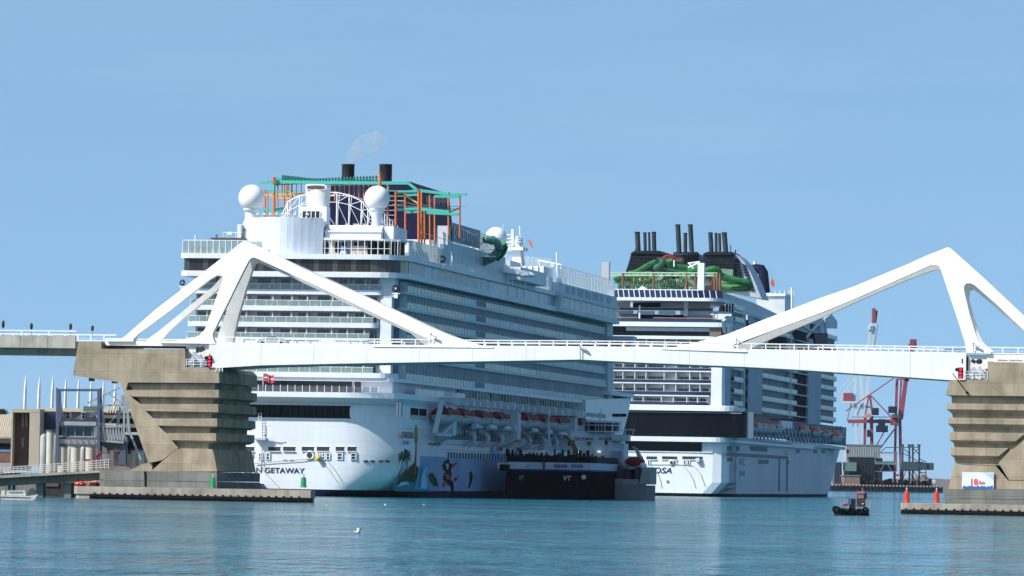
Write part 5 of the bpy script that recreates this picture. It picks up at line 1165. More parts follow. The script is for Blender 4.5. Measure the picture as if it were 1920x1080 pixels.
# ledge above the hull, black glass gallery, white ledge
def mslab(name, z0, z1, bf, ar, b1, mt, cr=3, al=None):
    al = -ar if al is None else al
    pts = [(al, bf + cr)] + [(al + cr - cr * math.cos(t * math.pi / 10), bf + cr - cr * math.sin(t * math.pi / 10)) for t in range(1, 6)] + [(ar - cr + cr * math.sin(t * math.pi / 12), bf + cr - cr * math.cos(t * math.pi / 12)) for t in range(7)] + [(ar, b1), (al, b1)]
    return MB().prism([V((x, y, z0)) for x, y in pts], V((0, 0, z1 - z0))).build(name, mt, GS)
xr = lambda x, y=800, b=0: gb(x, y, b).x
mslab('gallery_sill', gz(828), gz(819), -2.0, 22.3, 190, m_white, 5)
mslab('gallery_glass', gz(819), gz(770), -.6, xr(1393) + 1.0, 14, glass_d, 4)
MB().box(-20, xr(1391), -.8, -.6, gz(773.5), gz(772.8)).build('gallery_mullion', greyw, GS)
for k in range(14): MB().box(-6 + k * 2.2, -5.95 + k * 2.2, -.66, -.6, gz(818), gz(771)).build('gallery_mullion', black, GS)
mslab('gallery_roof', gz(770), gz(762), -1.8, xr(1384), 14, m_white, 5); mslab('gallery_roof', gz(762), gz(759.5), -.8, xr(1374), 10, m_white, 4)
mslab('lower_sill', gz(848), gz(846.5), -.35, 18, 3, m_white, 1)
gbox(1165, 1329, 828, 846, -.25, .5, 'aft_window_strip', glass_d)
# superstructure block and stern balconies
mslab('superstructure', gz(762), gz(600), 2.5, 19.6, 205, m_white, 2)
rowy = [(743, 760), (720, 741), (697, 719), (675, 697), (653, 674), (636, 652)]
mwin = MB().box(0, 2.1, 0, .06, 0, 1.9).box(2.2, 4.2, 0, .06, 0, 1.9).mesh('cabin_window', glass_b)
for i, (y0, y1) in enumerate(rowy):
    zt_, zb_ = gz(y0), gz(y1); xa = -19; xb = xr(1334.5 if i else 1330, 720, 1)
    MB().box(xa, xb, 2.2, 2.6, zb_, zt_).build('balcony_recess', beige_l, GS)
    MB().box(xa, xb + .1, -.3, 2.9, zt_, zt_ + (gz(rowy[i][0] - 2.2) - zt_)).build('balcony_slab', m_white, GS)
    MB().box(xa, xb, -.2, -.12, zb_, zb_ + (1.05 if i else .8)).build('balcony_glass', bal_dark, GS)
    MB().box(xa, xb, -.22, -.1, zb_ + 1.05, zb_ + 1.13).build('balcony_rail', greyw, GS)
    x = xb - .6; k = 0; ws = (2.6, 3.0, 3.9, 3.4, 5.2, 3.2, 3.4, 3.0, 3.2, 4.0)
    for k, w in enumerate(ws):
        x -= w
        if x < xa: break
        MB().box(x - .09, x + .09, -.1, 2.4, zb_, zt_).build('cabin_divider', m_white, GS)
        if k % 5 != 3: o = put('cabin_window', mwin, (x + .5, 2.12, zb_ + .05), (min(1, (w - .9) / 4.3), 1, min(1, (zt_ - zb_ - .3) / 1.95)), parent=GS)
MB().box(xr(1334.5, 720, 1), 19.8, -.3, 6, gz(760), gz(636)).build('corner_tower', m_white, GS)
mslab('balcony_slab', gz(636), gz(630), -.35, 18.6, 5, m_white, 2)
# upper lounge: dark windows, white band, open terrace decks, bow-tie rail
mslab('upper_lounge_glass', gz(630), gz(613), .8, xr(1361, 620), 8, glass_d, 1.5)
gbox(1184, 1340, 614, 621, .6, .3, 'lounge_blind', steel_l); gbox(1340, 1362, 614, 630, .6, .3, 'lounge_blind', mat('bronze_blind', (.16, .12, .10), .5))
mslab('terrace_band', gz(612.5), gz(604), -.3, xr(1361, 608), 10, m_white, 2.5)
mslab('terrace_glass', gz(604), gz(598), -.2, xr(1356, 600), 10, bal_dark, 2)
for y0, y1, x0, x1, b, mt, nm in ((583, 590, 1204, 1236, 5, m_white, 'terrace_parapet'), (583, 591, 1244, 1275, 5, m_white, 'terrace_parapet'), (583, 590, 1285, 1340, 5, m_white, 'terrace_parapet'), (582, 588, 1144, 1196, 5, steel_l, 'terrace_parapet'),
                          (566, 577, 1145, 1190, 7, beige_l, 'terrace_wall'), (567, 577, 1196, 1247, 7, dark, 'terrace_opening'), (567, 577, 1247, 1340, 7.5, beige_l, 'terrace_wall'), (577, 582, 1144, 1345, 4.5, mat('navy_panel', (.03, .04, .08), .4), 'terrace_panel'),
                          (588, 598, 1146, 1205, 4, mat('shade_panel', (.12, .13, .16), .5), 'terrace_opening'), (590, 604, 1205, 1345, 6, dark, 'terrace_opening')):
    gbox(x0, x1, y0, y1, b, 1.0, nm, mt)
m = MB()
for k in range(28): p = gb(1288 + k * 1.9, 595, 3); m.box(p.x, p.x + .16, 3, 3.3, gz(597), gz(588 + (k % 3)))
m.build('stacked_lounger', steel_l, GS, 'stuff')
gbox(1147, 1159, 584.5, 588, 3, 2, 'red_parasol', red)
m = MB()
for x0, y0, x1, y1 in ((1143, 577, 1340, 577), (1143, 595.5, 1195, 595.5), (1225, 596, 1345, 597.5), (1143, 577, 1143, 597), (1354, 570, 1346, 586), (1346, 586, 1335, 592), (1344, 586, 1345, 597)): m.tube(gb(x0, y0, 1), gb(x1, y1, 1), .12, n=5)
m.build('terrace_rail', mat('rail_rust', (.35, .22, .20), .5), GS)
MB().box(xr(1193), xr(1196), .8, 1.4, gz(603), gz(573)).build('white_mast', m_white, GS)
MB().box(xr(1276), xr(1284), 2.5, 3.4, gz(592), gz(565)).build('terrace_stair', beige_l, GS)
# sun deck: white soffit band, raked glass screen with posts
mslab('sun_deck_band', gz(564.5), gz(558.5), -1.6, xr(1352, 560), 40, m_white, 4, xr(1132))
x0, x1 = xr(1152, 550), xr(1350, 550); n = 20
for k in range(n):
    a0 = x0 + (x1 - x0) * k / n; a1 = a0 + (x1 - x0) / n; bf = -1.2 + (0 if k < 14 else (k - 14) ** 2 * .22); bf2 = -1.2 + (0 if k < 13 else (k - 13) ** 2 * .22)
    zt_, zb_ = gz(543.5), gz(558.4)
    MB().hexa([(a0 + .12, bf, zb_), (a1, bf2, zb_), (a1, bf2 + .1, zb_), (a0 + .12, bf + .1, zb_), (a0 + .12 - .5, bf + 1, zt_), (a1 - .5, bf2 + 1, zt_), (a1 - .5, bf2 + 1.1, zt_), (a0 + .12 - .5, bf + 1.1, zt_)]).build('screen_pane', bal_dark, GS)
    MB().beam((a0, bf - .05, zb_), (a0 - .5, bf + .95, zt_), .2).build('screen_post', m_white, GS)
MB().beam((x0 - 1, -.2, gz(543.5)), (x1 - 6, -.2, gz(543.5)), .25).build('screen_rail', m_white, GS)
MB().hexa([(x0 - 2.2, -1.2, gz(558.4)), (x0, -1.2, gz(558.4)), (x0, 2, gz(558.4)), (x0 - 2.2, 2, gz(558.4)), (x0 - 1.5, -.2, gz(543.5)), (x0 + .3, -.2, gz(543.5)), (x0 + .3, 2, gz(543.5)), (x0 - 1.5, 2, gz(543.5))]).build('white_screen_end', m_white, GS)
# starboard flare of the sun deck
za, zb2, zc = gz(543), gz(560), gz(575)
m = MB(); m.hexa([(19.0, 8, zb2 - .5), (21.2, 60, zb2 - 2.5), (21.2, 128, zb2 - 3.5), (19, 128, zb2 - 3.5), (17.5, 8, za), (19.8, 60, za - 1), (19.8, 120, za - 2.4), (17.5, 120, za - 2.4)]); m.build('sun_deck_flare', steel_l, GS)
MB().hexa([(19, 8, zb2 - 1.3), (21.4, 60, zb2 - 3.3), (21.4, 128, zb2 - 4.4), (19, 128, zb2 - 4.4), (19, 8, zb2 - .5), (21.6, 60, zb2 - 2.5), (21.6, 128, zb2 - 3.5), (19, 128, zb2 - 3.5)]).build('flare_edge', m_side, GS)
# raised wedge with black grille windows (starboard upper side)
def sidepoly(pts, name, mt, a=20.2, d=-2.0):
    q = [ga(x, y, a) for x, y in pts]; return MB().prism([V((a, p.y, p.z)) for p in q], V((d, 0, 0))).build(name, mt, GS)
sidepoly([(1356, 572), (1377, 570), (1377, 585), (1354, 584)], 'dark_bay', dark, 20.4, -1)
for x in (1360, 1366, 1371, 1376): sidepoly([(x, 571), (x + .8, 571), (x + .8, 585), (x, 585)], 'bay_post', m_white, 20.6, -.3)
for i, (p0, p1) in enumerate(((588, 596), (598, 606), (609, 617))): sidepoly([(1363, p0 + 4), (1397, p0 + 8), (1397, p0 + 9.5), (1363, p0 + 5.5)], 'side_gallery_line', steel_l, 20.5, -.2)
sidepoly([(1358, 602), (1366, 593), (1400, 600), (1400, 640), (1362, 636)], 'wedge_wall', m_side, 20.5, -.8)
sidepoly([(1379, 604), (1392, 602), (1392, 612), (1378, 611)], 'wedge_window', steel, 20.7, -.2)
# starboard side: four zones of balcony stacks and blank panels, traced at their real places along the ship
side_blank = mat('blank_side_panel', (.33, .39, .46), .6, .12, .1, .1, 0, .15)
glass_side = mat('side_glass_strip', (.075, .10, .14), .5, .5, .5, 0, 0, .15)
zt0 = gz(636); zb0 = gz(762)
ndk = 9; deckz = [ga(1400, 762 - 22.3 * k, 20).z for k in range(ndk)]
lev = [ga(1463, 776 - 20.9 * k, 20).z for k in range(9)]
MB().box(19.3, 19.9, 6, 205, gz(765), gz(640)).build('side_wall', side_blank, GS)
def px2b(x, y=740, a=20.5): return ga(x, y, a).y
zones = [(1374, 1391, 0), (1427, 1492, 1), (1492, 1513, 2), (1537, 1566, 3)]
b_end = px2b(1568)
MB().box(20.2, 20.8, px2b(1401), px2b(1427), lev[0] - 1, lev[8]).build('blank_panel', side_blank, GS)
MB().box(20.2, 20.9, px2b(1513), px2b(1537), lev[0] - 2, lev[8] - 2).build('blank_panel', side_blank, GS)
for x0, x1, t in zones:
    b0, b1 = px2b(x0), px2b(x1)
    MB().box(19.8, 20.0, b0, b1, lev[0] - 1, lev[8]).build('recess_wall', glass_side if t != 2 else dark, GS)
    for k in range(9):
        z = lev[k] + (.8 if t == 0 else 0)
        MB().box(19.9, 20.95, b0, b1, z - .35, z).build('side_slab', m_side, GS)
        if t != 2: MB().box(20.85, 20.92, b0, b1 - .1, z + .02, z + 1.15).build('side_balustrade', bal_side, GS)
for x in (1479,): MB().box(19.9, 21.1, px2b(x), px2b(x) + 1.0, lev[0] - 1, lev[8]).build('side_pilaster', m_side, GS)
MB().box(19.9, 21.1, px2b(1391.5), px2b(1393), lev[0] - 1, lev[8]).build('side_pilaster', m_side, GS)
for k in range(8): MB().box(19.9, 20.7, px2b(1393.5), px2b(1400.5), lev[k] + .2, lev[k] + 2.0).build('dark_loggia', dark, GS)
# forward rounded front with rows of windows, above bridge
b0, b1 = px2b(1556), px2b(1580)
front = MB(); zl = [gz(836), gz(762), gz(720), gz(680), gz(640), gz(610), gz(590)]
fr_pts = [(19.5, 205), (19.5, 230), (17, 243), (11, 251), (0, 254), (-19, 254), (-19, 205)]
zf0, zf1 = ga(1570, 815, 20).z, ga(1550, 592, 20).z
n_l = 10
for k in range(n_l):
    z0_ = zf0 + (zf1 - zf0) * k / n_l; z1_ = zf0 + (zf1 - zf0) * (k + 1) / n_l; tap = 1 - .02 * k
    MB().prism([V((x, 205 + (y - 205) * (1 - .018 * k), z0_)) for x, y in fr_pts], V((0, 0, (z1_ - z0_) * .52))).build('front_tier', m_side, GS)
    MB().prism([V((x * .985, 205 + (y - 205) * (1 - .022 * k), z0_ + (z1_ - z0_) * .52)) for x, y in fr_pts], V((0, 0, (z1_ - z0_) * .48))).build('front_window_tier', glass_side, GS)
    if k < 5:
        for j in range(6): MB().box(19.45, 19.62, 212 + j * 3.2, 214.2 + j * 3.2, z0_ + .25, z0_ + (z1_ - z0_) * .47).build('front_window', dark, GS)
# dark bridge block and mast near the forward top
sidepoly([(1527, 625), (1552, 624), (1552, 648), (1530, 648)], 'dark_block', navy, 21.5, -6)
sidepoly([(1445, 630), (1475, 632), (1475, 650), (1442, 650)], 'dark_bay', dark, 21.3, -3)
sidepoly([(1487, 624), (1508, 622), (1512, 636), (1492, 637)], 'dark_bay', dark, 21.3, -3)
m = MB()
for x0_, y0_, x1_, y1_ in ((1511, 634, 1540, 600), (1500, 608, 1522, 622), (1548, 598, 1548, 625), (1545, 600, 1558, 590), (1526, 620, 1526, 646), (1400, 520, 1400, 521)): m.tube(ga(x0_, y0_, 20), ga(x1_, y1_, 20), .5, n=6)
m.build('forward_frame', m_side, GS, 'stuff')
sidepoly([(1546, 594), (1552, 588), (1562, 592), (1570, 603), (1570, 616), (1546, 610)], 'bridge_dome', m_side, 19, -36)
for px_, py_, r_ in ((1475, 592, 1.5), (1526, 598, 1.1)): p = ga(px_, py_, 14); MB().ball(p, r_, 16, 10).tube(p, p - V((0, 0, 4)), .5).build('small_radome', m_white, GS)
sidepoly([(1450, 602), (1497, 590), (1546, 594), (1546, 650), (1450, 650)], 'upper_forward_house', m_side, 18.5, -30)
# boxes: forward white house by the mast
a = gb(1437, 553, 130); MB().box(gb(1427, 0, 130).x, gb(1480, 0, 130).x, 130, 150, gb(0, 600, 130).z if 0 else gb(1455, 600, 130).z, gb(1455, 555, 130).z).build('forward_house', greyw, GS)
MB().box(gb(1425, 0, 129.5).x, gb(1481, 0, 129.5).x, 129.3, 151, gb(1455, 555, 130).z, gb(1455, 550.5, 130).z).build('forward_house_roof', m_white, GS)
m = MB()
for k in range(7): m.tube(gb(1426 + k * 9, 551, 130), gb(1426 + k * 9, 544, 130), .12, n=4)
m.tube(gb(1485, 580, 130), gb(1485, 539, 130), .35, n=6); m.tube(gb(1489, 562, 130), gb(1489, 545, 130), .1, n=4)
m.tube(gb(1421, 545, 110), gb(1415, 490, 110), .5, n=6)
for k in range(6): m.box(gb(1414 - 2, 0, 110).x, gb(1432 - k, 0, 110).x, 110, 110.3, gb(1415, 512 + k * 6, 110).z, gb(1415, 511 + k * 6, 110).z)
m.build('mast_array', m_white, GS, 'stuff')
# ---- funnels
def fprism(pts, b, d, name, mt): return MB().prism([gb(x, y, b) for x, y in pts], V((0, d, 0))).build(name, mt, GS)
def grille(x0, x1, y0, y1, b, nx, ny, name, mt, sk=0.0):
    m = MB(); 
    for i in range(nx + 1): x = x0 + (x1 - x0) * i / nx; m.beam(gb(x + sk, y0, b), gb(x, y1, b), .5)
    for j in range(ny + 1): y = y0 + (y1 - y0) * j / ny; m.beam(gb(x0 + sk * (1 - j / ny), y, b), gb(x1 + sk * (1 - j / ny), y, b), .45)
    return m.build(name, mt, GS)
fdark = mat('funnel_black', (.012, .014, .022), .5, .3, .5, 0, 0, .2)
fblue = mat('funnel_blue_grey', (.10, .13, .17), .6, .2, .3, 0, 0, .2)
bf = 62
fprism([(1184, 476), (1235, 472), (1252, 476), (1256, 512), (1230, 545), (1160, 545), (1166, 515), (1173, 510)], bf, 14, 'funnel_core', mat('funnel_brown_black', (.05, .035, .035), .6, .4, .6, 0, 0, .2))
fprism([(1173, 510), (1187, 474), (1190, 474), (1178, 512), (1174, 545), (1160, 545), (1165, 520)], bf - 1, 12, 'funnel_side', fdark)
grille(1178, 1236, 475, 508, bf - 1.2, 11, 5, 'funnel_grille', fdark, 7)
MB().prism([gb(x, y, bf - 2) for x, y in ((1182, 475), (1190, 470), (1236, 470), (1250, 474), (1256, 482), (1240, 476))], V((0, 14, 0))).build('funnel_rim', fdark, GS)
fprism([(1262, 478), (1310, 476), (1310, 490), (1262, 490)], bf + 10, 8, 'funnel_core', fdark); grille(1264, 1309, 474, 494, bf + 8, 10, 3, 'funnel_grille', fdark); fprism([(1263, 490), (1309, 490), (1305, 540), (1260, 540)], bf + 10, 8, 'funnel_base', fdark)
fprism([(1320, 476), (1372, 474), (1378, 505), (1376, 545), (1318, 545), (1317, 500)], bf, 16, 'funnel_core', bpy.data.materials['funnel_brown_black'])
grille(1318, 1374, 476, 505, bf - 1.2, 11, 5, 'funnel_grille', fdark, 2); MB().prism([gb(x, y, bf - 2) for x, y in ((1318, 476), (1326, 472), (1372, 472), (1376, 476), (1370, 478), (1322, 478))], V((0, 16, 0))).build('funnel_rim', fdark, GS)
fprism([(1374, 474), (1384, 480), (1396, 492), (1408, 512), (1418, 535), (1428, 560), (1374, 550)], bf + 1, 16, 'funnel_fin', steel_l)
for k in range(13):
    y = 485 + k * 4.6; xa_ = 1377; xb_ = 1377 + 9 + k * .9; m = MB(); m.hexa
    fprism([(xa_, y), (xb_, y + 1.0), (xb_, y + 3.8), (xa_, y + 2.8)], bf + .6, .5, 'fin_louvre', fdark)
    if k > 1: fprism([(xb_ + 5, y + 1), (xb_ + 9 + k * .7, y + 2.5), (xb_ + 9 + k * .7, y + 5.2), (xb_ + 5, y + 3.8)], bf + .6, .5, 'fin_louvre', fdark)
fprism([(1374, 505), (1340, 503), (1330, 508), (1345, 530), (1374, 530)], bf - 3, 3, 'green_fairing', mat('pale_green_paint', (.16, .24, .19), .5, .2, .5))
for x0, x1, y0, y1, w in ((1195, 1197, 436, 476, 5), (1209, 1210, 437, 476, 3.2), (1217, 1218, 437, 476, 2.4), (1226, 1227, 436, 476, 4.3), (1271, 1273.5, 422, 474, 4.8), (1285, 1285, 438, 474, 3.6), (1294.5, 1297, 422, 474, 4.6), (1332, 1334, 437, 474, 4.4), (1342.5, 1343, 438, 474, 2.8), (1349, 1350, 439, 474, 2.8), (1358, 1361, 437, 474, 5.0), (1370, 1370, 461, 474, .9), (1379, 1379, 470, 478, 1.3), (1192, 1192, 467, 476, 1.2)):
    p = gb(x0, y0, bf + 6); q_ = gb(x1, y1, bf + 6); rr_ = w * 1347 / 8550
    MB().tube(q_, p, rr_, rr_ * .98, 14).build('exhaust_pipe', mat('pipe_steel', (.035, .045, .05), .45, .4, .5, 0, .3) if 'pipe_steel' not in bpy.data.materials else bpy.data.materials['pipe_steel'], GS)
    MB().tube(p, p + V((0, 0, .2)), rr_ * 1.1, n=14).build('pipe_collar', black, GS)
# hooked duct
MB().path([gb(1410, 506, 100), gb(1418, 504, 100), gb(1428, 505, 100), gb(1431, 511, 100), gb(1433, 530, 100), gb(1435, 549, 100)], 1.5, 8).build('hooked_duct', navy, GS)
# towers
for x0, x1, y0, y1 in ((1136, 1150, 491, 543), (1316, 1328, 493, 546)):
    gbox(x0, x1, y0, y1, 6, 2.2, 'screen_tower', mat('tower_grey', (.42, .43, .45), .5, .05, .5) if x0 < 1200 else m_white)
# ---- green water park
def slide(pts, r_, mt, b0, b1, nm='water_slide'):
    n = len(pts); q = [gb(x, y, b0 + (b1 - b0) * i / (n - 1)) for i, (x, y) in enumerate(pts)]
    # smooth with catmull-rom
    out_ = []
    for i in range(n - 1):
        p0, p1, p2, p3 = q[max(0, i - 1)], q[i], q[i + 1], q[min(n - 1, i + 2)]
        for k in range(5): t = k / 5; out_.append(.5 * ((2 * p1) + (p2 - p0) * t + (2 * p0 - 5 * p1 + 4 * p2 - p3) * t * t + (3 * p1 - p0 - 3 * p2 + p3) * t ** 3))
    out_.append(q[-1]); return MB().path(out_, r_ * .8, 10).build(nm, mt, GS)
slide([(1232, 490), (1220, 494), (1206, 502), (1194, 509), (1180, 512)], .85, slide_g, 40, 50)
slide([(1255, 488), (1258, 496), (1266, 500), (1284, 502), (1300, 504), (1318, 500)], 1.2, slide_g, 30, 34)
slide([(1246, 486), (1238, 498), (1230, 503), (1242, 508), (1262, 510), (1290, 512), (1310, 508)], 1.1, slide_d, 34, 40)
slide([(1290, 512), (1302, 508), (1318, 510), (1336, 505), (1346, 508), (1352, 518), (1380, 526), (1400, 530), (1405, 535), (1396, 540), (1370, 539), (1350, 536)], 1.35, slide_g, 24, 34)
slide([(1154, 526), (1165, 522), (1180, 524), (1200, 530), (1215, 528), (1225, 520), (1216, 514), (1196, 518), (1178, 520), (1160, 530)], 1.15, slide_g, 22, 36)
slide([(1238, 520), (1244, 526), (1256, 530), (1275, 528), (1290, 522), (1300, 530), (1320, 536)], 1.3, slide_d, 22, 30)
slide([(1160, 536), (1180, 540), (1210, 538), (1240, 540), (1270, 536)], 1.2, slide_d, 20, 26)
slide([(1290, 514), (1296, 526), (1312, 532), (1330, 528)], 1.1, mat('pale_slide', (.25, .38, .27), .4), 26, 28)
slide([(1243, 485), (1250, 480), (1262, 482), (1268, 484)], .45, red, 38, 40)
gbox(1240, 1288, 483, 490, 42, 3, 'slide_platform', teak); gbox(1170, 1330, 528, 545, 40, 4, 'splash_backdrop', slide_d)
m = MB()
for y in (511, 516):   m.beam(gb(1130, y, 14), gb(1345, y + 1, 14), .35)
for k in range(28): x = 1130 + k * 7.7; m.beam(gb(x, 511 if k % 2 else 516, 14), gb(x + 7.7, 516 if k % 2 else 511, 14), .2)
m.build('ropeway_truss', mat('pale_green_truss', (.35, .50, .33), .5), GS)
rust = mat('rust_post', (.20, .09, .05), .6, .3, 1)
for x in (1129, 1168, 1225, 1287, 1304, 1313, 1340, 1345, 1350): 
    p = gb(x, 512 if x < 1330 else 512, 14); q_ = gb(x, 543, 14); MB().tube(q_, p, .32, n=6).build('ropeway_post', rust, GS)
m = MB(); random.seed(21)
for k in range(70):
    x = random.uniform(1160, 1350); y = random.uniform(515, 535); l = random.uniform(4, 12); m.tube(gb(x, y, 18 + k % 7), gb(x + random.choice((0, 0, l, -l * .4)), min(543, y + l), 18 + k % 7), .13, n=4)
m.build('slide_support', rust, GS, 'stuff')
m = MB()
for k in range(60):
    x = random.uniform(1165, 1330); y = random.uniform(520, 541); l = random.uniform(3, 8); m.tube(gb(x, y, 16), gb(x + random.uniform(-3, 3), y + l, 16), .1, n=4)
m.build('splash_rail', mat('pale_green_rail', (.35, .55, .38), .5), GS, 'stuff')
m = MB(); m.prism([gb(1194, 543, 12), gb(1204, 536, 12), gb(1214, 543, 12)], V((0, 3, 0))); m.build('tent', m_white, GS)
m = MB()
for x0_, y0_, x1_, y1_ in ((1290, 502, 1312, 492), (1312, 492, 1312, 502), (1292, 494, 1300, 503), (1290, 494, 1312, 491), (1264, 488, 1264, 500), (1360, 490, 1312, 490)): m.tube(gb(x0_, y0_, 20), gb(x1_, y1_, 20), .25, n=5) if x0_ < 1350 else None
m.build('white_trestle', m_white, GS)
# ---- transom fittings
for x0, x1 in ((1183, 1219), (1226, 1245), (1255, 1283), (1293, 1330)):
    gbox(x0, x1, 856, 861.5, -.22, .3, 'mooring_slot', dk); gbox(x0 - .6, x1 + .6, 861.6, 863, -.4, .4, 'slot_sill', m_white)
for x in (1216, 1230, 1254, 1279, 1297, 1304):
    if x in (1254,): p = gb(x + 5, 867, -.3); MB().lathe((0, 0, 0), [(.8, 0), (.8, .2), (.5, .25)], 14).build('round_fairlead', m_white, GS).matrix_local = Matrix.Translation(p) @ Matrix.Rotation(R(90), 4, 'X'); MB().tube(p + V((0, -.3, 0)), p, .45, n=10).build('fairlead_mouth', dk, GS)
    else: gbox(x - 2.6, x + 3.4, 863, 871, -.35, .3, 'fairlead_frame', m_white); gbox(x - .8, x + 1.2, 864, 870, -.42, .2, 'fairlead_mouth', dk)
gbox(1318, 1325, 859, 866, -1.2, 1.0, 'bracket_box', beige_l)
A = gb(1259.5, 887.5, 0)
tt = text('GRANDIOSA', 'lettering', ink, GS, (0, 0, 0), (1, 0, 0), (0, 0, 1), 1.0, None, .03, .01, .25)
xs_ = [v.co.x for v in tt.data.vertices]; zs_ = [v.co.z for v in tt.data.vertices]; sc_ = (A.x - gb(1205, 887, 0).x) / ((max(xs_) - min(xs_)) * 4.75 / 9); hh = gb(1240, 877, 0).z - gb(1240, 887.5, 0).z
for v in tt.data.vertices: v.co.x = (v.co.x - max(xs_)) * sc_ + A.x; v.co.y -= .2; v.co.z = (v.co.z / max(zs_)) * hh + A.z
m = MB(); p = gb(1252, 903, -.2); m.lathe((0, 0, 0), [(.42, 0), (.42, .04), (.32, .04), (.32, 0)], 16); o = m.build('thruster_mark', gl, GS); o.matrix_local = Matrix.Translation(p) @ Matrix.Rotation(R(90), 4, 'X')
MB().beam(p + V((-.25, 0, -.25)), p + V((.25, 0, .25)), .08).beam(p + V((-.25, 0, .25)), p + V((.25, 0, -.25)), .08).build('thruster_mark', gl, GS)
m = MB()
for pts_ in (((1219, 871), (1232, 884), (1238, 900), (1241, 915)), ((1283, 876), (1292, 885), (1300, 900), (1304, 915)), ((1303, 876), (1314, 890), (1322, 912)), ((1218, 871), (1270, 871), (1300, 873))): m.path([gb(x, y, -.25) for x, y in pts_], .07, 5)
m.build('mooring_line', bpy.data.materials['rope'], GS)
# ---- side hull details: vents, emblem, doors
def sv(x0, x1, y0, y1, name, mt, a=HB, d=.12):
    p = ga(x0, y0, a); q_ = ga(x1, y1, a); return MB().box(a, a + d, p.y, q_.y, q_.z, p.z).build(name, mt, GS)
vg = mat('side_vent_dark', (.07, .10, .13), .6)
for x in (1365, 1367.5, 1370, 1380, 1382.5, 1385): sv(x, x + 1.2, 836, 846, 'side_vent', vg)
for k in range(14): sv(1406 + k * 2.35, 1407.3 + k * 2.35, 836 + k * .15, 845 + k * .15, 'side_vent', vg)
for k in range(7): sv(1422 + k * 2.8, 1423.6 + k * 2.8, 862, 870, 'side_vent', vg)
for k in range(4): sv(1365 + k * 2.2, 1366.4 + k * 2.2, 858, 865, 'side_vent', vg)
for x in (1474, 1477.5): sv(x, x + 1.6, 863, 871, 'side_vent', vg)
for x0, x1 in ((1492, 1499), (1525, 1532), (1540, 1547)): sv(x0, x1, 842, 850, 'side_window', vg)
sv(1460, 1461.5, 855, 922, 'fender_groove', vg, HB, .15); sv(1474.5, 1476, 855, 922, 'fender_groove', vg, HB, .15); sv(1362, 1475, 854.5, 855.3, 'knuckle_line', vg, HB, .08)
text('ART', 'lettering', mat('yellow_lettering', (.50, .42, .08), .5), GS, (HB + .06, ga(1470, 853, HB).y, ga(1470, 853, HB).z), (0, 1, 0), (0, 0, 1), 1.25, 10.5, .03, .05)
text('MSC', 'lettering', gl, GS, (HB + .06, ga(1385, 872, HB).y, ga(1385, 872, HB).z), (0, 1, 0), (0, 0, 1), 2.0, 13.0, .03, .03); text('CRUISES', 'lettering', gl, GS, (HB + .06, ga(1385, 884, HB).y, ga(1385, 892, HB).z), (0, 1, 0), (0, 0, 1), 1.4, 13.0, .03, .03)
p = ga(1379, 876, HB); em = MB()
for k in range(8):
    t = k * math.pi / 4; L = (7 if k % 4 == 0 else 6.5) if k % 2 == 0 else 2.2
    ly = 5.5 if k in (0, 4) else L; u = V((0, math.cos(t) * ly, math.sin(t) * (7.2 if k == 6 else (3.6 if k == 2 else L * .6)))); w = V((0, -math.sin(t), math.cos(t))) * .5
    em.prism([V((HB + .03, p.y, p.z)) - w, V((HB + .03, p.y, p.z)) + u, V((HB + .03, p.y, p.z)) + w], V((.08, 0, 0)))
em.build('compass_star_emblem', gl, GS)
# boat bays and orange lifeboats
def bay(x0, x1, y0, y1): 
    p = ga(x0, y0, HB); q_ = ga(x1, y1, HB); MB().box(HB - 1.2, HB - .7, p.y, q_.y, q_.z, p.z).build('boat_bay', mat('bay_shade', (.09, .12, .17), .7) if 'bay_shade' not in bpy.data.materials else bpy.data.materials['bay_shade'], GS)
MB().box(18.5, 22.3, 8, px2b(1480, 830, HB), ga(1420, 829, HB).z, ga(1420, 825, HB).z).build('boat_deck_edge', m_side, GS)
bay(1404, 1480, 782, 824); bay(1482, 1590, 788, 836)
MB().box(18.5, 22.0, px2b(1483, 830, HB), px2b(1583, 830, HB), ga(1500, 836.5, HB).z, ga(1500, 831, HB).z).build('boat_deck_edge', m_side, GS)
MB().box(HB - .7, HB + .3, px2b(1464, 800, HB), px2b(1484, 800, HB), ga(1470, 803, HB).z, ga(1470, 789, HB).z).build('white_locker', m_white, GS)
m = MB(); random.seed(4)
for k in range(26):
    x = 1406 + k * 6.8; 
    if x > 1580: break
    m.beam(ga(x, 800, HB + .2), ga(x + 7, 823 if x < 1480 else 830, HB + .2), .5); m.beam(ga(x + 7, 803, HB), ga(x, 823 if x < 1480 else 830, HB), .35)
m.build('davit_linkage', steel_l, GS, 'stuff')
A2, B2, C2, D2 = lifeboat_meshes(14.0)
m2A = A2.mesh('canopy', orange_c); m2B = B2.mesh('hull', m_side); m2C = C2.mesh('window', mat('pink_stripe', (.48, .34, .32), .5)); m2D = D2.mesh('fender_rail', m_side)
lab2 = ['orange lifeboat nearest the black glass gallery', 'second orange lifeboat from the black glass gallery', 'third orange lifeboat from the black glass gallery', 'fourth orange lifeboat from the gallery, beside the white locker', 'orange lifeboat just forward of the hull recess step', 'orange lifeboat amid the davit struts forward of the step', 'orange lifeboat second from the bow end', 'largest-looking orange tender farthest towards the bow']
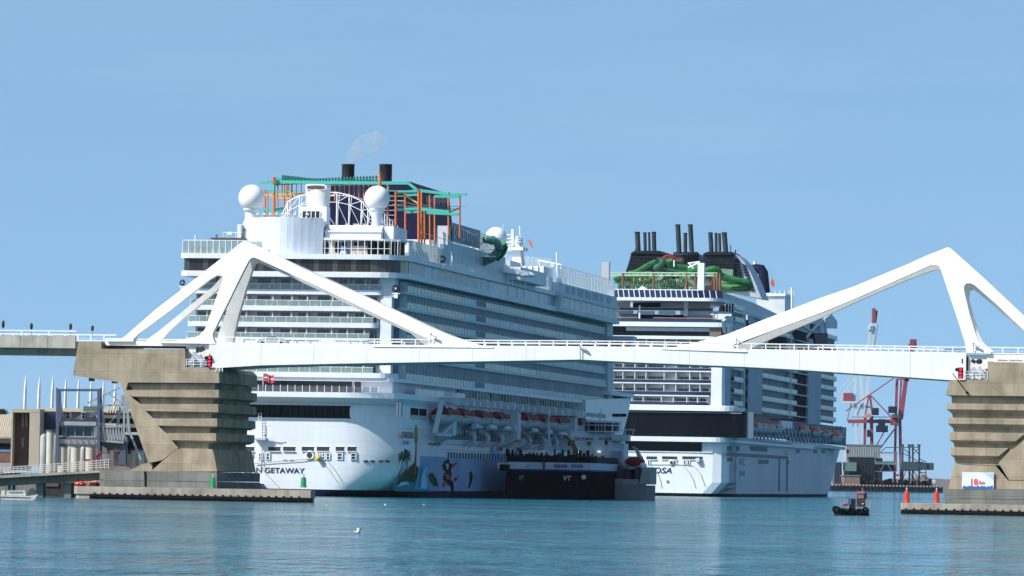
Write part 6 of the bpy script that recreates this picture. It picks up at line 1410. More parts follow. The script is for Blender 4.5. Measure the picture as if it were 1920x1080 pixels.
for i, (x, y, sc_) in enumerate(((1414, 798, 1), (1426, 799, 1), (1438, 800, 1), (1452, 801, 1), (1504, 803, 1), (1528, 806, 1), (1546, 810, .9), (1566, 815, 1.35))):
    q = ga(x, y, HB + .4); t = empty('lifeboat', MF.o + MF.X * (HB + .4) + MF.Y * q.y + MF.Z * (q.z - 2.3 * sc_), -MF.th); t.scale = (1, sc_, sc_)
    tag(t, lab2[i], 'lifeboat', 'lifeboats of the right cruise ship')
    for nm, me in (('canopy', m2A), ('hull', m2B), ('window', m2C), ('fender_rail', m2D)):
        if nm == 'window' and i > 3: continue
        ob = put(nm, me, (0, 0, 0), parent=t); nm == 'window' and ob.__setitem__('kind', 'stuff')
p = gb(1447, 528, 60); fl = empty('ship_flag', MF.o + MF.X * p.x + MF.Y * p.y + MF.Z * p.z, -MF.th); tag(fl, 'small drooping orange and yellow flag beside the funnel fin', 'flag')
MB().prism([V((0, 0, 1)), V((.8, 0, .2)), V((.9, 0, -1.4)), V((.2, 0, -1.6)), V((-.4, 0, -.6))], V((0, .06, 0))).build('cloth', bpy.data.materials['flag_redorange'], fl); MB().tube((0, 0, .9), (-.3, 0, 3.5), .05, n=5).build('halyard', steel, fl)
# ================================================================== BUNKER BARGE AND SUPPLY SHIP ALONGSIDE
QF = Fr(1030, 930, 0, 8.0)
qb = QF.b
BG = QF.empty('bunker_barge'); tag(BG, 'black-hulled bunker barge with a white name band and VT in white letters', 'barge')
hull_blk = mat('barge_black', (.006, .006, .009), .9, .3, .4, .1, 0, 0); bw = mat('barge_white', (.42, .50, .58), .6, .15, .5, .15, 0, .15); bblue = mat('barge_blue', (.02, .05, .22), .6, .2, .5, 0, 0, .1)
def qz(y, x=1030, b=0): return qb(x, y, b).z
xl, xr_ = qb(945, 900, 0).x, qb(1114, 900, 0).x
def bsec(z, grow): return [(xl - grow, 3, z), (xl + .8 - grow, 0, z), (xr_ - .8 + grow, 0, z), (xr_ + grow, 2.5, z), (xr_ + grow, 60, z), (xl - grow, 60, z)]
def bseg(name, y0, y1, mt, g0=0): z0, z1 = qz(y0), qz(y1); return MB().prism([V(p) for p in bsec(z0, g0)], V((0, 0, z1 - z0))).build(name, mt, BG)
MB().prism([V(p) for p in bsec(-1.5, 0)], V((0, 0, qz(883) + 1.5))).build('hull', hull_blk, BG)
bseg('blue_band', 883, 880, bblue, .05); bseg('white_band', 880, 867, bw, .08); bseg('bulwark', 867, 855, black, .03)
MB().box(qb(957, 0, 0).x - 1, qb(1000, 0, 0).x, -.15, .2, qz(880), qz(869)).build('grey_patch', greyw, BG)
MB().tube((xl + .2, -.5, qz(872)), (xl + .2, -.5, qz(884)), 1.0, n=12).build('tyre_fender', rubber, BG)
MB().box(qb(1033, 0, 0).x, qb(1037, 0, 0).x, -.3, 0, qz(883), qz(866)).build('brown_fender_post', mat('fender_brown', (.10, .07, .03), .7), BG)
pw = mat('pale_lettering', (.50, .55, .58), .6)
def qtext(s, x0, x1, y0, y1, mt, sh=0, par=None, b=-.25):
    p = qb(x0, y1, b); q_ = qb(x1, y1, b); text(s, 'lettering', mt, par or BG, (p.x, b, p.z), (1, 0, 0), (0, 0, 1), qb(x0, y0, b).z - p.z, q_.x - p.x, .02, .02, sh)
qtext('SPABUNKER', 1038, 1064, 870.5, 876, ink); qtext('CINCUENTA', 1071, 1094, 870.5, 876, ink); qtext('VT', 1055, 1070, 892, 901, pw, .2); qtext('VT', 973, 983, 892, 901, gl, -.2)
MB().ball(qb(1094.5, 895, -.1), .5, 10, 8, 1, .2, 1).build('draught_mark', pw, BG)
m = MB(); random.seed(11)
for k in range(46):
    x = 948 + k * 3.6; h = random.choice((.3, .5, .8, 1.4)); p = qb(x, 855, 1 + k % 5); m.box(p.x, p.x + random.uniform(.15, .6), 1 + k % 5, 1.5 + k % 5, qz(856), qz(856) + h)
m.path([qb(986, 856, 1), qb(990, 851, 1), qb(996, 853, 1), qb(1002, 850, 1)], .12, 5); m.build('deck_clutter', black, BG, 'stuff')
m = MB()
for x0, y0, x1, y1 in ((1028, 856, 1029, 770), (1031, 856, 1030, 800), (1024, 856, 1027, 825), (1036, 856, 1032, 825), (1024, 845, 1036, 845), (1025, 836, 1034, 836), (1020, 856, 1026, 842), (1023, 826, 1036, 822)): m.tube(qb(x0, y0, 4), qb(x1, y1, 4), .12, n=5)
m.build('deck_mast', greyw, BG)
# supply ship behind
SF = Fr(1160, 965, 0, 8.0); sb = SF.b
SS = SF.empty('supply_ship'); tag(SS, 'grey-hulled supply ship with a white wheelhouse block beside the black barge', 'supply ship')
gh = mat('supply_grey_hull', (.20, .20, .21), .7, .2, .3, .3, 0, .1); sw = mat('supply_white', (.56, .63, .70), .6, .12, .4, .15, 0, .15)
def sz(y, x=1160, b=0): return sb(x, y, b).z
def sx(x, b=0): return sb(x, 880, b).x
MB().prism([V((sx(1100), 0, -1.5)), V((sx(1213), -.0, -1.5)), V((sx(1216), 3, -1.5)), V((sx(1216), 14, -1.5)), V((sx(1100), 14, -1.5))], V((0, 0, sz(909) + 1.5))).build('hull', gh, SS)
MB().prism([sb(1198, 908.5, 0), sb(1217.5, 908.5, 0), sb(1217.5, 876, 0), sb(1205, 876, 0)], V((0, 14, 0))).build('bow_plating', mat('bow_grey', (.30, .31, .32), .7, .15, .4, .2, 0, .1), SS)
MB().box(sx(1118), sx(1200), 4, 12, sz(909), sz(874)).build('deck_well', hull_blk, SS)
m = MB()
for k in range(38): x = sx(1118) + (sx(1198) - sx(1118)) * k / 38; m.box(x, x + .08, .2, .3, sz(909), sz(909) + 1.2)
for k in (.4, .8, 1.2): m.box(sx(1118), sx(1198), .18, .3, sz(909) + k - .05, sz(909) + k)
m.build('deck_railing', greyw, SS, 'stuff')
def sbox(x0, x1, y0, y1, b, d, name, mt): return MB().box(sb(x0, 0, b).x, sb(x1, 0, b).x, b, b + d, sb((x0 + x1) / 2, y1, b).z, sb((x0 + x1) / 2, y0, b).z).build(name, mt, SS)
sbox(1080, 1176, 818, 874, 6, 10, 'deckhouse', sw); sbox(1176, 1184, 832, 874, 6.5, 8, 'deckhouse', sw); sbox(1084, 1160, 809, 820, 6.5, 8, 'bridge_deck', sw)
sbox(1160, 1192, 815, 827, 5, 4, 'bridge_wing', steel_l)
sbox(1111, 1128, 840, 873, 5.7, .3, 'door_panel', greyw)
# wheelhouse with slanted panes
z0, z1, z2 = sz(809), sz(797), sz(791); xa, xb = sx(1091, 5), sx(1157, 5)
wpl = [(xa, 8), (xa + 1.2, 5.6), (xa + 2.8, 5), (xb - 2.8, 5), (xb - 1.2, 5.6), (xb, 8)]
MB().prism([V((x, y, z0 - .1)) for x, y in wpl] + [V((xb, 12, z0 - .1)), V((xa, 12, z0 - .1))], V((0, 0, z2 - z0))).build('wheelhouse', sw, SS)
MB().prism([V((x * 1 + (-.2 if x < (xa + xb) / 2 else .2), y - .3, z2 - .1)) for x, y in wpl] + [V((xb + .2, 12, z2 - .1)), V((xa - .2, 12, z2 - .1))], V((0, 0, .4))).build('wheelhouse_roof', sw, SS)
for i in range(5):
    p, q_ = V((*wpl[i], 0)), V((*wpl[i + 1], 0)); n = 3 if i == 2 else 1
    for k in range(n):
        a0 = p.lerp(q_, (k + .08) / n); a1 = p.lerp(q_, (k + .92) / n); o_ = V((0, -.07, 0))
        for za_, zb_ in ((z0 + .15, z0 + 1.25), (z0 + 1.45, z0 + 1.85)):
            MB().hexa([a0 + o_ + V((0, 0, za_)), a1 + o_ + V((0, 0, za_)), a1 + V((0, .02, za_)), a0 + V((0, .02, za_)), a0 + o_ + V((0, 0, zb_)), a1 + o_ + V((0, 0, zb_)), a1 + V((0, .02, zb_)), a0 + V((0, .02, zb_))]).build('bridge_window', glass_d, SS)
for x, y in ((1081, 832), (1089, 830), (1150, 830), (1131, 859), (1144, 859)): sbox(x - 2, x + 2.5, y - 4, y + 4, 5.8, .3, 'porthole_window', dark)
p = sb(1077, 825, 5.9); q_ = sb(1113, 825, 5.9); mr = mat('dull_red_lettering', (.20, .06, .05), .6)
text('NO FUMAR', 'lettering', mr, SS, p, (1, 0, 0), (0, 0, 1), .62, q_.x - p.x, .02, .02); p = sb(1123, 825, 5.9); q_ = sb(1156, 825, 5.9); text('NO SMOKING', 'lettering', mr, SS, p, (1, 0, 0), (0, 0, 1), .62, q_.x - p.x, .02, .02)
sbox(1114, 1122, 828, 834, 5.5, .3, 'company_shield', mat('shield_green_yellow', (.10, .14, .02), .6, .5, 3))
lampm = bpy.data.materials.new('lit_deck_lamp'); lampm.use_nodes = True; pb_ = lampm.node_tree.nodes['Principled BSDF']; pb_.inputs['Emission Color'].default_value = (1, .98, .9, 1); pb_.inputs['Emission Strength'].default_value = 1.2
for x, y in ((1096, 847), (1137, 847)): sbox(x - 2.6, x + 2.8, y - .8, y + .9, 5.4, .3, 'deck_lamp', lampm)
sbox(1068, 1077, 812, 816, 5, .5, 'pale_locker', white_s)  # small plain white box
m = MB()
for x0, y0, x1, y1 in ((1127, 791, 1127, 766), (1124, 791, 1125, 775), (1090, 800, 1130, 770), (1157, 806, 1190, 806), (1172, 815, 1172, 806), (1186, 815, 1188, 807)): m.tube(sb(x0, y0, 7), sb(x1, y1, 7), .1, n=5)
m.build('mast_array', greyw, SS, 'stuff')
MB().path([sb(1206, 868, 4), sb(1199, 856, 4), sb(1194, 844, 4), sb(1186, 838, 4)], [.5, .5, .35, .25], 8).build('deck_crane', mat('crane_grey_green', (.22, .27, .26), .6), SS)
MB().ball(sb(1190, 866, 3), 1.4, 12, 8, 1.6, 1, .7).build('hose_reel', red_d, SS); sbox(1180, 1205, 868, 880, 2.5, 3, 'winch_housing', steel); sbox(1161, 1180, 846, 873, 4.5, .4, 'pipe_rack', steel)
MB().ball(sb(1206, 874, 1), .8, 12, 8).build('mooring_buoy', greyw, SS)
m = MB(); random.seed(8)
for k in range(30): x = random.uniform(1120, 1205); p = sb(x, random.uniform(866, 880), 2); m.box(p.x, p.x + .2, 1.8, 2.3, sz(900), p.z)
m.build('deck_pipework', mat('pipe_maroon', (.08, .04, .06), .7), SS, 'stuff')
# knuckle-boom crane between the two
CRN = empty('boom_crane', SF.o + SF.X * sb(1078, 870, 2).x + SF.Y * 2 + SF.Z * sb(1078, 870, 2).z, -SF.th); tag(CRN, 'dull yellow knuckle-boom crane folded on the barge deck', 'crane')
o3 = sb(1078, 870, 2)
L3 = lambda x, y: sb(x, y, 2) - o3
ymat = mat('crane_ochre', (.16, .10, .02), .6, .3, 1)
MB().beam(L3(1080, 870), L3(1079, 842), 1.0).build('pedestal', ymat, CRN); MB().beam(L3(1079, 844), L3(1071, 827), .9).build('lower_boom', ymat, CRN); MB().beam(L3(1072, 828), L3(1057, 817), .6).build('upper_boom', ymat, CRN)
MB().beam(L3(1064, 856), L3(1072, 846), .4).beam(L3(1062, 840), L3(1070, 862), .2).build('grab_frame', greyw, CRN)

# ================================================================== SMALL WORKBOAT
TF = Fr(1600, 545, 0, -6.0); tq = TF.b
q = tq(1600, 965, 0); dd_ = CAMH
TB = empty('workboat', (0, 0, 0)); d = ray(1598, 966); Pw = cO + d * (-CAMH / d.z); TB.location = Pw; TB.rotation_euler = (0, 0, R(-4)); SPX = Pw.y / 8550   # metres per photo pixel here
tag(TB, 'small dark workboat with a red wheelhouse and tyre fenders off the right pier', 'workboat')
T = lambda x, y, b=0: V(((x - 1598) * SPX, b, (966 - y) * SPX))
wb = mat('workboat_dark', (.015, .018, .022), .6, .4, 1.5, 0, 0, .3)
rows = []
for i in range(11):
    t = i / 10; x = -2.45 + 4.6 * t; w = 1.1 * math.sin(min(1, t * 2.2 + .12) * math.pi / 2) * (1 if t < .85 else 1 - (t - .85) * 2); sh = .72 + (.42 * (1 - t) ** 2.5)
    rows.append([(x, -w, sh), (x - .1, -w * 1.04, sh * .6), (x + .25 * (1 - t), -w * .6, .0), (x + .3 * (1 - t), 0, -.3), (x + .25 * (1 - t), w * .6, 0), (x - .1, w * 1.04, sh * .6), (x, w, sh)])
mm = MB(); mm.grid(rows, True); mm.add(rows[-1], [tuple(range(7))]); mm.build('hull', wb, TB)
MB().prism([V((r[0][0], r[0][1], r[0][2] - .15)) for r in rows] + [V((r[6][0], r[6][1], r[6][2] - .15)) for r in rows[::-1]], V((0, 0, .05))).build('deck', mat('deck_green_grey', (.07, .10, .09), .7), TB)
def tbx(x0, x1, y0, y1, b0, b1, name, mt): a, c = T(x0, y1), T(x1, y0); return MB().box(a.x, c.x, b0, b1, a.z, c.z).build(name, mt, TB)
tbx(1592, 1604, 935, 958, -.8, .8, 'engine_box', wb); tbx(1590, 1596, 934, 946, -.9, -.7, 'blue_panel', mat('panel_blue', (.04, .08, .16), .6)); tbx(1606, 1622, 934, 950, -.7, .7, 'deckhouse', mat('deckhouse_brown', (.05, .02, .02), .7, .4, 3))
tbx(1606, 1619, 925, 934, -.65, .65, 'cabin_window', mat('cabin_teal_glass', (.10, .22, .22), .1)); tbx(1606, 1620.5, 921, 925.5, -.75, .75, 'cabin_roof', mat('cabin_roof_red', (.50, .09, .12), .5))
tbx(1605.6, 1607, 925, 934, -.7, -.6, 'cabin_post', red); tbx(1618.6, 1625, 923, 935, -.7, .6, 'cabin_rear', wb); tbx(1606, 1619, 933, 934.6, -.72, .7, 'cabin_sill', red)
tbx(1627, 1633, 937, 951, -.6, .6, 'outboard_ramp', steel)
m = MB(); m.tube(T(1616, 922, 0), T(1617, 914, 0), .04, n=5); m.tube(T(1576, 948, -.6), T(1577, 941, -.6), .05, n=5); m.tube(T(1586, 946, -.6), T(1588, 938, -.6), .04, n=5); m.build('antenna', steel, TB)
MB().ball(T(1584, 946, -.4), .22, 10, 8, 1.5, 1, 1).build('red_jerrycan', red, TB); MB().ball(T(1617.5, 944.5, -.85), .09, 8, 6).build('deck_light', white_s, TB)
for x, y, r_ in ((1568, 956, .34), (1580, 960, .30), (1596, 958, .34), (1611, 959, .30), (1622, 957, .34)):
    mm = MB(); n = 14; c_ = T(x, y, -1.2)
    mm.path([c_ + V((r_ * math.cos(k * 2 * math.pi / n), 0, r_ * math.sin(k * 2 * math.pi / n))) for k in range(n + 1)], .13, 6, False); mm.build('tyre_fender', rubber, TB)
# seagull
d = ray(671, 1001); Pg = cO + d * (-CAMH / d.z); gu = empty('seagull', Pg, .4); tag(gu, 'white seagull alone in the foreground water, wings raised', 'bird', 'seagulls on the water')
gu.scale = (.8, .8, .8); gw = mat('gull_white', (.8, .8, .8), .7); k_ = Pg.y / 8550
b_ = MB(); b_.ball((0, 0, .35 * k_ * 10), .13, 10, 8, 2.0, .8, .8); b_.ball((-.28, 0, .35 * k_ * 10 + .05), .07, 8, 6); b_.build('body', gw, gu)
for s in (-1, 1): MB().prism([V((-.05, s * .05, .12)), V((.12, s * .05, .12)), V((.18, s * .35, .42)), (.05, s * .4, .48)], V((0, 0, .02))).build('wing', gw, gu)
MB().prism([V((.2, -.05, .12)), V((.36, -.08, .1)), V((.36, .08, .1)), V((.2, .05, .12))], V((0, 0, .02))).build('tail', gw, gu)

for i, (x, y) in enumerate(((612, 948), (652, 947.5), (722, 947.5), (795, 948))):
    g2 = copy_tree(gu); g2.scale = (.5, .5, .5); d = ray(x, y); g2.location = cO + d * (-CAMH / d.z); g2.rotation_euler = (0, 0, i * 1.3)
    g2['label'] = ('seagull nearest the end of the left platform, floating off the ship stern', 'second seagull out from the end of the left platform', 'seagull floating below the palm trees of the painted hull', 'seagull floating below the painted bird on the hull', 'lone seagull farthest right, below the right ship stern')[i]
# ================================================================== LEFT SHORE
LF_ = Fr(100, 720, 0, 2.0); lb_ = LF_.b
ZG = 2.2
def shore_thing(name, px, py, b, label, cat, grp=None, z=None):
    p = lb_(px, py, b); e = empty(name, LF_.o + LF_.X * p.x + LF_.Y * b + LF_.Z * (p.z if z is None else z), -LF_.th); tag(e, label, cat, grp)
    o = V((p.x, b, p.z if z is None else z)); return e, (lambda x, y, d=0, b=b, o=o: lb_(x, y, b + d) - o)
def pbox(e, L, x0, x1, y0, y1, d0, d1, name, mt, kind=None):
    a = L(x0, y1, d0); c = L(x1, y0, d0); return MB().box(a.x, c.x, d0, d1, a.z, c.z).build(name, mt, e, kind)
quay_c = concrete_mat('quay_concrete', (.25, .22, .19))
a = lb_(-200, 935, -30); c = lb_(330, 935, -30)
tag(MB().box(a.x - 60, c.x - 2, -26, 260, -12, ZG).build('quay', quay_c), kind='structure'); bpy.data.objects['quay'].location = LF_.o; bpy.data.objects['quay'].rotation_euler = (0, 0, -LF_.th)
# footbridge ramp in front of the shore
FR = Fr(100, 655, 0, 2.0); fb = FR.b
FE = FR.empty('access_ramp'); tag(FE, 'sloping concrete access ramp with white pipe railings joining the left pier plinth', 'ramp')
def rbox(p0, p1, p2, p3, d0, d1, name, mt): return MB().prism([fb(*p, d0) for p in (p0, p1, p2, p3)], V((0, d1 - d0, 0))).build(name, mt, FE)
rbox((-60, 894), (188, 881.5), (188, 886), (-60, 900), 0, 6, 'fascia', conc_p); rbox((-60, 900), (188, 886), (188, 900), (-60, 915), .8, 5, 'girder', concrete_mat('shaded_girder_concrete', (.16, .15, .12)))  # girder concrete darkened to paint in the shadow under the ramp
m = MB(); n = 34
for d in (0.1, 5.8):
    for i in range(n + 1):
        x = -60 + 264 * i / n; m.tube(fb(x, 892.5 - (x + 60) * .05, d), fb(x, 881.5 - (x + 60) * .08, d), .055, n=4)
    for k in range(4): m.tube(fb(-60, 882 + k * 3, d), fb(205, 862.5 + k * 4.4, d), .05, n=4)
m.build('pipe_railing', mat('pale_pipe', (.55, .50, .44), .6), FE)
for x in (20, 75, 128, 175): p = fb(x, 905, 2); MB().box(p.x - .5, p.x + .5, 1.5, 4.5, -4, p.z).build('ramp_column', conc_g, FE)
# red-orange kerb glimpse at the far left and red inflatable
for i, (x0, x1) in enumerate(((140, 161), (166, 187))):
    p = fb(x0, 914, 8); q_ = fb(x1, 903, 8); e = empty('red_buoy', FR.o + FR.X * (p.x + q_.x) / 2 + FR.Y * 8 + FR.Z * (p.z), -FR.th)
    tag(e, ('red mooring buoy farther left behind the platform', 'red mooring buoy touching the grey plinth')[i], 'buoy', 'red buoys by the platform')
    w_ = (q_.x - p.x) / 2; MB().path([(-w_, 0, .35), (-w_ * .6, 0, .48), (w_ * .6, 0, .48), (w_, 0, .35)], [.18, .42, .42, .2], 12).build('float', mat('buoy_red', (.60, .02, .015), .35) if not i else bpy.data.materials['buoy_red'], e)
    MB().box(-w_ * .3, w_ * .3, -.1, .1, .8, .98).ball((w_ * .2, -.4, .5), .1, 8, 6).build('fitting', white_s, e)
# white motor boat at the far left
d = ray(34, 937.5); Pm = cO + d * (-CAMH / d.z); BT = empty('motor_boat', Pm, .05); KB = Pm.y / 8550; tag(BT, 'small white cabin boat moored under the ramp at the left edge', 'boat')
Q = lambda x, y: ((x - 34) * KB, (937.5 - y) * KB)
def side(pts, b0, b1, name, mt): return MB().prism([V((Q(x, y)[0], b0, Q(x, y)[1])) for x, y in pts], V((0, b1 - b0, 0))).build(name, mt, BT)
side([(1, 929), (56, 929.5), (72, 926), (66, 936), (54, 939), (4, 938)], -1.1, 1.1, 'hull', mat('boat_white', (.60, .58, .52), .4, .2, .8)); side([(1, 932), (58, 932.5), (58, 933.6), (1, 933)], -1.14, -1.1, 'rubbing_strip', rubber)
side([(12, 929), (13, 920), (47, 919), (49, 929)], -.8, .8, 'cabin', bpy.data.materials['boat_white']); side([(18, 922), (42, 921.5), (43, 925), (18, 925)], -.83, -.8, 'cabin_window', mat('salt_glass', (.20, .22, .24), .3)); side([(2, 929), (3, 920), (9, 920), (9, 929)], -.5, .5, 'helm_seat', bpy.data.materials['boat_white'])
m = MB(); [m.tube((Q(x, 920)[0], -.7, Q(x, 920)[1]), (Q(x, 910)[0], -.7, Q(x, 910)[1]), .04, n=4) for x in (14, 22, 30, 38, 46)]; m.build('canopy_frame', steel, BT)
side([(50, 929), (54, 918), (60, 914), (66, 921), (70, 927)], -.9, .9, 'tarpaulin', mat('grey_tarp', (.06, .08, .10), .8, .4, 3))
# dark moored hull shapes behind, under the ramp
e, L = shore_thing('moored_barge', 100, 937, -30, 'dark moored pontoon in the shadow under the ramp', 'pontoon', None, 0)
pbox(e, L, 72, 138, 905, 937, 0, 3, 'hull', mat('pontoon_dark', (.03, .028, .026), .8, .5, 1)); pbox(e, L, 84, 110, 905, 912, -.2, 0, 'tarpaulin', mat('brown_tarp', (.12, .07, .05), .8, .3, 2))
# white pointed masts
for i, (x, yt, yb) in enumerate(((47, 703.5, 768), (73, 704.5, 768), (98, 706, 770), (122.5, 709, 772), (146.5, 710, 772), (170, 712, 772), (193, 714, 772), (215, 716, 774))):
    e, L = shore_thing('pointed_mast', x - 1.5, 800, 140, ('leftmost of the white pointed masts, above the beige frame building', 'white pointed mast second from the left, above the beige frame', 'white pointed mast just left of the steel portal', 'white pointed mast seen through the left half of the steel portal', 'white pointed mast in the middle of the steel portal', 'white pointed mast just left of the portal right post', 'white pointed mast right of the portal, above the truss', 'white pointed mast nearest the concrete pier')[i], 'mast', 'white pointed masts on the quay')
    t = L(x + 1.5, yt); s_ = L(x + .5, yt + 27); w_ = 3.4 * 860 / 8550
    m = MB(); m.path([V((0, 0, 0)), V((s_.x, 0, s_.z)), V((t.x * .9 + s_.x * .1, 0, t.z * .7 + s_.z * .3)), V((t.x, 0, t.z))], [w_, w_ * .82, w_ * .42, .03], 4, True, False); m.build('spire', mat('mast_white', (.72, .71, .68), .5, .1, .2) if i == 0 else bpy.data.materials['mast_white'], e)
    MB().tube((-.05, -.38, 0), (s_.x, -.3, s_.z), .05, n=4).build('cable', steel_l, e)
# far-left hall with ribbed roof
hallm = mat('ribbed_roof', (.42, .35, .26), .7, .1, .6)
e, L = shore_thing('quay_hall', 0, 880, 60, 'low hall with a tan ribbed roof and dark window strip at the left edge', 'building', None, ZG)
pbox(e, L, -90, 22, 818, 880, 0, 25, 'wall', mat('hall_grey', (.30, .29, .29), .7)); 
for k in range(30):
    x = -90 + k * 3.75; m = MB(); m.prism([L(x, 819, -1), L(x + 3, 819, -1), L(x + 3 + 9, 777, 8), L(x + 9, 777, 8)], V((0, 0, -.3))); m.build('roof_rib', hallm, e)
m = MB(); m.prism([L(-90, 819.4, -.8), L(24, 819.4, -.8), L(33, 778, 8.2), L(-81, 778, 8.2)], V((0, 0, -.3))); m.build('roof_sheet', mat('roof_shadow_tan', (.30, .24, .17), .8), e)
pbox(e, L, -90, 20, 831, 843, -.2, 0, 'window_strip', dark); pbox(e, L, -90, 20, 843, 846, -.25, 0, 'blue_sill', mat('blue_sill', (.10, .18, .30), .5)); pbox(e, L, -90, 20, 850, 863, -.15, 0, 'brick_base', mat('brick_red', (.20, .09, .06), .8, .2, 2)); 
# tree behind hall
e, L = shore_thing('pine_tree', 2, 800, 110, 'round dark tree top showing above the hall roof at the left edge', 'tree', None, ZG)
MB().path([V((0, 0, 0)), V((.3, 0, 4)), V((-.2, 0, 8)), V((0, 0, L(2, 770).z))], [.4, .3, .25, .15], 8).build('trunk', mat('bark', (.08, .06, .04), .9), e)
random.seed(12); m = MB(); ct = L(3, 772)
for k in range(1500):
    t = random.uniform(0, 6.28); u = random.uniform(-1, 1); r_ = random.uniform(.45, 1) ** .6; bl_ = 1 + .3 * math.sin(3 * t + u * 4)
    p = V((ct.x + 1.05 * r_ * bl_ * math.cos(t) * math.sqrt(1 - u * u), 1.0 * r_ * math.sin(t), ct.z - .3 + .85 * r_ * u)); s_ = .14
    d1 = V((random.uniform(-1, 1), random.uniform(-1, 1), random.uniform(-1, 1))) * s_; d2 = V((random.uniform(-1, 1), random.uniform(-1, 1), random.uniform(-1, 1))) * s_
    m.add([p - d1, p + d2, p + d1], [(0, 1, 2)])
m.build('crown', mat('pine_green', (.045, .065, .025), .8, .5, 1.5), e)
# beige portal frame building
bm = mat('beige_render', (.42, .36, .28), .8, .08, .4, .15); bdk = mat('brown_recess', (.10, .07, .05), .8, .3, .3)
e, L = shore_thing('frame_building', 50, 875, 25, 'tall beige box-frame building with a deep brown recess', 'building', None, ZG)
pbox(e, L, 22, 75, 767, 773, 0, 6, 'lintel', bm); pbox(e, L, 19.5, 24.5, 773, 874, 0, 6, 'left_pier', bm); pbox(e, L, 53.5, 75, 773, 874, 0, 6, 'right_pier', bm); pbox(e, L, 24.5, 53.5, 773, 872, 2.5, 5, 'recess_wall', bdk)
pbox(e, L, 40, 45.5, 775, 802, 2.2, 2.5, 'recess_panel', mat('recess_panel', (.22, .18, .14), .8)); pbox(e, L, 40, 45, 821, 838, 2.2, 2.5, 'recess_panel', bpy.data.materials['recess_panel'])
pbox(e, L, 47, 52, 775, 800, 2.25, 2.5, 'recess_panel', bpy.data.materials['recess_panel'])
# terminal block behind
e, L = shore_thing('terminal_building', 160, 875, 50, 'long low terminal building with brown bands behind the steel tower', 'building', None, ZG)
pbox(e, L, 74, 272, 768, 771, 0, 20, 'roof_slab', mat('roof_edge_beige', (.50, .42, .32), .7)); pbox(e, L, 76, 270, 771, 880, 1, 20, 'wall', mat('terminal_brown', (.20, .16, .13), .8, .3, .3))
for y0, y1, mt in ((779, 784, 'roof_edge_beige'), (795, 801, 'roof_edge_beige')): pbox(e, L, 195, 268, y0, y1, .6, 1, 'storey_band', bpy.data.materials[mt])
for x0, x1, y0, y1 in ((195, 232, 785, 794), (232, 268, 786, 795), (200, 262, 802, 812)): pbox(e, L, x0, x1, y0, y1, .7, 1, 'window_band', dark)
m = MB()
for k in range(9): m.prism([L(200 + k * 5, 772, -2), L(202.5 + k * 5, 772, -2), L(210 + k * 5, 753, 6), L(207.5 + k * 5, 753, 6)], V((0, 0, -.25)))
m.build('ribbed_canopy', hallm, e)
e, L = shore_thing('dark_container', 95, 806, 30, 'dark blue corrugated container raised beside the steel tower', 'container')
pbox(e, L, 82, 106, 774, 805, 0, 3, 'body', mat('container_blue', (.03, .05, .09), .6, .2, 1))
m = MB(); 
for k in range(8): a = L(83 + k * 3, 804); c = L(84.3 + k * 3, 775); m.box(a.x, c.x, -.1, 0, a.z, c.z)
m.build('corrugation', mat('container_blue_dark', (.015, .03, .06), .6), e); pbox(e, L, 80, 104, 806, 812, .5, 3, 'support_beam', steel)
# cream silo columns
cm = mat('cream_column', (.50, .48, .40), .5, .1, .6, .1); silo = mat('silo_grey', (.36, .36, .35), .35, .2, .4)
for i, (x0, x1, y0) in enumerate(((86, 100, 810), (108.5, 125.5, 838), (132, 150, 838), (160, 178.5, 838))):
    e, L = shore_thing('round_column', (x0 + x1) / 2, 876, 12, ('tallest cream round column, left of the steel tower', 'cream round column under the left end of the glazed cabin', 'cream round column under the middle of the glazed cabin', 'cream round column under the right end of the glazed cabin')[i], 'column', 'cream columns by the tower', ZG)
    a = L(x0, y0); c = L(x1, y0); MB().tube((0, 0, 0), (0, 0, a.z), (c.x - a.x) / 2, n=20).build('shaft', cm, e); MB().tube((0, 0, a.z), (0, 0, a.z + .25), (c.x - a.x) / 2 * 1.08, n=20).build('cap', conc_g, e)
for i, (x0, x1, y0) in enumerate(((74, 88, 815), (94, 108, 818), (126, 134, 838), (150, 160, 838))):
    e, L = shore_thing('storage_silo', (x0 + x1) / 2, 876, 18, ('shiny grey silo beside the beige frame building', 'shiny grey silo between the first two cream columns', 'grey silo between the second and third cream columns', 'grey silo between the third and fourth cream columns')[i], 'silo', 'grey silos by the tower', ZG)
    a = L(x0, y0); c = L(x1, y0); MB().lathe((0, 0, 0), [((c.x - a.x) / 2, 0), ((c.x - a.x) / 2, a.z - .4), ((c.x - a.x) / 3, a.z), (.001, a.z + .2)], 20).build('tank', silo, e)
# steel boarding tower
stb = mat('steel_blue_grey', (.075, .095, .15), .5, .2, .8); stw = mat('pale_steel', (.30, .33, .36), .5, .15, 1)
e, L = shore_thing('boarding_tower', 146, 876, 0, 'blue-grey steel boarding tower with a glazed cabin and lattice gangway', 'tower', None, ZG)
def ebeam(x0, y0, x1, y1, w, name, mt, d=0): return MB().beam(L(x0, y0, d), L(x1, y1, d), w).build(name, mt, e)
for x, d in ((108, 0), (185, 0), (112, 5), (189, 5)): ebeam(x, 731, x, 874, .42, 'tower_post', stb, d)
for d in (0, 5): ebeam(106, 731.5, 189, 731.5, .38, 'top_beam', stb, d)
ebeam(108, 731, 112, 731, .3, 'top_beam', stb, 0); ebeam(110, 735, 118, 782, .22, 'brace', stb, 1); ebeam(187, 737, 196, 795, .25, 'brace', stb, 1); ebeam(106, 742, 107, 874, .2, 'brace', stw, 1)
for x in (105, 187): pbox(e, L, x, x + 4, 727.5, 731, 0, .4, 'pulley_box', stb)
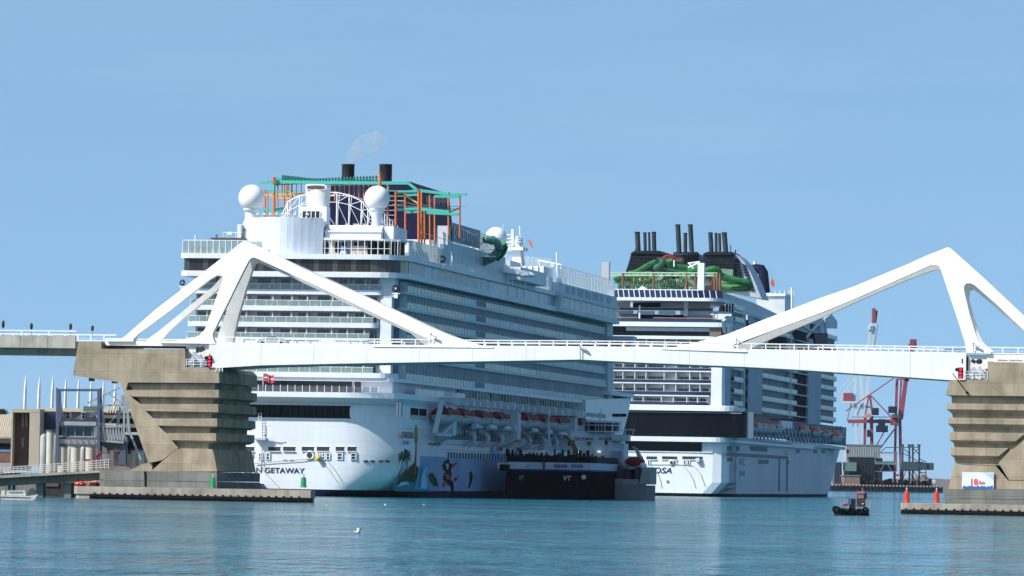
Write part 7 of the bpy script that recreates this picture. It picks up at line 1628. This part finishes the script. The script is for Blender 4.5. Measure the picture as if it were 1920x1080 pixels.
pbox(e, L, 106, 180, 791, 797, .3, 5, 'cabin_roof', stw); pbox(e, L, 110, 176, 797, 818, 1.4, 4, 'cabin_glass', mat('cabin_green_glass', (.02, .06, .06), .1, .4, 1))
for x in (108, 124, 140, 156, 172, 177): pbox(e, L, x, x + 1.6, 797, 819, .9, 1.4, 'cabin_mullion', stw)
for y in (798, 818): pbox(e, L, 107, 180, y, y + 1.7, .8, 1.4, 'cabin_rail', stw)
pbox(e, L, 107, 186, 820, 823, .5, 5, 'floor_beam', stb); pbox(e, L, 106, 186, 833, 836.5, .5, 5, 'floor_beam', stb)
m = MB()
for k in range(14): m.beam(L(108 + k * 5.5, 823, .6), L(110 + k * 5.5 + (3 if k % 2 else -1), 833, .6), .16)
m.build('underfloor_truss', stw, e)
for x0, x1 in ((123, 131), (152, 160)): pbox(e, L, x0, x1, 772, 786, 1, 3, 'ventilator', stw); pbox(e, L, x0 + 1.5, x1 - 1.5, 774, 778, .9, 1, 'ventilator_grille', dark); pbox(e, L, x0 + 1.5, x1 - 1.5, 780, 784, .9, 1, 'ventilator_grille', dark)
MB().prism([L(136, 787, 2), L(155, 775, 2), L(182, 772, 2), L(182, 777, 2), L(160, 787, 2)], V((0, 2, 0))).build('sloping_cover', stw, e)
pbox(e, L, 156, 182, 762, 771, 3, 5, 'green_machine', mat('machine_green', (.10, .15, .12), .6, .3, 2))
for x0, y0, x1, y1, w in ((165, 756, 224, 727, .28), (206, 739, 235, 762, .22), (172, 760, 232, 760, .2), (230, 740, 216, 822, .4), (233, 742, 232, 874, .3), (226, 745, 236, 745, .2), (236, 742, 243, 812, .35), (243, 810, 264, 862, .35), (213, 820, 232, 830, .2), (222, 770, 205, 795, .25), (240, 742, 238, 812, .15), (178, 772, 190, 800, .2)): ebeam(x0, y0, x1, y1, w, 'lattice_strut', stw, 2)
m = MB()
for k in range(9):
    x = 186 + k * 5.2; m.beam(L(x, 797, .5), L(x + 2.6, 827 + k * .3, .5), .14); m.beam(L(x + 2.6, 827 + k * .3, .5), L(x + 5.2, 797 + k * 1.6, .5), .14)
m.beam(L(185, 797, .5), L(232, 799, .5), .25); m.beam(L(185, 826, .5), L(232, 830, .5), .25); m.build('gangway_lattice', stw, e)
MB().prism([L(186, 828, 1), L(232, 832, 1), L(228, 846, 1), L(216, 848, 1), L(190, 836, 1)], V((0, 3, 0))).build('gangway_floor', mat('gangway_dark', (.06, .055, .05), .7), e)
for x in (203, 225, 230): ebeam(x, 832, x, 874, .5, 'tower_post', stb, 1.5)
pbox(e, L, 224, 236, 828, 872, 1, 3, 'stair_box', stb); pbox(e, L, 213, 222, 846, 874, 4, 6, 'stair_box', bm)
MB().ball(L(183, 853, -1), .3, 8, 6).box(L(177, 0).x, L(189, 0).x, -1.2, -.8, L(0, 862, -1).z, L(0, 858, -1).z).beam(L(178, 862, -1), L(190, 846, -1), .25).beam(L(176, 848, -1), L(186, 862, -1), .25).build('red_hydraulics', mat('hydraulic_red', (.28, .02, .02), .6, .5, 3), e)
for k in range(6): ebeam(187, 862 - k * 2, 207, 862 - k * 2, .05, 'platform_rail', stw, -1)
e, L = shore_thing('green_shed', 255, 876, 10, 'dark green shed half hidden behind the left pier', 'building', None, ZG)
pbox(e, L, 236, 285, 815, 876, 0, 8, 'wall', mat('shed_green', (.05, .07, .06), .8, .3, .5)); pbox(e, L, 240, 285, 820, 850, -.1, 0, 'window', glass_d); pbox(e, L, 234, 286, 811, 815, -.3, 8.3, 'roof', steel_l)
for i, x in enumerate((250, 264)):
    e2, L2 = shore_thing('round_column', x, 876, 4, ('cream round column before the green shed, left one', 'cream round column before the green shed, nearest the pier')[i], 'column', 'cream columns by the shed', ZG); MB().tube((0, 0, 0), (0, 0, L2(x, 845).z), .5, n=16).build('shaft', cm, e2); MB().tube((0, 0, L2(x, 845).z), (0, 0, L2(x, 845).z + .2), .56, n=16).build('cap', conc_g, e2)
e, L = shore_thing('white_container', 281, 878, 12, 'white container glimpsed under the slanted face of the left pier', 'container', None, ZG); pbox(e, L, 270, 292, 845, 869, 0, 2.5, 'body', white2); pbox(e, L, 271, 291, 846, 848, -.05, 0, 'rib', greyw)
# quay railing and clutter
tag(MB().box(lb_(-100, 880, -24).x, lb_(330, 880, -24).x, -24, -23.6, ZG, ZG + .5).build('quay_kerb', conc_p), kind='structure'); o = bpy.data.objects['quay_kerb']; o.location = LF_.o; o.rotation_euler = (0, 0, -LF_.th)
for i, (x, c_) in enumerate(((-3, red), (16, white2), (28, steel))):
    e, L = shore_thing('passenger_car', x, 886, -14, ('red car parked at the left edge behind the ramp railing', 'white car parked second from the left behind the ramp railing', 'grey car parked in front of the beige frame building')[i], 'car', 'cars parked on the quay', ZG)
    MB().prism([V((u, 0, w)) for u, w in ((-2, .25), (-2, .8), (-1.3, .9), (-.8, 1.35), (.8, 1.35), (1.3, .9), (2, .75), (2, .25))], V((0, 1.7, 0))).build('body', c_, e); MB().prism([V((u, -.03, w)) for u, w in ((-1.1, .92), (-.7, 1.28), (.7, 1.28), (1.1, .92))], V((0, 1.76, 0))).build('window', glass_d, e)
    for sx_ in (-1.2, 1.2): MB().tube((sx_, -.04, .3), (sx_, .15, .3), .3, n=12).build('wheel', rubber, e)

# ================================================================== FAR PORT, RIGHT
XF = Fr(1650, 3300, 0, 0.0); xb_ = XF.b
KF = 3300 / 8550
def far_thing(name, px, b, label, cat, grp=None, z=4.0):
    p = xb_(px, 900, b); e = empty(name, XF.o + XF.X * p.x + XF.Y * b + XF.Z * z, 0); tag(e, label, cat, grp); o = V((p.x, b, z)); return e, (lambda x, y, d=0, b=b, o=o: xb_(x, y, b + d) - o)
a = xb_(1480, 915, 0); c = xb_(1768, 915, 0)
fq = mat('far_quay', (.16, .13, .13), .8, .3, .02)
o = MB().box(a.x, c.x, 0, 900, -12, 3.6).build('far_quay', fq); o.location = XF.o; tag(o, kind='structure')
m = MB(); mp_ = MB()
for k in range(34):
    x = xb_(1555 + k * 6.3, 915, -6).x; m.box(x, x + 1.7, -6, 0, -2, 4.4)
o = m.build('quay_fenders', mat('quay_dark_blue', (.015, .018, .035), .8)); o.location = XF.o; tag(o, kind='stuff'); tag(o, 'dark fender piles along the far quay wall', 'fenders')
for k in range(34):
    x = xb_(1555 + k * 6.3, 915, -6.5).x; mp_.lathe((x + .6, -6.8, 3.9), [(.9, 0), (1.1, .6), (.7, 1.2), (.001, 1.3)], 6)
o = mp_.build('quay_bollards', mat('quay_pale', (.16, .14, .14), .8)); o.location = XF.o; tag(o, kind='stuff'); tag(o, 'pale bollards along the far quay edge', 'bollards')
# breakwater + low hills
bwm = mat('breakwater', (.24, .21, .20), .9, .3, .01)
o = MB().prism([V((xb_(x, 905, 2200).x, 2200, max(0.1, xb_(x, y, 2200).z))) for x, y in ((1690, 925), (1690, 901), (1712, 896), (1735, 895), (1745, 897), (1785, 899), (1850, 898), (2000, 900), (2000, 930))], V((0, 200, 0))).build('breakwater', bwm); o.location = XF.o; tag(o, kind='structure')
o = MB().prism([V((xb_(x, 905, 2600).x, 2600, xb_(x, y, 2600).z)) for x, y in ((1718, 899), (1722, 894), (1728, 892), (1733, 889), (1738, 893), (1742, 896), (1750, 899))], V((0, 100, 0))).build('hill', mat('red_earth', (.30, .14, .10), .9, .2, .02)); o.location = XF.o; tag(o, kind='structure')
e, L = far_thing('white_tank', 1750, 1800, 'white storage tank low on the far breakwater', 'tank', None, 3); c_ = L(1750, 900)
for y0, y1 in ((899.5, 901.5), (903, 905)): a = L(1746, y1); b2 = L(1754, y0); MB().box(a.x, b2.x, 0, 8, a.z, b2.z).build('tank_band', white2, e)
# container cranes
cred = mat('crane_red', (.26, .05, .08), .6, .2, .1); cpink = mat('crane_salmon', (.50, .20, .17), .6); cdk = mat('crane_dark_box', (.012, .02, .035), .8, 0, 1, 0, 0, .1); cwh = mat('crane_white', (.50, .55, .57), .6, .1, .1); cgr = mat('crane_grey', (.13, .17, .19), .7)  # crane paint muted in colour to stand in for distance haze
def bars(e, L, lst, name, mt, d=0):
    for x0, y0, x1, y1, w in lst: MB().beam(L(x0, y0, d), L(x1, y1, d), w * KF).build(name, mt, e)
def boxes(e, L, lst, name, mt, d=0, dd=10):
    for x0, x1, y0, y1 in lst: a = L(x0, y1, d); c = L(x1, y0, d); MB().box(a.x, c.x, d, d + dd, a.z, c.z).build(name, mt, e)
e, L = far_thing('gantry_crane', 1680, 60, 'red gantry crane with its raised boom leaning right behind the bridge', 'crane', 'container cranes on the far quay')
bars(e, L, ((1682, 710, 1680, 770, 5), (1690, 712, 1686, 775, 3), (1680, 770, 1677, 905, 4.5), (1687, 775, 1690, 905, 5.5), (1622, 780, 1621, 860, 5), (1634, 780, 1635, 880, 6)), 'leg', cred)
bars(e, L, ((1700, 700, 1689, 786, 8), (1712, 640, 1700, 715, 8), (1706, 645, 1697, 715, 5)), 'boom', cred, -4)
boxes(e, L, ((1707, 1719, 636, 653),), 'boom_tip', cred, -5, 8)
bars(e, L, ((1590, 790, 1684, 790, 7), (1597, 782, 1684, 782, 1.5)), 'trolley_girder', cred, -2)
bars(e, L, ((1676, 709, 1586, 771, 2.2), (1632, 741, 1675, 786, 2.2), (1629, 741, 1623, 776, 3), (1631, 741, 1636, 776, 4), (1684, 795, 1640, 855, 2.5), (1664, 798, 1642, 838, 2), (1622, 762, 1632, 764, 3), (1680, 712, 1700, 710, 3)), 'brace', cred, -3)
boxes(e, L, ((1621, 1634, 776, 783), (1673, 1687, 777, 783)), 'salmon_joint', cpink, -8, 6)
boxes(e, L, ((1636, 1648, 765, 778), (1667, 1682, 762, 774), (1644, 1665, 798, 810), (1648, 1660, 786, 798), (1627, 1632, 806, 819)), 'machinery_box', cdk, -10, 8)
boxes(e, L, ((1671, 1684, 781, 797),), 'portal_box', cred, -4, 6)
e, L = far_thing('gantry_crane', 1620, 140, 'white gantry crane with a red-tipped boom raised high beside the right ship', 'crane', 'container cranes on the far quay')
boxes(e, L, ((1636, 1642, 578, 606),), 'boom_tip', cred, -6, 8); bars(e, L, ((1643, 582, 1640, 606, 6),), 'boom_tip', cred, -4)
bars(e, L, ((1640, 606, 1624, 758, 6), (1634, 606, 1622, 700, 4), (1631, 615, 1627, 650, 2), (1646, 606, 1632, 700, 1.5)), 'boom', cwh, -5)
boxes(e, L, ((1630, 1637, 609, 612), (1628, 1633, 612, 618)), 'boom_joint', cwh, -8, 5)
bars(e, L, ((1604, 700, 1602, 752, 5), (1613, 700, 1617, 752, 5), (1604, 755, 1606, 860, 5), (1617, 755, 1619, 860, 4), (1597, 725, 1575, 750, 2), (1600, 700, 1572, 735, 2), (1609, 700, 1575, 745, 1.8)), 'leg', cwh)
boxes(e, L, ((1580, 1618, 752.5, 756),), 'platform', cwh, -3, 8); boxes(e, L, ((1582, 1600, 737, 752),), 'engine_house', cred, -3, 8)
bars(e, L, ((1598, 800, 1616, 757, 2), (1588, 790, 1596, 757, 2), (1607, 790, 1608, 800, 2)), 'brace', cgr)
# port buildings and ship loader
for i, (x0, x1, y0, y1, b, mt, lab, nm) in enumerate(((1586, 1651, 836, 862, 30, (.42, .40, .37), 'pale flat-roofed port warehouse below the white crane', 'warehouse'), (1592, 1640, 858, 905, 20, (.007, .009, .016), 'dark shed with vertical ribs below the pale warehouse', 'warehouse'), (1640, 1655, 860, 905, 22, (.03, .035, .05), 'narrow dark shed left of the lattice loader', 'warehouse'), (1581, 1612, 893, 904, -2, (.30, .19, .14), 'low brown container stack in front of the dark shed', 'container_stack'), (1564, 1580, 868, 905, 25, (.06, .08, .11), 'dark blue port shed right against the bow of the right ship', 'warehouse'))):
    e, L = far_thing(nm, (x0 + x1) / 2, b, lab, 'building' if i != 3 else 'containers'); M_ = mat('port_wall_%s' % 'abcde'[i], mt, .8, .15, .02, .2)
    a = L(x0, y1); c = L(x1, y0); MB().box(a.x, c.x, 0, 20, min(a.z, 0), c.z).build('wall', M_, e)
    MB().box(a.x - .6, c.x + .6, -.6, 20.6, c.z, c.z + .8).build('roof', cgr, e)
    for k in range(int((x1 - x0) / 4.5)):
        u = L(x0 + 2 + k * 4.5, y0 + 4); MB().box(u.x, u.x + .7, -.3, 0, max(0, a.z), c.z - 1).build('wall_rib', M_ if i == 3 else (cdk if i else cgr), e)
e, L = far_thing('warehouse', 1592, 10, 'green-grey machine house between the ship bow and the dark shed', 'building'); boxes(e, L, ((1580, 1606, 867, 883),), 'wall', mat('green_grey', (.10, .16, .16), .7), 0, 12); boxes(e, L, ((1579, 1581, 846, 905),), 'corner_post', cwh, -1, 1); boxes(e, L, ((1587, 1592, 843, 850),), 'vent', cdk, -.5, 1)
e, L = far_thing('ship_loader', 1695, 5, 'grey-green lattice ship loader with four capped towers at the end of the quay', 'ship loader')
grn = mat('loader_green_grey', (.035, .06, .072), .8, .2, .05)
for x in (1692.5, 1705, 1711.5, 1723.5): bars(e, L, ((x, 836, x, 905, 3.2),), 'tower', grn); boxes(e, L, ((x - 2.6, x + 2.6, 833, 838),), 'tower_cap', grn, -2, 4)
boxes(e, L, ((1690, 1732, 866, 881), (1732, 1751, 868, 881)), 'conveyor_house', grn, -2, 8)
bars(e, L, ((1660, 839, 1725, 839, 1.5), (1692, 840, 1705, 850, 1.5), (1712, 840, 1723, 852, 1.5), (1723, 840, 1712, 852, 1.5), (1723, 860, 1736, 866, 1.5), (1736, 866, 1736, 900, 1.8), (1700, 880, 1692, 900, 1.4), (1705, 882, 1712, 900, 1.4), (1712, 882, 1724, 900, 1.4), (1724, 882, 1735, 898, 1.4), (1723, 886, 1736, 886, 1.4), (1694, 850, 1724, 866, 1.5), (1660, 840, 1648, 850, 1.4), (1692, 882, 1725, 882, 2), (1740, 905, 1735, 886, 1.4)), 'lattice', grn, -3)
e, L = far_thing('ship_loader', 1661, -5, 'pale open-framed loader hopper left of the lattice towers', 'ship loader')
bars(e, L, ((1641, 849, 1684, 849, 2.5), (1641, 849, 1641, 870, 1.5), (1681, 849, 1681, 884, 2), (1642, 866, 1681, 865, 1.2), (1642, 870, 1680, 870, 1.2), (1641, 884, 1681, 884, 1.2), (1650, 884, 1658, 870, 1.2), (1672, 884, 1664, 870, 1.2), (1691, 838, 1689, 868, 2)), 'frame', cgr)
boxes(e, L, ((1643, 1680, 866, 869),), 'green_deck', mat('deck_green', (.09, .22, .17), .7), 0, 6); boxes(e, L, ((1655, 1668, 855, 861),), 'cabin', cwh, 0, 4); boxes(e, L, ((1650, 1676, 871, 884),), 'hopper', cdk, 3, 5); boxes(e, L, ((1680, 1686, 889, 893),), 'red_cabin', red, 0, 4)
m = MB(); random.seed(31)
for k in range(120): x = random.uniform(1572, 1745); h = random.uniform(1.5, 6.5); p = xb_(x, 905, 4); m.box(p.x, p.x + random.uniform(.6, 3), 4, 6, 3.6, 3.6 + h)
o = m.build('quay_clutter', mat('clutter_dark', (.03, .028, .035), .8, .6, .1)); o.location = XF.o; tag(o, 'dark small equipment cluttering the far quay', 'port equipment', None, 'stuff')
# quay behind the cruise ships (both are moored to it)
QY = MB().box(-150, -24, -10, 700, -10, 3).build('passenger_quay', quay_c); QY.location = NF.o; QY.rotation_euler = (0, 0, -NF.th); tag(QY, kind='structure')
# ================================================================== AIR
hz_ = bpy.data.materials.new('haze_air'); hz_.use_nodes = True; hn = hz_.node_tree.nodes; hn.clear()
ho = hn.new('ShaderNodeOutputMaterial'); hv = hn.new('ShaderNodeVolumePrincipled'); hv.inputs['Color'].default_value = (.80, .90, 1, 1); hv.inputs['Density'].default_value = 0.000014; hv.inputs['Anisotropy'].default_value = .2
hz_.node_tree.links.new(hv.outputs[0], ho.inputs['Volume'])
HB_ = MB().box(-9500, 9500, -400, 41000, -16, 160).build('haze', hz_, None, 'stuff'); tag(HB_, 'thin blue harbour haze over the whole scene', 'haze')
